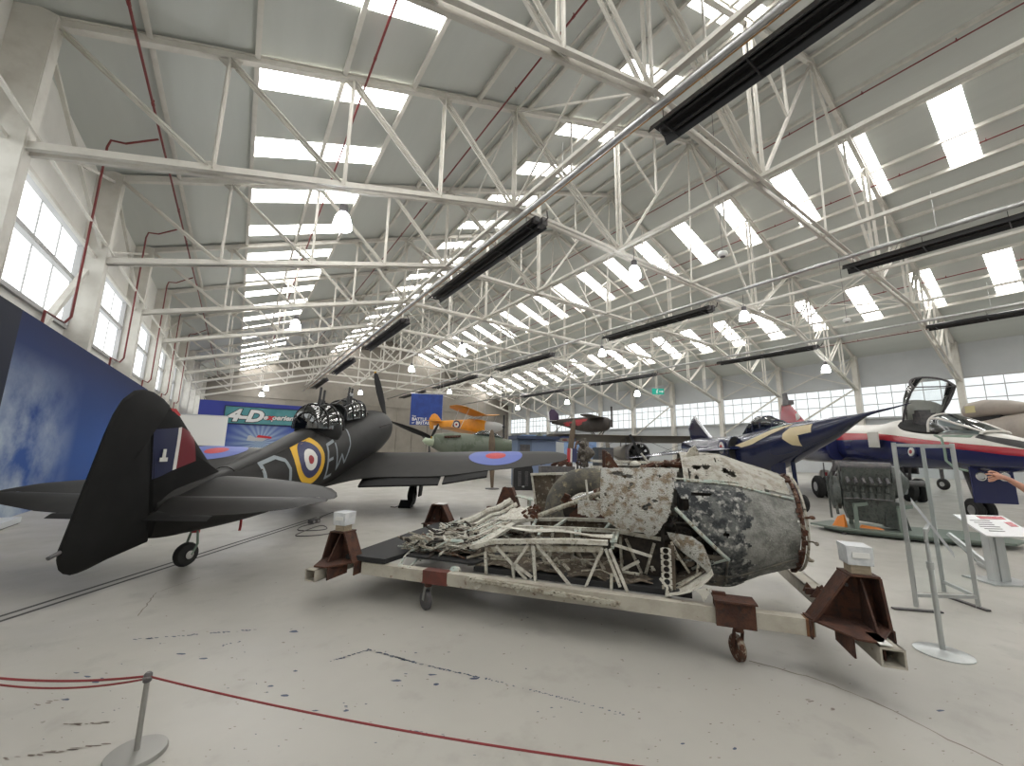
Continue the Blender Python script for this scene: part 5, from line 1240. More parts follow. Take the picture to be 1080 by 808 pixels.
for an in (40, 160, 280):
    t = math.radians(an); b = B(); d = V((0, math.cos(t), math.sin(t)))
    b.tube([V((nx + .2, 0, 2.14)) + d * .3, V((nx + .2, 0, 2.14)) + d * .9, V((nx + .2, 0, 2.14)) + d * 1.5], [.05, .1, .05], 8); b.build('propeller_blade', M_black, spn)
for sg in (1, -1):
    surf('wing', [(sg * .4, nx - 2.2, 1.35, nx - 4.6, 1.3, .3), (sg * 3.5, nx - 2.5, 1.45, nx - 4.3, 1.4, .2), (sg * 5.5, nx - 3.2, 1.52, nx - 3.9, 1.5, .06)], M_gg, gf)
    b = B(); b.bar((nx - .6, sg * .425, 2.40), (nx - 1.7, sg * .47, 2.48), .05, .14)
    for i in range(6): b.tube([(nx - .65 - .18 * i, sg * .42, 2.40 + .01 * i), (nx - .72 - .18 * i, sg * .56, 2.40 + .01 * i)], .05, 6)
    b.build('exhaust_stack', M_rust, gff)
    b = B(); b.tube([(nx - 2.6, sg * 1.3, 1.35), (nx - 2.4, sg * 1.3, .3)], .06, 8); lg = b.build('undercarriage_leg', M_gr, gf); tyre((nx - 2.4, sg * 1.3, .3), (0, 1, 0), .3, .16, 'wheel', M_tyre, lg)
    surf('tailplane', [(sg * .1, nx - 7.6, 1.9, nx - 8.7, 1.88, .1), (sg * 1.6, nx - 7.9, 1.95, nx - 8.6, 1.93, .05)], M_gg, gf)
fin_plate('fin', [(nx - 9, 1.7), (nx - 9.2, 2.6), (nx - 8.6, 3.0), (nx - 8.1, 2.7), (nx - 7.5, 2.15), (nx - 8, 1.8)], .1, M_gg, gf)
b = body([(nx - 5.2, 2.4, 2.55, .12), (nx - 4.4, 2.5, 2.86, .26), (nx - 3.6, 2.55, 2.95, .27), (nx - 3., 2.6, 2.72, .2)]); b.build('canopy', M_glassd, gf, smooth=40)
b = B(); tyre((nx - 8.4, 0, .15), (0, 1, 0), .15, .09, 'tail_wheel', M_tyre, gf); b.tube([(nx - 8.4, 0, .2), (nx - 8.2, 0, 1.5)], .03, 6); b.build('tail_leg', M_gr, gf)

# --- dark monoplane hanging in front of the right-hand windows
M_dk = mat('dark_brown_dope', (.035, .028, .024), .55, col2=(.05, .04, .033), scale=3); M_scr = mat('red_scrawl', (.33, .03, .035), .5); M_purp = mat('dark_purple_paint', (.05, .025, .07), .5)
mp_ = thing('dark_monoplane', 'dark hanging monoplane with a red splash on its fuselage', 'aircraft', M=Matrix.Translation((26.410, 31.671, 0)) @ Matrix.Rotation(-1.1081, 4, 'Z'))
a0 = (0.212, 4.643); a1 = (6.189, 4.531); xl = a1[0] - a0[0]
tab = [(a0[0], 4.45, 4.75, .06), (a0[0] + xl * .2, 4.2, 4.9, .2), (a0[0] + xl * .45, 3.75, 5.0, .4), (a0[0] + xl * .7, 3.55, 5.05, .5), (a0[0] + xl * .93, 3.65, 5.0, .5), (a1[0] + .05, 4., 4.8, .3)]
nf = body(tab).build('fuselage', M_dk, mp_, smooth=40); NB = bvh_of(body(tab))
fin_plate('fin', [(a0[0] - .25, 4.6), (a0[0] - .35, 5.6), (a0[0] - .1, 5.95), (a0[0] + .3, 5.9), (a0[0] + .75, 5.4), (a0[0] + .8, 4.9), (a0[0] + .4, 4.6)], .08, M_purp, mp_)
b = B(); b.bar((a0[0] - .32, 0, 4.65), (a0[0] - .42, 0, 5.75), .09, .2); b.build('rudder_stripe', M_wht, mp_)
for sg in (1, -1):
    surf('tailplane', [(sg * .05, a0[0] + .6, 4.75, a0[0] - .3, 4.75, .06), (sg * 1.4, a0[0] + .3, 4.7, a0[0] - .4, 4.68, .03)], M_silver, mp_)
    surf('wing', [(sg * .2, a0[0] + xl * .92, 4.92, a0[0] + xl * .68, 4.86, .12), (sg * 3.6, a0[0] + xl * .9, 4.95, a0[0] + xl * .72, 4.90, .09), (sg * 4.2, a0[0] + xl * .86, 4.96, a0[0] + xl * .76, 4.94, .03)], M_dk, mp_)
    b = B(); b.tube([L(a0[0] + xl * .7, sg * .3, 3.6), L(a0[0] + xl * .8, sg * .6, 2.95)], .05, 6); b.tube([L(a0[0] + xl * .9, sg * .3, 3.7), L(a0[0] + xl * .8, sg * .6, 2.95)], .05, 6); lg = b.build('undercarriage_leg', M_dk, mp_); tyre(L(a0[0] + xl * .8, sg * .68, 2.9), (0, 1, 0), .26, .12, 'wheel', M_tyre, lg)
b = B(); r_ = random.Random(2)
for i in range(9):
    cx = a0[0] + xl * r_.uniform(.28, .62); cz = r_.uniform(4.3, 4.75); n = 9
    pts = [L(cx + math.cos(2 * PI * k / n) * r_.uniform(.15, .55), 2., cz + math.sin(2 * PI * k / n) * r_.uniform(.05, .2)) for k in range(n)]
    b.add(drape(NB, pts, (0, 1, 0), .012 + .002 * i), [tuple(range(n))])
b.build('red_splash', M_scr, nf, fix=False)
b = B(); b.tube([(a0[0] + .5, 0, 4.5), (a0[0] + .6, 0, 3.6)], .05, 6); b.build('tail_skid', M_dk, mp_)
b = B(); b.bar((a1[0] + .2, 0, 4.0), (a1[0] + .2, 0, 6.0), .06, .16, up=(1, 0, 0)); b.build('propeller', M_dk, mp_)
b = B()
for x, y in ((a0[0] + .3, 0), (a1[0] - 1, .7), (a1[0] - 1, -.7)): b.tube([(x, y, 4.9), (x, y, 11.52)], .01, 5)
b.build('suspension_wire', M_steel, mp_)

# --- pale doped biplane facing the camera
M_dope = mat('drab_pale_dope', (.17, .15, .12), .6, col2=(.135, .12, .10), scale=1.)
P0 = V((18.997, 15.286, 1.639)); P1 = V((15.284, 17.645, 2.477)); P2 = V((23.498, 12.006, 2.658))
pv = (P2 - P1); hn = V((pv.y, -pv.x, 0)); hn = hn if hn.dot(-P0) > 0 else -hn; hd = math.atan2(hn.y, hn.x)
bp = thing('drab_biplane', 'drab biplane facing the camera, broad upper wing with roundels', 'aircraft', M=Matrix.Translation((P0.x, P0.y, 0)) @ Matrix.Rotation(hd, 4, 'Z'))
hs = (P2 - P1).xy.length / 2; uz = 2.55
for sg in (1, -1):
    w_ = surf('upper_wing', [(0, .35, uz + .08, -1.35, uz - .30, .14), (sg * hs * .85, .25, uz + .12, -1.3, uz - .26, .13), (sg * hs * .97, .0, uz + .1, -1.1, uz - .16, .07), (sg * hs, -.3, uz + .06, -.8, uz - .04, .03)], M_dope, bp)[0]
    surf('lower_wing', [(sg * .4, .1, 1.15, -1.4, 1.02, .15), (sg * hs * .8, .0, 1.25, -1.4, 1.12, .14), (sg * hs * .92, -.4, 1.27, -1., 1.2, .03)], M_dope, bp)
    for i, (r, mm) in enumerate(((.62, M_wblue), (.42, M_rwht), (.16, M_wred))): disc(L(-.5, sg * hs * .78, uz - .185 - .014 * i), (-.235, 0, 1), r, ('roundel_blue_ring', 'roundel_white_ring', 'roundel_red_centre')[i], mm, w_, .012)
    b = B()
    for bb in (.45, hs * .7):
        b.bar(L(.1, sg * bb, 1.2 if bb > 1 else 2.0), L(.1, sg * bb, uz), .04, .08); b.bar(L(-1.0, sg * bb, 1.2 if bb > 1 else 2.0), L(-1.0, sg * bb, uz - .1), .04, .08)
    b.tube([L(0, sg * .5, 2.5), L(0, sg * hs * .7, 1.25)], .012, 5); b.tube([L(0, sg * .5, 1.2), L(0, sg * hs * .7, 2.5)], .012, 5); b.build('wing_strut', M_gr, bp)
    b = B(); b.tube([L(.3, sg * .3, 1.1), L(.3, sg * .8, .35)], .06, 8); lg = b.build('undercarriage_leg', M_gr, bp); tyre(L(.3, sg * .9, .36), (0, 1, 0), .36, .2, 'wheel', M_tyre, lg)
body([(.5, 1.1, 2.1, .5), (-.5, 1.0, 2.15, .52), (-2, 1.05, 2.15, .45), (-4, 1.3, 2.0, .25), (-6.6, 1.55, 1.85, .06)]).build('fuselage', M_dope, bp, smooth=40)
b = B(); b.lathe([(.62, 0), (.66, .1), (.64, .45), (.56, .52)], (.5, 0, 1.62), (1, 0, 0), 24, cap=False); b.build('cowl_ring', M_gr, bp, smooth=40)
b = B(); b.lathe([(.3, 0), (.3, .4), (.1, .6)], (.5, 0, 1.62), (1, 0, 0), 16)
for i in range(9): a = 2 * PI * i / 9; b.cyl((.75, .2 * math.cos(a), 1.62 + .2 * math.sin(a)), (.75, .54 * math.cos(a), 1.62 + .54 * math.sin(a)), .1, 10)
b.build('radial_engine', M_vdark, bp, smooth=40)
b = B(); b.bar((1.12, -.5, 2.65), (1.12, .5, .6), .14, .05, up=(1, 0, 0)); b.build('propeller', M_black, bp)
fin_plate('fin', [(-6.7, 1.6), (-6.9, 2.4), (-6.5, 2.8), (-6.1, 2.6), (-5.5, 2.0), (-6, 1.7)], .08, M_dope, bp)
for sg in (1, -1): surf('tailplane', [(sg * .05, -5.6, 1.9, -6.7, 1.9, .06), (sg * 1.5, -5.9, 1.9, -6.7, 1.9, .03)], M_dope, bp)

# --- dark blue research jet with the needle nose
M_navy = mat('gloss_navy_paint', (.010, .014, .045), .16, spec=.5); M_cream = mat('cream_cheat_line', (.52, .43, .26), .35); M_silv = mat('bare_metal_fin', (.45, .46, .48), .25, .8)
bj = thing('navy_delta_jet', 'gloss navy delta jet with a needle nose pointing up right', 'aircraft', M=Matrix.Translation((18.222, 10.431, .2475)) @ Matrix.Rotation(-2.2484, 4, 'Z') @ Matrix.Scale(.85, 4))
tab = [(-3.2, 1.75, 2.45, .30), (-1, 1.35, 2.55, .55), (1.5, 1.1, 2.55, .70), (3.5, 1.0, 2.50, .78), (4.6, .98, 2.58, .78), (5.4, .98, 2.70, .76), (6.25, 1.0, 2.80, .72), (7.2, 1.28, 2.84, .62), (8.1, 1.58, 2.84, .50), (9., 1.90, 2.85, .38), (9.85, 2.2, 2.865, .26), (10.8, 2.63, 2.87, .11), (11.3, 2.80, 2.90, .045), (12.0, 2.89, 2.945, .025), (12.56, 2.975, 2.995, .008)]
bjb = body(tab, n=28, e=2.1); bjf = bjb.build('fuselage', M_navy, bj, smooth=40); JB = bvh_of(bjb)
canp = [(4.5, 2.5, 2.62, .2), (5.2, 2.6, 3.02, .34), (5.75, 2.65, 3.24, .38), (6.3, 2.7, 3.2, .36), (7.0, 2.72, 2.98, .28), (7.5, 2.74, 2.84, .12)]
body(canp).build('canopy', M_glassd, bj, smooth=40)
b = B()
for x, zb, zt, w_ in canp[1:-1]: b.tube([L(x, (w_ + .01) * math.cos(PI * k / 12), lerp(zb, zt + .01, math.sin(PI * k / 12) ** .7)) for k in range(13)], .025, 6)
b.tube([L(x, 0, zt + .01) for x, zb, zt, w_ in canp], .02, 6); b.build('canopy_frame', M_navy, bj)
fin_plate('fin', [(-2.2, 2.3), (-2.6, 3.2), (-1.9, 3.75), (-1.45, 3.80), (-.5, 3.2), (.7, 2.45), (.2, 2.3)], .10, M_navy, bj)
b = B(); b.tube([L(-1.5, 0, 3.83), L(-.5, 0, 3.22), L(.72, 0, 2.47)], .09, 6); b.build('fin_leading_edge', M_silv, bj)
for sg in (1, -1):
    surf('delta_wing', [(sg * .6, 5.9, 1.95, -1.6, 1.85, .30), (sg * 1.6, 3.9, 1.80, -1.7, 1.74, .24), (sg * 3.0, 2.0, 1.56, -1.8, 1.52, .14), (sg * 4.0, .3, 1.40, -1.6, 1.38, .06), (sg * 4.25, -.8, 1.36, -1.5, 1.35, .02)], M_navy, bj)
    b = body([(2.4, 1.15, 2.3, .30), (4.4, 1.15, 2.45, .34), (4.9, 1.25, 2.45, .32)]); 
    b.v = [(x, y - sg * .72, z) for x, y, z in b.v]; b.build('air_intake', M_navy, bj, smooth=40)
    b = B(); b.lathe([(.30, 0), (.27, .03), (.02, .04)], (4.9, -sg * .72, 1.86), (1, 0, 0), 20); b.v = [(x, y, 1.86 + (z - 1.86) * 1.9) for x, y, z in b.v]; b.build('intake_mouth', M_vdark, bj)
    b = B(); b.tube([L(1.6, sg * 1.5, 1.5), L(1.5, sg * 1.6, .1)], .08, 8); lg = b.build('undercarriage_leg', M_gr, bj); tyre(L(1.5, sg * 1.75, .09), (0, 1, 0), .38, .2, 'wheel', M_tyre, lg)
b = B(); b.tube([L(7.6, 0, 1.5), L(7.7, 0, .05)], .07, 8); b.box(L(7.2, .3, 1.15), (.9, .03, .5)); lg = b.build('nose_leg', M_navy, bj); tyre(L(7.7, .16, .01), (0, 1, 0), .3, .16, 'nose_wheel', M_tyre, lg); tyre(L(7.7, -.16, .01), (0, 1, 0), .3, .16, 'nose_wheel', M_tyre, lg)
for i, (r, mm, nm) in enumerate(((.34, M_rblue, 'roundel_blue_ring'), (.26, M_rwht, 'roundel_white_ring'), (.13, M_wred, 'roundel_red_centre'))): disc(L(4.35, 1.055 + .014 * i, 1.95), (0, -1, 0), r, nm, mm, bjf, .012)
def band(bv, top, bot, name, m_, par, n=24, off=.008, flip=0, lo=3.):
    """a painted band draped on a body from the starboard side; top/bot: polylines (x,z)"""
    b = B(); x0, x1 = top[0][0], top[-1][0]; rows = []
    for j in range(5):
        row = []
        for i in range(n + 1):
            x = lerp(x0, x1, i / n); row.append(L(x, lo, lerp(interp(top, x)[0], interp(bot, x)[0], j / 4)))
        rows.append(drape(bv, row, (0, 1, 0), off))
    b.sheet(rows, .004); return b.build(name, m_, par, smooth=60)
band(JB, [(4.6, 1.98), (6.2, 2.30), (7.3, 2.62), (8.2, 2.76)], [(4.6, 1.84), (6.2, 2.05), (6.9, 2.28), (8.2, 2.72)], 'cream_flash', M_cream, bjf)
band(JB, [(8.0, 2.42), (8.25, 2.62), (9.3, 2.68)], [(8.0, 2.40), (8.25, 2.28), (9.3, 2.42)], 'cream_arrow', M_cream, bjf)
band(JB, [(8.0, 2.42), (8.4, 2.40), (8.75, 2.32)], [(8.0, 2.25), (8.4, 2.02), (8.75, 1.98)], 'cream_arrow', M_cream, bjf)
band(JB, [(7.05, 2.70), (7.7, 2.78)], [(7.05, 2.63), (7.7, 2.71)], 'serial_panel', M_olive, bjf)

# --- white, red and blue jet with the raised canopy
M_rw = mat('jet_gloss_white', (.56, .54, .50), .3); M_rr = mat('jet_gloss_red', (.32, .018, .03), .25); M_rb = mat('jet_gloss_blue', (.014, .018, .075), .18)
jj = thing('striped_jet', 'white, red and blue jet with its canopy raised', 'aircraft', M=Matrix.Translation((25.303, 8.971, 0)) @ Matrix.Rotation(-2.4711, 4, 'Z'))
tab = [(-4.5, 1.9, 2.9, .35), (-2, 1.55, 3.1, .8), (1, 1.40, 3.12, 1.0), (4, 1.38, 3.02, 1.05), (6.3, 1.36, 2.9, 1.0), (7.8, 1.34, 2.84, .85), (8.7, 1.34, 2.92, .70), (9.3, 1.34, 2.72, .62), (10.4, 1.34, 2.50, .58), (11.3, 1.34, 2.42, .54), (12.1, 1.34, 2.32, .48), (12.9, 1.38, 2.12, .40), (14, 1.46, 1.86, .25), (15, 1.56, 1.70, .08)]
def striped_body(tab, lim, e=2.6, tn=.25, na=(7, 4, 9), sub=3):
    """fuselage whose ring points follow the two stripe edges, so each colour field ends cleanly"""
    b = B(); rings = []; cols = []
    for x, zb, zt, hw in smooth_tab(tab, sub):
        zc, hz = (zb + zt) / 2, (zt - zb) / 2; zr, zw = interp(lim, x)
        zr = min(max(zr, zb + .02), zt - .04); zw = min(max(zw, zr + .02), zt - .02)
        def ang(z):
            s = (z - zc) / hz; return math.asin(max(-1, min(1, math.copysign(abs(s) ** (e / 2), s))))
        t0, t1 = ang(zr), ang(zw); ts = []
        for a_, c_, n_ in ((-PI / 2, t0, na[0]), (t0, t1, na[1]), (t1, PI / 2, na[2])): ts += [lerp(a_, c_, i / n_) for i in range(n_)]
        ts.append(PI / 2); r = []
        for t in ts + [PI - t for t in reversed(ts[1:-1])]:
            c, s = math.cos(t), math.sin(t); y = hw * math.copysign(abs(c) ** (2 / e), c) * (1 - tn * max(s, 0) ** 2)
            r.append(V((x, y, zc + hz * math.copysign(abs(s) ** (2 / e), s))))
        rings.append(r)
    N = sum(na); b.loft(rings); n = len(rings[0])
    for i in range(len(b.f)):
        if i >= (len(rings) - 1) * n: continue
        k = i % n; k = k if k < N else 2 * N - 1 - k
        b.m[i] = 2 if k < na[0] else (1 if k < na[0] + na[1] else 0)
    return b
lim = [(-4.5, 2.0, 2.2), (4, 2.38, 2.62), (6.3, 2.30, 2.58), (8.5, 2.26, 2.46), (10.4, 2.02, 2.20), (12.1, 1.86, 2.02), (12.9, 1.76, 1.94), (15, 1.6, 1.66)]
jb = striped_body(tab, lim)
jf = jb.build('fuselage', [M_rw, M_rr, M_rb], jj, smooth=40); GB = bvh_of(jb)
fin_plate('fin', [(-3.9, 2.9), (-3.4, 4.2), (-3.0, 4.75), (-1.8, 4.75), (-.9, 4.2), (.6, 3.3), (1.2, 3.0)], .14, M_rr, jj)
b = B(); b.prism([(-.5, -.14), (.5, -.14), (.42, .12), (-.38, .12)], L(-1.9, 0, 4.75), V((1, 0, 0)), V((0, 0, 1)), .3); b.prism([(-.35, .1), (.3, .1), (.1, .62), (-.3, .62)], L(-2.2, 0, 4.75), V((1, 0, 0)), V((0, 0, 1)), .12); b.build('fin_cap', M_gr, jj)
b = B(); b.prism([(0, 0), (.5, .1), (.3, .45), (-.1, .35)], L(-.6, .075, 3.6), V((1, 0, 0)), V((0, 0, 1)), .02); b.build('fin_stripe', M_rw, jj)
for sg in (1, -1):
    surf('wing', [(sg * .7, 4.9, 2.78, .6, 2.68, .26), (sg * 2.6, 3.3, 2.62, .3, 2.54, .2), (sg * 4.3, 1.7, 2.45, .0, 2.42, .08)], M_rr, jj)
    surf('tailplane', [(sg * .5, -2., 2.2, -4., 2.15, .12), (sg * 2.3, -3.4, 1.55, -4.6, 1.53, .04)], M_rw, jj)
    b = body([(3.2, 1.45, 2.55, .32), (5.6, 1.42, 2.62, .34), (6.1, 1.5, 2.6, .3)]); b.v = [(x, y - sg * 1.0, z) for x, y, z in b.v]; b.build('air_intake', M_rb, jj, smooth=40)
    tk = body([(-.2, 1.9, 2.0, .04), (.8, 1.62, 2.24, .30), (2.2, 1.52, 2.34, .40), (3.6, 1.6, 2.3, .34), (4.7, 1.85, 2.05, .06)]); tk.v = [(x + .2, y - sg * 2.6, z + .05) for x, y, z in tk.v]; tk.build('drop_tank', M_rb, jj, smooth=40)
    b = B(); b.box(L(2.2, sg * 2.6, 2.45), (1.6, .1, .3)); b.build('pylon', M_rw, jj)
    b = B(); b.tube([L(6.0, sg * 1.0, 1.5), L(5.75, sg * 1.35, .5)], .09, 8); b.tube([L(6.8, sg * .9, 1.5), L(5.75, sg * 1.35, .55)], .05, 6); b.box(L(6.35, sg * 1.15, 1.3), (.8, .04, .45)); b.tube([L(5.5, sg * 1.3, 1.4), L(5.6, sg * 1.35, .7), L(5.95, sg * 1.35, .5)], .025, 5); lg = b.build('undercarriage_leg', M_gr, jj)
    for o in (-.12, .22): tyre(L(5.75, sg * (1.42 + o), .44), (0, 1, 0), .44, .26, 'main_wheel', M_tyre, lg)
b = B(); b.tube([L(10.9, 0, 1.4), L(11.2, 0, .4)], .07, 8); b.tube([L(11.7, 0, 1.4), L(11.2, 0, .6)], .04, 6); ng = b.build('nose_leg', M_gr, jj)
for o in (-.12, .12): tyre(L(11.2, o, .31), (0, 1, 0), .31, .16, 'nose_wheel', M_tyre, ng)
b = B(); b.prism([(-.42, 0), (.42, 0), (.42, .9), (-.42, .9), (-.42, .4)], L(11.75, 0, .55), V((0, 1, 0)), V((0, 0, 1)), .05); nd = b.build('nose_gear_door', M_rb, ng)
for o in (-.22, .24): 
    b = B(); b.lathe([(.11, 0), (.115, .03), (.09, .035), (.07, .03), (.01, .028)], L(11.78, o, 1.22), (1, 0, 0), 18); b.build('landing_lamp', M_chrome, nd)
# cockpit opening, windscreen and raised canopy
b = body([(9.0, 2.3, 2.93, .42), (9.4, 2.3, 2.80, .45), (10.3, 2.3, 2.56, .44), (10.7, 2.3, 2.47, .40)], sub=2); b.build('cockpit_well', M_vdark, jj, smooth=40)
b = B(); b.box(L(9.6, 0, 2.72), (.35, .4, .65)); b.box(L(9.55, 0, 3.05), (.2, .3, .2)); b.build('ejection_seat', M_gr, jj)
ws = [(10.45, 2.42, 2.95, .42), (10.75, 2.40, 2.93, .42), (11.6, 2.34, 2.58, .36), (12.1, 2.28, 2.36, .28)]
b = B(); b.loft([[L(x, w_ * math.cos(PI * k / 14), lerp(zb, zt, math.sin(PI * k / 14) ** .6)) for k in range(15)] for x, zb, zt, w_ in ws], open_ring=True); b.build('windscreen', M_glassd, jj, smooth=40)
b = B()
for x, zb, zt, w_ in ws[:1] + ws[3:]: b.tube([L(x, w_ * math.cos(PI * k / 14), lerp(zb, zt, math.sin(PI * k / 14) ** .6)) for k in range(15)], .035, 6)
for k in (3, 11): b.tube([L(x, w_ * math.cos(PI * k / 14), lerp(zb, zt, math.sin(PI * k / 14) ** .6)) for x, zb, zt, w_ in ws], .03, 6)
b.build('windscreen_frame', M_rw, jj)
b = B(); rings = []; hinge = V((9.35, 0, 2.78)); R_ = Matrix.Rotation(math.radians(-48), 3, 'Y')
for i, (u, hh, w_) in enumerate(((.0, .14, .42), (.35, .40, .48), (.75, .54, .52), (1.1, .58, .52), (1.35, .54, .50))):
    rings.append([hinge + R_ @ V((u, w_ * math.cos(PI * k / 16), .02 + hh * math.sin(PI * k / 16) ** .7)) for k in range(17)])
b.loft(rings, open_ring=True); cnp = b.build('raised_canopy', glass('clear_canopy', (.9, .93, .93), .03, .05), jj, smooth=50)
b = B(); b.tube(rings[-1], .032, 6); b.tube([r[0] for r in rings], .028, 6); b.tube([r[-1] for r in rings], .028, 6); b.tube([rings[-1][0], rings[-1][-1]], .02, 5); b.build('canopy_rim', M_gr, cnp)
b = B(); b.loft([[p.copy() for p in rings[0]], [p * 1.0 for p in rings[1]], [lerp(p, q, .45) for p, q in zip(rings[1], rings[2])]], open_ring=True); b.v = [tuple(hinge + (V(v) - hinge) * 1.015) for v in b.v]; b.build('canopy_fairing', M_rw, cnp, smooth=50)
band(GB, [(10.95, 2.30), (11.9, 2.26)], [(10.95, 2.26), (11.9, 2.20)], 'canopy_rail', M_olive, jf)
b = B(); b.prism([(-.3, 0), (.3, -.02), (.3, .5), (-.3, .52)], L(8.5, .88, 2.0), V((1, 0, 0)), V((0, 0, 1)), .04); b.build('access_panel', M_rw, jf)
disc(L(9.95, .60, 1.84), (0, -1, .12), .17, 'roundel_blue_ring', M_rblue, jf, .03); disc(L(9.95, .635, 1.84), (0, -1, .12), .13, 'roundel_white_ring', M_rwht, jf, .02); disc(L(9.95, .66, 1.84), (0, -1, .12), .06, 'roundel_red_centre', M_rred, jf, .01)
b = B(); b.tube([L(11.0, .6, 2.3), L(11.35, .66, 2.2), L(11.5, .72, 1.9), L(11.55, .75, 1.6), L(11.9, .8, 1.42), L(12.3, .8, 1.36)], .03, 6); b.build('green_hose', M_olive, jf, smooth=40)
band(GB, [(12.0, 2.28), (12.9, 2.10), (14., 1.84)], [(12.0, 2.20), (12.9, 1.98), (14., 1.74)], 'black_anti_glare', M_black, jf)
# --- tan two-seater behind it
M_tan = mat('tan_grey_paint', (.33, .29, .25), .45, col2=(.28, .25, .22), scale=1.5)
tj = thing('tan_jet', 'tan grey jet with a hooded rear canopy behind the striped jet', 'aircraft', M=Matrix.Translation((27.898, -0.955, 0)) @ Matrix.Rotation(1.0182, 4, 'Z'))
q1, q2, q3 = (5.007, 3.737), (4.143, 4.400), (3.284, 3.595)
x0 = q1[0]
body([(x0 + 4, 2.6, 3.2, .2), (x0 + 2.6, 2.3, 3.45, .55), (x0 + 1, 2.1, 3.35, .75), (x0 - .3, 2.0, 3.55, .85), (x0 - 1.6, 2.0, 3.75, .95), (x0 - 4, 2.0, 4.0, 1.1), (x0 - 7, 2.2, 4.0, .8), (x0 - 9, 2.6, 3.6, .2)], e=2.3).build('fuselage', M_tan, tj, smooth=40)
body([(x0 + .32, 3.75, 4.30, .36), (x0 + .2, 3.62, 4.46, .44), (x0 - .5, 3.66, 4.56, .47), (x0 - 1.4, 3.7, 4.42, .45), (x0 - 2.6, 3.72, 4.05, .3)], sub=0, e=2.6).build('canopy_hood', M_tan, tj, smooth=40)
body([(x0 + .5, 3.1, 3.5, .4), (x0 + .1, 3.2, 3.78, .42), (x0 - 1.2, 3.3, 3.82, .42)], sub=0).build('cockpit_gap_shade', M_vdark, tj, smooth=40)  # black filler body standing for the shade under the raised hood
b = B(); b.box((x0 - .14, 0, 4.1), (.42, .935, .34)); b.build('canopy_window', mat('amber_window', (.55, .5, .28), .25), tj)
for sg in (1, -1): surf('wing', [(sg * .8, x0 - 1, 2.5, x0 - 4.5, 2.45, .25), (sg * 4.5, x0 - 3.5, 2.3, x0 - 5.2, 2.28, .08)], M_tan, tj)
b = B(); b.tube([L(x0 + 2, 0, 2.4), L(x0 + 2, 0, .3)], .08, 8); lg = b.build('nose_leg', M_gr, tj); tyre(L(x0 + 2, 0, .3), (0, 1, 0), .3, .18, 'nose_wheel', M_tyre, lg)
for sg in (1, -1):
    b = B(); b.tube([L(x0 - 4, sg * 1.2, 2.4), L(x0 - 4, sg * 1.6, .4)], .09, 8); lg = b.build('undercarriage_leg', M_gr, tj); tyre(L(x0 - 4, sg * 1.7, .4), (0, 1, 0), .4, .22, 'main_wheel', M_tyre, lg)
fin_plate('fin', [(x0 - 9, 3), (x0 - 9.4, 5), (x0 - 8.6, 5.2), (x0 - 6.5, 3.9)], .15, M_tan, tj)

# --- inverted-vee piston engine on a green stand
M_eng = mat('engine_grey_green', (.045, .055, .05), .45, col2=(.075, .08, .072), scale=12., col3=(.02, .02, .02), scale3=20.); M_stand = mat('stand_green', (.135, .165, .14), .5); M_org = mat('orange_cover', (.62, .20, .03), .5)
E0 = V((11.240, 3.448, 0.120)); E1 = V((11.704, 2.376, 0.120)); ea = math.atan2((E1 - E0).y, (E1 - E0).x)
es = thing('engine_stand', 'pale green boat shaped stand under the aero engine', 'stand', (E0.x, E0.y, 0), ea)
el = (E1 - E0).length
b = B(); b.prism([(-.55, .0), (-.1, -.45), (el + .1, -.62), (el + 1.3, -.45), (el + 1.6, .1), (el + 1.2, .8), (-.1, .8)], (0, .2, .115), (1, 0, 0), (0, 1, 0), .04); b.prism([(-.3, .0), (0, -.35), (el + .1, -.5), (el + 1.1, -.35), (el + 1.3, .1), (el + 1, .7), (0, .7)], (0, .2, .06), (1, 0, 0), (0, 1, 0), .06); b.build('deck', M_stand, es)
for x, y in ((.25, -.12), (.95, -.15), (.25, .62), (.95, .62)):
    b = B(); b.bar((x, y, .13), (x, y, .62), .07, .07); b.bar((x - .02, y, .62), (x + .22, y + (.12 if y < .3 else -.12), .66), .06, .07); b.build('post', M_stand, es)
for x in (0., 1.2):
    for y in (-.2, .6): 
        b = B(); b.cyl((x, y, 0), (x, y, .04), .04, 10); b.build('foot', M_gr, es)
en = thing('aero_engine', 'dark grey green twelve cylinder aero engine on the green stand', 'engine', (E0.x, E0.y, 0), ea); en.scale = (.74, .9, 1)
b = B(); b.hexa([(.1, -.02, .62), (1.25, -.02, .62), (1.25, .52, .62), (.1, .52, .62), (.1, -.06, 1.12), (1.3, -.06, 1.12), (1.3, .56, 1.12), (.1, .56, 1.12)]); b.hexa([(.2, .05, .30), (1.25, .05, .22), (1.25, .45, .22), (.2, .45, .30), (.1, -.02, .64), (1.25, -.02, .64), (1.25, .52, .64), (.1, .52, .64)]); crk = b.build('crankcase', M_eng, en)
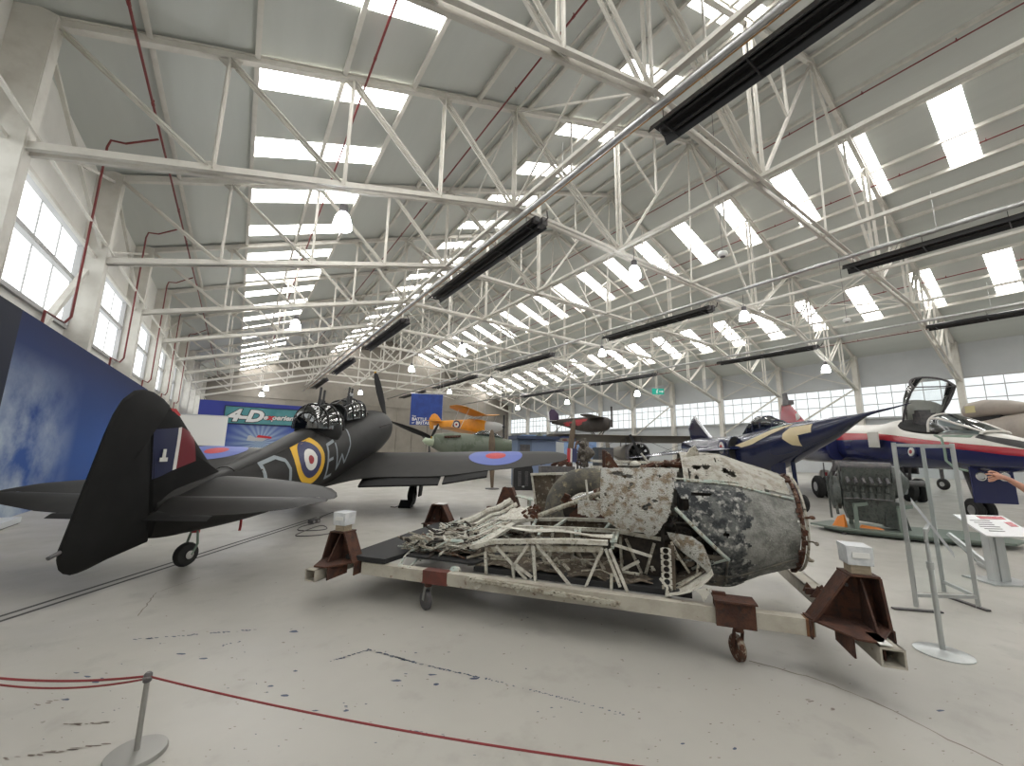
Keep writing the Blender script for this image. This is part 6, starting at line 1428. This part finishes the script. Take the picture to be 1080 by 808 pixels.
for sgn in (-1, 1):
    b = B(); y = .25 + sgn * .26
    b.hexa([(.12, y - .13, 1.06), (1.2, y - .13, 1.06), (1.2, y + .13, 1.06), (.12, y + .13, 1.06), (.12, y - .15 + sgn * .05, 1.42), (1.2, y - .15 + sgn * .05, 1.42), (1.2, y + .15 + sgn * .05, 1.42), (.12, y + .15 + sgn * .05, 1.42)])
    cb = b.build('cylinder_bank', M_eng, en)
    b = B(); b.tube([(.08, y + sgn * .05, 1.44), (1.25, y + sgn * .05, 1.44)], .11, 10); b.build('rocker_cover', M_gr, cb, smooth=40)
    for i in range(6):
        x = .22 + i * .175; b = B(); b.tube([(x, y + sgn * .12, 1.2), (x, y + sgn * .24, 1.18), (x + .02, y + sgn * .28, 1.1)], .045, 8); b.build('exhaust_port', M_gr, cb, smooth=40)
    for i in range(6):
        x = .22 + i * .175; b = B(); b.cyl((x, .25 + sgn * .33, .92), (x, .25 + sgn * .33, 1.02), .05, 10); b.box((x, .25 + sgn * .31, .82), (.1, .06, .12)); b.build('cylinder_fitting', M_eng, cb)
    b = B()
    for z in (.75, 1.08): b.tube([(.1, .25 + sgn * .345, z), (.5, .25 + sgn * .36, z + .02), (1.2, .25 + sgn * .345, z)], .018, 6)
    b.build('pipe_run', M_steel if sgn > 0 else M_gr, en)
b = B(); b.lathe([(.32, 0), (.34, .1), (.28, .25), (.14, .36), (.11, .4)], (1.25, .25, 1.12), (1, 0, 0), 20); b.build('reduction_gear', M_eng, en, smooth=40)
b = B(); b.cyl((1.6, .25, 1.12), (2.0, .25, 1.12), .06, 12); b.build('propeller_shaft', M_gr, en, smooth=40)
b = B(); b.lathe([(.2, 0), (.36, .05), (.36, .22), (.2, .3)], (-.16, .25, .85), (1, 0, 0), 20); b.tube([(-.05, .0, .4), (-.1, -.05, .8), (-.12, 0, 1.3)], .04, 6); b.tube([(-.2, .1, .3), (-.22, .1, 1.2)], .03, 6); b.build('supercharger', M_eng, en, smooth=40)
b = B(); b.hexa([(1.0, .0, .2), (1.55, .1, .16), (1.55, .4, .16), (1.0, .5, .2), (1.05, -.02, .75), (1.4, .05, .7), (1.4, .45, .7), (1.05, .52, .75)]); b.build('sump', M_eng, en)
oc = thing('orange_cover', 'crumpled orange cover on the stand beside the aero engine', 'cover', (E0.x, E0.y, 0), ea)
b = B(); b.hexa([(-.16, .05, .137), (.04, -.08, .137), (.1, .0, .137), (-.06, .14, .137), (-.05, .06, .34), (.05, -.02, .40), (.08, .02, .38), (-.01, .1, .35)]); b.hexa([(.3, .02, .137), (.7, -.02, .137), (.72, .1, .137), (.3, .12, .137), (.35, .03, .2), (.65, .0, .17), (.65, .06, .17), (.35, .09, .2)]); b.build('cloth', M_org, oc)
# ================================================================== smaller floor-standing things
M_alx = mat('brushed_aluminium', (.50, .52, .52), .35, .7, col2=(.43, .45, .45), scale=6., stretch=(1, 1, .1))
M_pane = glass('display_pane', (.96, .98, .98), .04, -.02)
fr = thing('glass_display_frame', 'tall aluminium framed glass display panel standing right of the wreck', 'display frame')
PA, PB, PC = V((6.53, 1.40, 0)), V((7.08, 1.0, 0)), V((*(7.565, 1.341), 0)); H = 1.83
for p in (PA, PB, PC):
    b = B(); b.bar(p, p + V((0, 0, H)), .038, .038, up=(1, 0, 0)); b.build('post', M_alx, fr)
for p, z in ((PA, .12), (PA, H - .03), (PC, .12), (PC, H - .03)):
    b = B(); b.bar(p + V((0, 0, z)), PB + V((0, 0, z)), .03, .036); b.build('rail', M_alx, fr)
b = B(); d = (PB - PA).normalized(); b.bar(PA + d * .03 + V((0, 0, H / 2 + .05)), PB - d * .03 + V((0, 0, H / 2 + .05)), .008, H - .2); b.build('glass_pane', M_pane, fr)
b = B(); nn = V((-d.y, d.x, 0)); b.bar(PA - nn * .0 - d * .35 - nn * .1, PA + d * .1 - nn * .18 + V((0, 0, 0)), .05, .015); b.bar(PB - nn * .1, PB + nn * .35, .05, .02); b.v = [(x, y, z + .012) for x, y, z in b.v]; b.build('foot', M_gr, fr)
# sign post with a sloping panel
g = V((5.22, .99, 0)); sp_ = thing('sign_post', 'grey metal sign post on a round base beside the glass frame', 'sign post', g)
b = B(); b.lathe([(.19, 0), (.19, .008), (.17, .016), (.03, .025), (.02, .03)], (0, 0, 0), (0, 0, 1), 40); b.build('base', M_alx, sp_, smooth=30)
b = B(); b.cyl((0, 0, .02), (0, 0, .74), .02, 14); b.cyl((0, 0, .7), (0, 0, 1.02), .014, 12); b.cyl((0, 0, .68), (0, 0, .74), .026, 14); b.build('pole', M_alx, sp_, smooth=40)
qa, qb = V((5.728, 1.157, 1.205)) - g, V((5.655, 0.899, 0.734)) - g
qa = qa * 1; dd = (qb - qa)
b = B(); sd = (g + qa.lerp(qb, .5) - V((0, 0, EYE))).normalized() * .3; b.hexa([qa - sd * .0, qb - sd * .0, qb + sd, qa + sd, qa + V((0, 0, .05)), qb + V((0, 0, .05)), qb + sd + V((0, 0, .05)), qa + sd + V((0, 0, .05))]); b.build('sign_panel', M_plinth, sp_)
b = B(); mid = qa.lerp(qb, .42) + sd * .3; b.bar((0, 0, 1.0), mid, .03, .03); b.build('bracket', M_alx, sp_)
# lectern
lg = V((*(8.855, 0.992), 0)); lc = thing('information_lectern', 'grey lectern with a sloping white information panel at the right edge', 'lectern', lg, math.radians(-38))
b = B(); b.box((0, 0, .012), (.62, .42, .02)); b.build('base', M_alx, lc)
b = B(); b.box((-.03, 0, .34), (.2, .10, .66)); b.box((-.03, -.055, .34), (.06, .02, .66)); b.build('column', M_alx, lc)
Rm = Matrix.Rotation(math.radians(28), 3, 'X')
b = B(); b.box((0, -.03, .74), (.66, .46, .02), Rm); pn = b.build('panel', mat('lectern_white', (.66, .66, .67), .4), lc)
b = B(); c0 = V((0, -.03, .74)); b.box(c0 + Rm @ V((.12, .17, .0115)), (.34, .07, .003), Rm); b.box(c0 + Rm @ V((.24, .03, .0115)), (.1, .1, .003), Rm); b.build('panel_picture', M_rr, pn)
b = B()
for i in range(6): b.box(c0 + Rm @ V((-.1, .10 - .045 * i, .0115)), (.26 - .03 * (i % 3), .012, .003), Rm)
b.build('panel_print', M_gr, pn)
# second stand behind the lectern
g2 = V((*(9.680, 1.224), 0)); s2 = thing('easel_foot', 'pale metal easel foot on the floor behind the lectern', 'stand', g2)
b = B(); b.bar((-.2, -.1, .03), (.25, .1, .03), .06, .05); b.bar((-.2, -.1, .05), (.05, .35, .45), .05, .05); b.bar((.05, .35, .45), (.25, .1, .05), .05, .05); b.build('leg', M_alx, s2)
# rope barrier in the foreground
M_post = mat('grey_barrier_metal', (.27, .265, .25), .45, .4); M_rope = mat('dark_red_rope', (.20, .025, .028), .75, bump=.4, bscale=120)
g3 = V((*(-0.258, 3.141), 0)); ra = thing('barrier_post', 'low grey barrier post with round base at the lower left', 'barrier post', g3)
b = B(); b.lathe([(.135, 0), (.135, .012), (.13, .022), (.02, .028)], (0, 0, 0), (0, 0, 1), 40); b.build('base', M_post, ra, smooth=30)
b = B(); b.cyl((0, 0, .02), (0, 0, .40), .013, 14); b.build('pole', M_post, ra, smooth=40)
b = B(); b.lathe([(.014, .355), (.02, .36), (.02, .395), (.012, .405)], (0, 0, 0), (0, 0, 1), 14); b.tube([(-.02, -.02, .385), (.0, -.028, .385), (.02, -.02, .38)], .006, 6); b.build('cap', M_gr, ra, smooth=40)
top = g3 + V((0, 0, .385))
def sag(p, q, s, n=20): return [p.lerp(q, i / n) - V((0, 0, s * 4 * (i / n) * (1 - i / n))) for i in range(n + 1)]
far_r = V((1.648, 1.270, 0.300))
g4 = V((-1.105, 3.705, 0.000)); g4.z = 0
rb = thing('barrier_post', 'low grey barrier post just outside the left edge, holding the doubled red rope', 'barrier post', g4)
b = B(); b.lathe([(.135, 0), (.135, .012), (.13, .022), (.02, .028)], (0, 0, 0), (0, 0, 1), 40); b.build('base', M_post, rb, smooth=30)
b = B(); b.cyl((0, 0, .02), (0, 0, .40), .013, 14); b.build('pole', M_post, rb, smooth=40)
top4 = g4 + V((0, 0, .385))
b = B(); b.tube(sag(top, top4, .03), .006, 6); b.tube(sag(top + V((0, 0, -.012)), top4 + V((0, 0, -.02)), .05), .005, 6); tag(b.build('barrier_rope', M_rope), 'doubled dark red rope running from the barrier post to the left edge', 'rope')
pr_ = V((1.552, 1.370, 0.300)); g5 = top + (pr_ - top) * 1.7; g5.z = 0
b = B(); b.tube(sag(top, g5 + V((0, 0, .385)), .088, 40), .005, 6); tag(b.build('barrier_rope', M_rope), 'single dark red rope sagging along the bottom of the photo', 'rope')
rc = thing('barrier_post', 'low grey barrier post below the frame, holding the end of the single red rope', 'barrier post', g5)
b = B(); b.lathe([(.135, 0), (.135, .012), (.13, .022), (.02, .028)], (0, 0, 0), (0, 0, 1), 40); b.build('base', M_post, rc, smooth=30)
b = B(); b.cyl((0, 0, .02), (0, 0, .40), .013, 14); b.build('pole', M_post, rc, smooth=40)
# power box and its cable on the floor by the black fighter
g6 = V((*(1.610, 9.980), 0)); pb = thing('power_box', 'small grey power box on the floor between fighter and cradle', 'power box', g6, .6)
b = B(); b.box((0, 0, .045), (.22, .12, .085)); b.build('case', M_gr, pb)
for s in (-.06, .06):
    b = B(); b.cyl((s, -.06, .045), (s, -.075, .045), .025, 12); b.build('socket', M_steel, pb)
b = B(); pts = [(1.592, 9.860), (1.326, 9.636), (1.227, 9.237), (1.544, 9.061), (1.739, 9.176), (1.677, 9.564), (1.250, 9.012), (1.131, 8.682), (1.517, 8.562), (1.893, 8.760)]
b.tube([V((*p, .012)) for p in smooth_tab(pts, 5)], .009, 6); tag(b.build('power_cable', M_gr), 'thin black cable looped on the floor beside the power box', 'cable')
# blue-grey kiosk, black case, engine trolley, engines and cabinet beyond the wing tip
M_kb = mat('blue_grey_panel', (.11, .15, .23), .5); M_kd = mat('navy_top', (.03, .045, .09), .45); M_kl = mat('light_blue_panel', (.17, .22, .34), .5)
kk = V((11.714, 15.377, 1.464)); kk.z = 0; kr = math.radians(-18)
ki = thing('blue_kiosk', 'blue grey display kiosk with a dark overhanging top behind the wing tip', 'kiosk', kk, kr)
b = B(); b.box((.62, .55, 1.1), (1.24, 1.1, 2.2)); b.build('cabinet', M_kl, ki)
b = B(); b.box((-.36, .5, 1.1), (.7, 1., 2.2)); b.build('side_cabinet', M_kb, ki)
b = B(); b.box((.25, .5, 2.29), (2.15, 1.5, .16)); b.build('top', M_kd, ki)
b = B(); b.box((-.36, -.02, 1.5), (.5, .03, .9)); b.build('screen', M_gr, ki)
bc = V((10.269, 14.069, 0.679)); bc.z = 0
cs = thing('black_case', 'black domed flight case with grey louvres behind the crushed wing', 'case', bc, math.radians(-30))
b = B(); b.prism([(-.42, 0), (.42, 0), (.42, .85), (.36, 1.02), (.2, 1.12), (-.2, 1.12), (-.36, 1.02), (-.42, .85)], (0, .3, 0), (1, 0, 0), (0, 0, 1), .6); b.build('shell', M_black, cs)
for x in (-.16, .14):
    b = B()
    for i in range(8): b.box((x, -.01, .2 + .08 * i), (.14, .02, .05))
    b.build('louvre', M_gr, cs)
b = B(); b.box((0, -.02, .16), (.1, .02, .06)); b.build('latch', M_steel, cs)
tr0 = V((17.703, 27.491, 0.314)); tr0.z = 0
tt_ = thing('engine_trolley', 'empty black engine trolley on castors under the black wing tip', 'trolley', tr0, math.radians(-34))
b = B(); b.bar((-1.5, 0, .35), (1.5, 0, .35), .15, .12); b.bar((-1.5, .9, .35), (1.5, .9, .35), .15, .12); b.bar((-1.4, 0, .35), (-1.4, .9, .35), .1, .1); b.bar((1.4, 0, .35), (1.4, .9, .35), .1, .1); b.build('chassis', M_black, tt_)
for x in (-.6, .5):
    b = B(); b.bar((x - .5, .4, .4), (x, .4, 1.9), .12, .12); b.bar((x + .5, .4, .4), (x, .4, 1.9), .12, .12); b.bar((x - .3, .4, 1.1), (x + .3, .4, 1.1), .08, .08); b.build('a_frame', M_gr, tt_)
for x in (-1.3, 1.3):
    for y in (0, .9): tyre((x, y, .15), (0, 1, 0), .15, .1, 'castor_wheel', M_tyre, tt_)
fr0 = V((15.215, 26.780, 0.085)); fr0.z = 0
of = thing('open_frame', 'thin open metal frame on the floor left of the engine trolley', 'frame', fr0, math.radians(-34))
b = B()
for x in (-.55, .55): b.bar((x, 0, 0), (x, 0, 1.3), .05, .05, up=(1, 0, 0))
for z in (.03, 1.28): b.bar((-.55, 0, z), (.55, 0, z), .05, .05)
b.build('tube_frame', M_gr, of)
b = B()
for x in (-.55, .55): b.bar((x, -.3, .02), (x, .3, .02), .05, .04)
b.build('foot', M_gr, of)
def radial(px, py, dep, lb, m_, r=.62, rot=0.):
    c = V(AT_(px, py, dep)); o = thing('radial_engine', lb, 'engine', (c.x, c.y, 0), math.radians(-60) + rot, None); z = c.z
    b = B(); b.lathe([(.26, -.25), (.3, -.1), (.3, .15), (.2, .3), (.06, .42)], (0, 0, z), (1, 0, 0), 18); b.build('crankcase', m_, o, smooth=40)
    for i in range(9):
        a = 2 * PI * i / 9 + .2; d = V((0, math.cos(a), math.sin(a))); b = B()
        b.lathe([(.10, .25), (.115, .27), (.10, .30), (.115, .33), (.10, .36), (.115, .39), (.10, .42), (.09, r), (.06, r + .02)], (0, 0, z), d, 12); b.tube([V((-.05, 0, z)) + d * (r - .04), V((-.25, 0, z)) + d * (r - .1)], .035, 6); b.build('cylinder', m_, o, smooth=30)
    b = B(); b.tube([(-.3, .5 * math.cos(2 * PI * k / 24), z + .5 * math.sin(2 * PI * k / 24)) for k in range(24)], .05, 8, closed=True); b.build('exhaust_ring', M_rust2, o)
    b = B(); b.bar((-.3, -.5, 0.05), (-.3, .5, .05), .1, .1); b.bar((.5, -.4, .05), (.5, .4, .05), .1, .1); b.bar((-.3, 0, .05), (.5, 0, .05), .1, .1); b.bar((-.3, -.35, .08), (-.25, -.2, z), .07, .07); b.bar((-.3, .35, .08), (-.25, .2, z), .07, .07); b.build('stand', M_gr, o)
def AT_(px, py, dep): return at(px, py, dep)
M_engb = mat('brown_grey_engine', (.12, .105, .085), .6, .2, col2=(.06, .05, .042), scale=9.)
radial(617, 478, 17.5, 'brown grey radial engine on a stand above the old tyre', M_engb)
cb0 = V((14.612, 13.369, 1.617)); ca = thing('dark_cabinet', 'dark grey equipment cabinet right of the radial engine', 'cabinet', (cb0.x, cb0.y, 0), math.radians(-20))
b = B(); b.box((0, .3, 1.0), (.8, .6, 1.75)); b.build('body', mat('slate_cabinet', (.05, .06, .07), .5), ca)
for x in (-.2, .2):
    b = B(); b.box((x, -.01, 1.1), (.36, .03, 1.4)); dr = b.build('door', M_gr, ca); b = B(); b.box((x * .4, -.035, 1.1), (.03, .02, .14)); b.build('handle', M_steel, dr)
for x in (-.35, .35):
    b = B(); b.box((x, .3, .06), (.08, .5, .12)); b.build('foot', M_gr, ca)
rf = V((11.532, 12.421, 1.519)); ru = thing('striped_rudder', 'loose rudder painted red, white and blue beyond the old tyre', 'rudder', (rf.x, rf.y, 0), math.radians(-34))
z0, z1 = 1.25, 1.8
for nm, a0_, a1_, mm in (('red_stripe', -.2, -.07, M_wred), ('white_stripe', -.07, .0, M_rwht), ('blue_stripe', .0, .2, M_rblue)):
    b = B(); b.hexa([(a0_, -.04, z0), (a1_, -.04, z0 - .03), (a1_, .04, z0 - .03), (a0_, .04, z0), (a0_ + .02, -.04, z1), (a1_ + .02, -.04, z1 - .03), (a1_ + .02, .04, z1 - .03), (a0_ + .02, .04, z1)]); b.build(nm, mm, ru)
b = B(); b.bar((0, .05, 0.02), (0, .05, 1.7), .06, .06, up=(1, 0, 0)); b.bar((-.3, .05, .02), (.3, .05, .02), .06, .05); b.bar((0, -.25, .02), (0, .35, .02), .06, .05); b.build('stand', M_gr, ru)
for px, py0, py1, dep, lean, lb in ((520, 453, 476, 17.5, .05, 'brown wooden propeller blade standing under the yellow biplane nose'), (597, 441, 478, 20, -.28, 'leaning brown propeller blade right of the blue kiosk')):
    t0 = V(AT_(px, py1, dep)); t1 = V(AT_(px, py0, dep)); hb = t1.z
    o = thing('propeller_blade', lb, 'propeller blade', (t0.x, t0.y, 0), math.radians(-34), None)
    b = B(); rings = []
    for z, w_, th in ((.05, .06, .06), (hb * .25, .1, .07), (hb * .5, .15, .05), (hb * .8, .14, .03), (hb * .97, .08, .02), (hb, .02, .01)):
        rings.append([V((w_ * math.cos(2 * PI * k / 12) - lean * (z / hb) * 1.5, th * math.sin(2 * PI * k / 12), z)) for k in range(12)])
    b.loft(rings); b.build('blade', mat('varnished_wood', (.14, .10, .065), .45, col2=(.10, .07, .045), scale=6., stretch=(4, 4, .6)), o, smooth=50)
    b = B(); b.lathe([(.3, 0), (.3, .04), (.08, .06)], (0, 0, 0), (0, 0, 1), 20); b.build('base', M_gr, o)
# junk parts behind the crushed wing
jp = V((10.089, 11.649, 1.098)); o = thing('wreck_fragments_stand', 'dark stand of loose wreck pieces beyond the silted box', 'display stand', (jp.x, jp.y, 0), math.radians(-30))
b = B(); b.box((0, .2, .55), (1.3, .6, 1.1)); b.build('plinth', M_gr, o)
b = B(); r_ = random.Random(31)
for i in range(16):
    c = V((r_.uniform(-.55, .5), r_.uniform(0, .4), r_.uniform(1.12, 1.3))); b.box(c, (r_.uniform(.1, .3), r_.uniform(.05, .2), r_.uniform(.04, .14)), Matrix.Rotation(r_.uniform(-.6, .6), 3, 'Y'))
tag(b.build('loose_fragments', M_rust, o), kind='stuff')
# a third rusty corner post standing behind the cradle, carrying a strip of skin
jk = V((5.336, 7.890, 0.514)); jz = V((5.302, 7.851, 0.816)).z; o = thing('rusty_jack_stand', 'dark rusty jack stand behind the crushed wing end', 'stand', (jk.x, jk.y, 0), math.radians(-50))
b = B(); b.prism([(-.26, .36), (.26, .36), (.10, jz), (-.10, jz)], (0, -.06, 0), (1, 0, 0), (0, 0, 1), .014)
for k in (-1, 1): b.hexa([(k * .28, .1, .36), (k * .26, .1, .36), (k * .26, -.1, .36), (k * .28, -.1, .36), (k * .11, .1, jz), (k * .09, .1, jz), (k * .09, -.1, jz), (k * .11, -.1, jz)])
b.build('gusset', M_rust, o)
b = B(); b.bar((-.5, 0, .3), (1.1, 0, .3), .12, .12); b.bar((-.4, 0, .02), (-.4, 0, .3), .1, .1, up=(1, 0, 0)); b.bar((1., 0, .02), (1., 0, .3), .1, .1, up=(1, 0, 0)); b.build('beam', M_rust, o)
b = B(); b.hexa([(.2, -.12, .62), (1., -.15, .48), (1., .2, .48), (.2, .2, .62), (.2, -.12, .64), (1., -.15, .51), (1., .2, .51), (.2, .2, .64)]); b.bar((.5, 0, .35), (.5, 0, .6), .08, .08); b.build('skin_strip', M_teal, o)
# pale blue display boards and the exit sign by the right-hand wall
for i, (xx, yy, w_, h_, lb) in enumerate(((40., 51., 5.5, 4.2, 'pale blue display board behind the yellow biplane nose'), (44., 45.5, 5., 3.6, 'pale blue display board below the hanging dark monoplane tail'), (30., 60., 4., 3.2, 'pale blue display board far behind the grey green fighter'))):
    o = thing('display_board', lb, 'display board', (xx, yy, 0), math.radians(-50)); b = B(); b.box((0, 0, h_ / 2 + .05), (w_, .1, h_)); b.build('board', mat('pale_blue_board', (.13, .22, .42), .5, col2=(.25, .36, .55), scale=.7), o)
    for s in (-1, 1):
        b = B(); b.box((s * w_ * .4, 0, .03), (.1, .7, .06)); b.build('foot', M_gr, o)
ex = thing('exit_sign', 'green hanging exit sign in front of the right-hand wall', 'sign', V((42.999, 30.488, 9.309)), math.radians(-34))
b = B(); b.box((0, 0, 0), (1.5, .06, .75)); b.build('sign_face', mat('exit_green', (.0, .22, .16), .4, emit=(0, .5, .36), estr=.25), ex)
b = B(); b.box((-.15, -.04, -.05), (.16, .02, .36)); b.ball((-.08, -.04, .2), .08, 8); b.box((.3, -.04, 0), (.36, .02, .1)); b.prism([(0, -.15), (.2, 0), (0, .15)], (.48, -.04, 0), (1, 0, 0), (0, 0, 1), .02); b.build('pictogram', M_wink, ex)
b = B()
for s in (-.6, .6): b.tube([(s, 0, .37), (s, 0, 1.6)], .012, 5)
b.build('hanging_rod', M_steel, ex)
# ================================================================== the visitor whose arm reaches in from the right
M_skin = mat('skin', (.52, .27, .19), .5, col2=(.47, .23, .16), scale=8.); M_shirt = mat('navy_shirt', (.03, .04, .08), .8); M_jean = mat('dark_jeans', (.03, .04, .07), .8); M_hair = mat('brown_hair', (.05, .03, .02), .7)
def skin(verts, edges, name, m_, par, sub=2, root=0):
    me = bpy.data.meshes.new(name); me.from_pydata([v[:3] for v in verts], edges, []); me.materials.append(m_)
    o = bpy.data.objects.new(name, me); COL.objects.link(o); o.parent = par
    md = o.modifiers.new('skin', 'SKIN'); md.use_smooth_shade = True
    for i, v in enumerate(verts):
        sv = me.skin_vertices[0].data[i]; r = v[3] if isinstance(v[3], tuple) else (v[3], v[3]); sv.radius = r; sv.use_root = (i == root)
    s = o.modifiers.new('sub', 'SUBSURF'); s.levels = sub; s.render_levels = sub
    return o
HW = V((6.084, 0.670, 1.500)); PW = V((6.921, 0.217, 1.521)); PW.z = 0
ux = (HW - PW); ux.z = 0; ux.normalize(); uy = V((-ux.y, ux.x, 0))
pe = thing('person', 'person at the right edge, only a bare forearm with pointing hand showing', 'person', M=Matrix(((ux.x, uy.x, 0, PW.x), (ux.y, uy.y, 0, PW.y), (0, 0, 1, 0), (0, 0, 0, 1))))
rch = (HW - PW).xy.length; hz = HW.z
sh, el_, wr_, kn = (.02, .20, 1.42), (rch * .42, .17, 1.17), (rch - .20, .03, hz - .03), (rch - .11, .01, hz - .005)
vs = [(0, 0, .95, (.17, .13)), (0, 0, 1.15, (.15, .12)), (0, 0, 1.38, (.19, .12)), (0, 0, 1.5, .065), (.01, 0, 1.56, .06), (.02, 0, 1.66, (.08, .1)), (.02, 0, 1.74, .07),
      (*sh, .06), (*el_, .045), (lerp(el_[0], wr_[0], .35), lerp(el_[1], wr_[1], .35), lerp(el_[2], wr_[2], .35), .046), (*wr_, (.03, .024)), (*kn, (.036, .02)),
      (.0, -.2, 1.42, .06), (-.02, -.26, 1.15, .045), (.04, -.26, .92, .03), (.06, -.25, .82, (.02, .035)),
      (0, .10, .88, .09), (.02, .11, .5, .06), (0, .11, .1, .045), (.16, .11, .04, .045), (0, -.10, .88, .09), (.02, -.11, .5, .06), (0, -.11, .1, .045), (.16, -.11, .04, .045)]
ed = [(0, 1), (1, 2), (2, 3), (3, 4), (4, 5), (5, 6), (2, 7), (7, 8), (8, 9), (9, 10), (10, 11), (2, 12), (12, 13), (13, 14), (14, 15), (0, 16), (16, 17), (17, 18), (18, 19), (0, 20), (20, 21), (21, 22), (22, 23)]
b0 = len(vs)
def finger(pts, rs):
    global vs, ed
    prev = 11
    for p, r in zip(pts, rs): vs.append((*p, r)); ed.append((prev, len(vs) - 1)); prev = len(vs) - 1
kx, ky, kz = kn
finger([(kx + .045, ky + .004, kz + .012), (kx + .085, ky + .002, kz + .014), (kx + .125, ky + .0, kz + .012)], [.0095, .0085, .007])       # index points
for i, (dy, dz) in enumerate(((.0, -.010), (.0, -.03), (.0, -.048))):
    finger([(kx + .04, ky + dy, kz + dz), (kx + .062, ky - .02, kz + dz - .006), (kx + .04, ky - .036, kz + dz - .006)], [.0095, .0088, .0075])
finger([(kx - .02, ky - .012, kz + .03), (kx + .02, ky - .025, kz + .04), (kx + .045, ky - .03, kz + .03)], [.011, .0095, .008])
skin(vs, ed, 'body', M_skin, pe, 2)
skin([(0, 0, .90, (.23, .18)), (0, 0, 1.15, (.225, .18)), (0, 0, 1.38, (.25, .17)), (0, .18, 1.42, .10), (.03 + el_[0] * .45, .19, 1.32, .085), (0, -.18, 1.42, .10), (-.01, -.235, 1.27, .085)], [(0, 1), (1, 2), (2, 3), (3, 4), (2, 5), (5, 6)], 'shirt', M_shirt, pe, 2)
skin([(0, 0, .95, (.20, .16)), (0, .10, .85, .115), (.02, .11, .5, .075), (0, .11, .1, .07), (0, -.10, .85, .115), (.02, -.11, .5, .075), (0, -.11, .1, .07)], [(0, 1), (1, 2), (2, 3), (0, 4), (4, 5), (5, 6)], 'trousers', M_jean, pe, 2)
b = B(); b.ball((.0, 0, 1.70), .115, 16, (1.02, .88, 1.1)); b.v = [v for v in b.v]; 
b.v = [(x - .02 if z < 1.72 and x > .03 else x, y, max(z, 1.66 if x > .02 else 1.58)) for x, y, z in b.v]; b.build('hair', M_hair, pe, smooth=60)
for s in (-1, 1):
    b = B(); b.ball((.06, s * .105, .05), .06, 12, (2.1, .8, .9)); b.v = [(x, y, max(z, .002)) for x, y, z in b.v]; b.build('shoe', M_black, pe, smooth=60)
    b = B(); b.ball((.105, s * .033, 1.665), .012, 8); b.build('eye', M_wht, pe)
b = B(); b.tube([(.098, 0, 1.675), (.125, 0, 1.645), (.1, 0, 1.635)], .012, 6); b.tube([(.102, -.022, 1.605), (.108, 0, 1.603), (.102, .022, 1.605)], .006, 5); b.build('face', M_skin, pe, smooth=60)
# a white and red fin piece standing under the striped jet's wing
fp = V((22.071, 7.278, 0.530)); o = thing('fin_section', 'white and red fin section standing under the wing of the striped jet', 'fin section', (fp.x, fp.y, 0), math.radians(-40))
b = B(); b.prism([(-.3, .35), (.18, .35), (.28, 1.05), (-.05, 1.05)], (0, 0, 0), (1, 0, 0), (0, 0, 1), .08); b.build('fin_skin', M_rw, o)
b = B(); b.prism([(-.02, .42), (.12, .42), (.2, .95), (.1, .95)], (0, -.0, 0), (1, 0, 0), (0, 0, 1), .1); b.build('red_stripe', M_wred, o)
b = B(); b.box((-.05, 0, .2), (.5, .4, .3)); b.bar((-.3, 0, .03), (.2, 0, .03), .5, .05); b.build('stand', M_gr, o)
# ================================================================== light and view
w = bpy.data.worlds.new('world'); SC.world = w; w.use_nodes = True
w.node_tree.nodes['Background'].inputs[0].default_value = (.8, .88, 1, 1)
w.node_tree.nodes['Background'].inputs[1].default_value = 1.
SC.view_settings.view_transform = 'Standard'; SC.view_settings.look = 'None'; SC.view_settings.gamma = 1; SC.view_settings.use_curve_mapping = False
SC.view_settings.exposure = 0.16
SC.cycles.use_denoising = True
SC.cycles.max_bounces = 7; SC.cycles.diffuse_bounces = 5; SC.cycles.glossy_bounces = 3; SC.cycles.transparent_max_bounces = 12
SC.cycles.sample_clamp_indirect = 4.
bpy.context.view_layer.update()
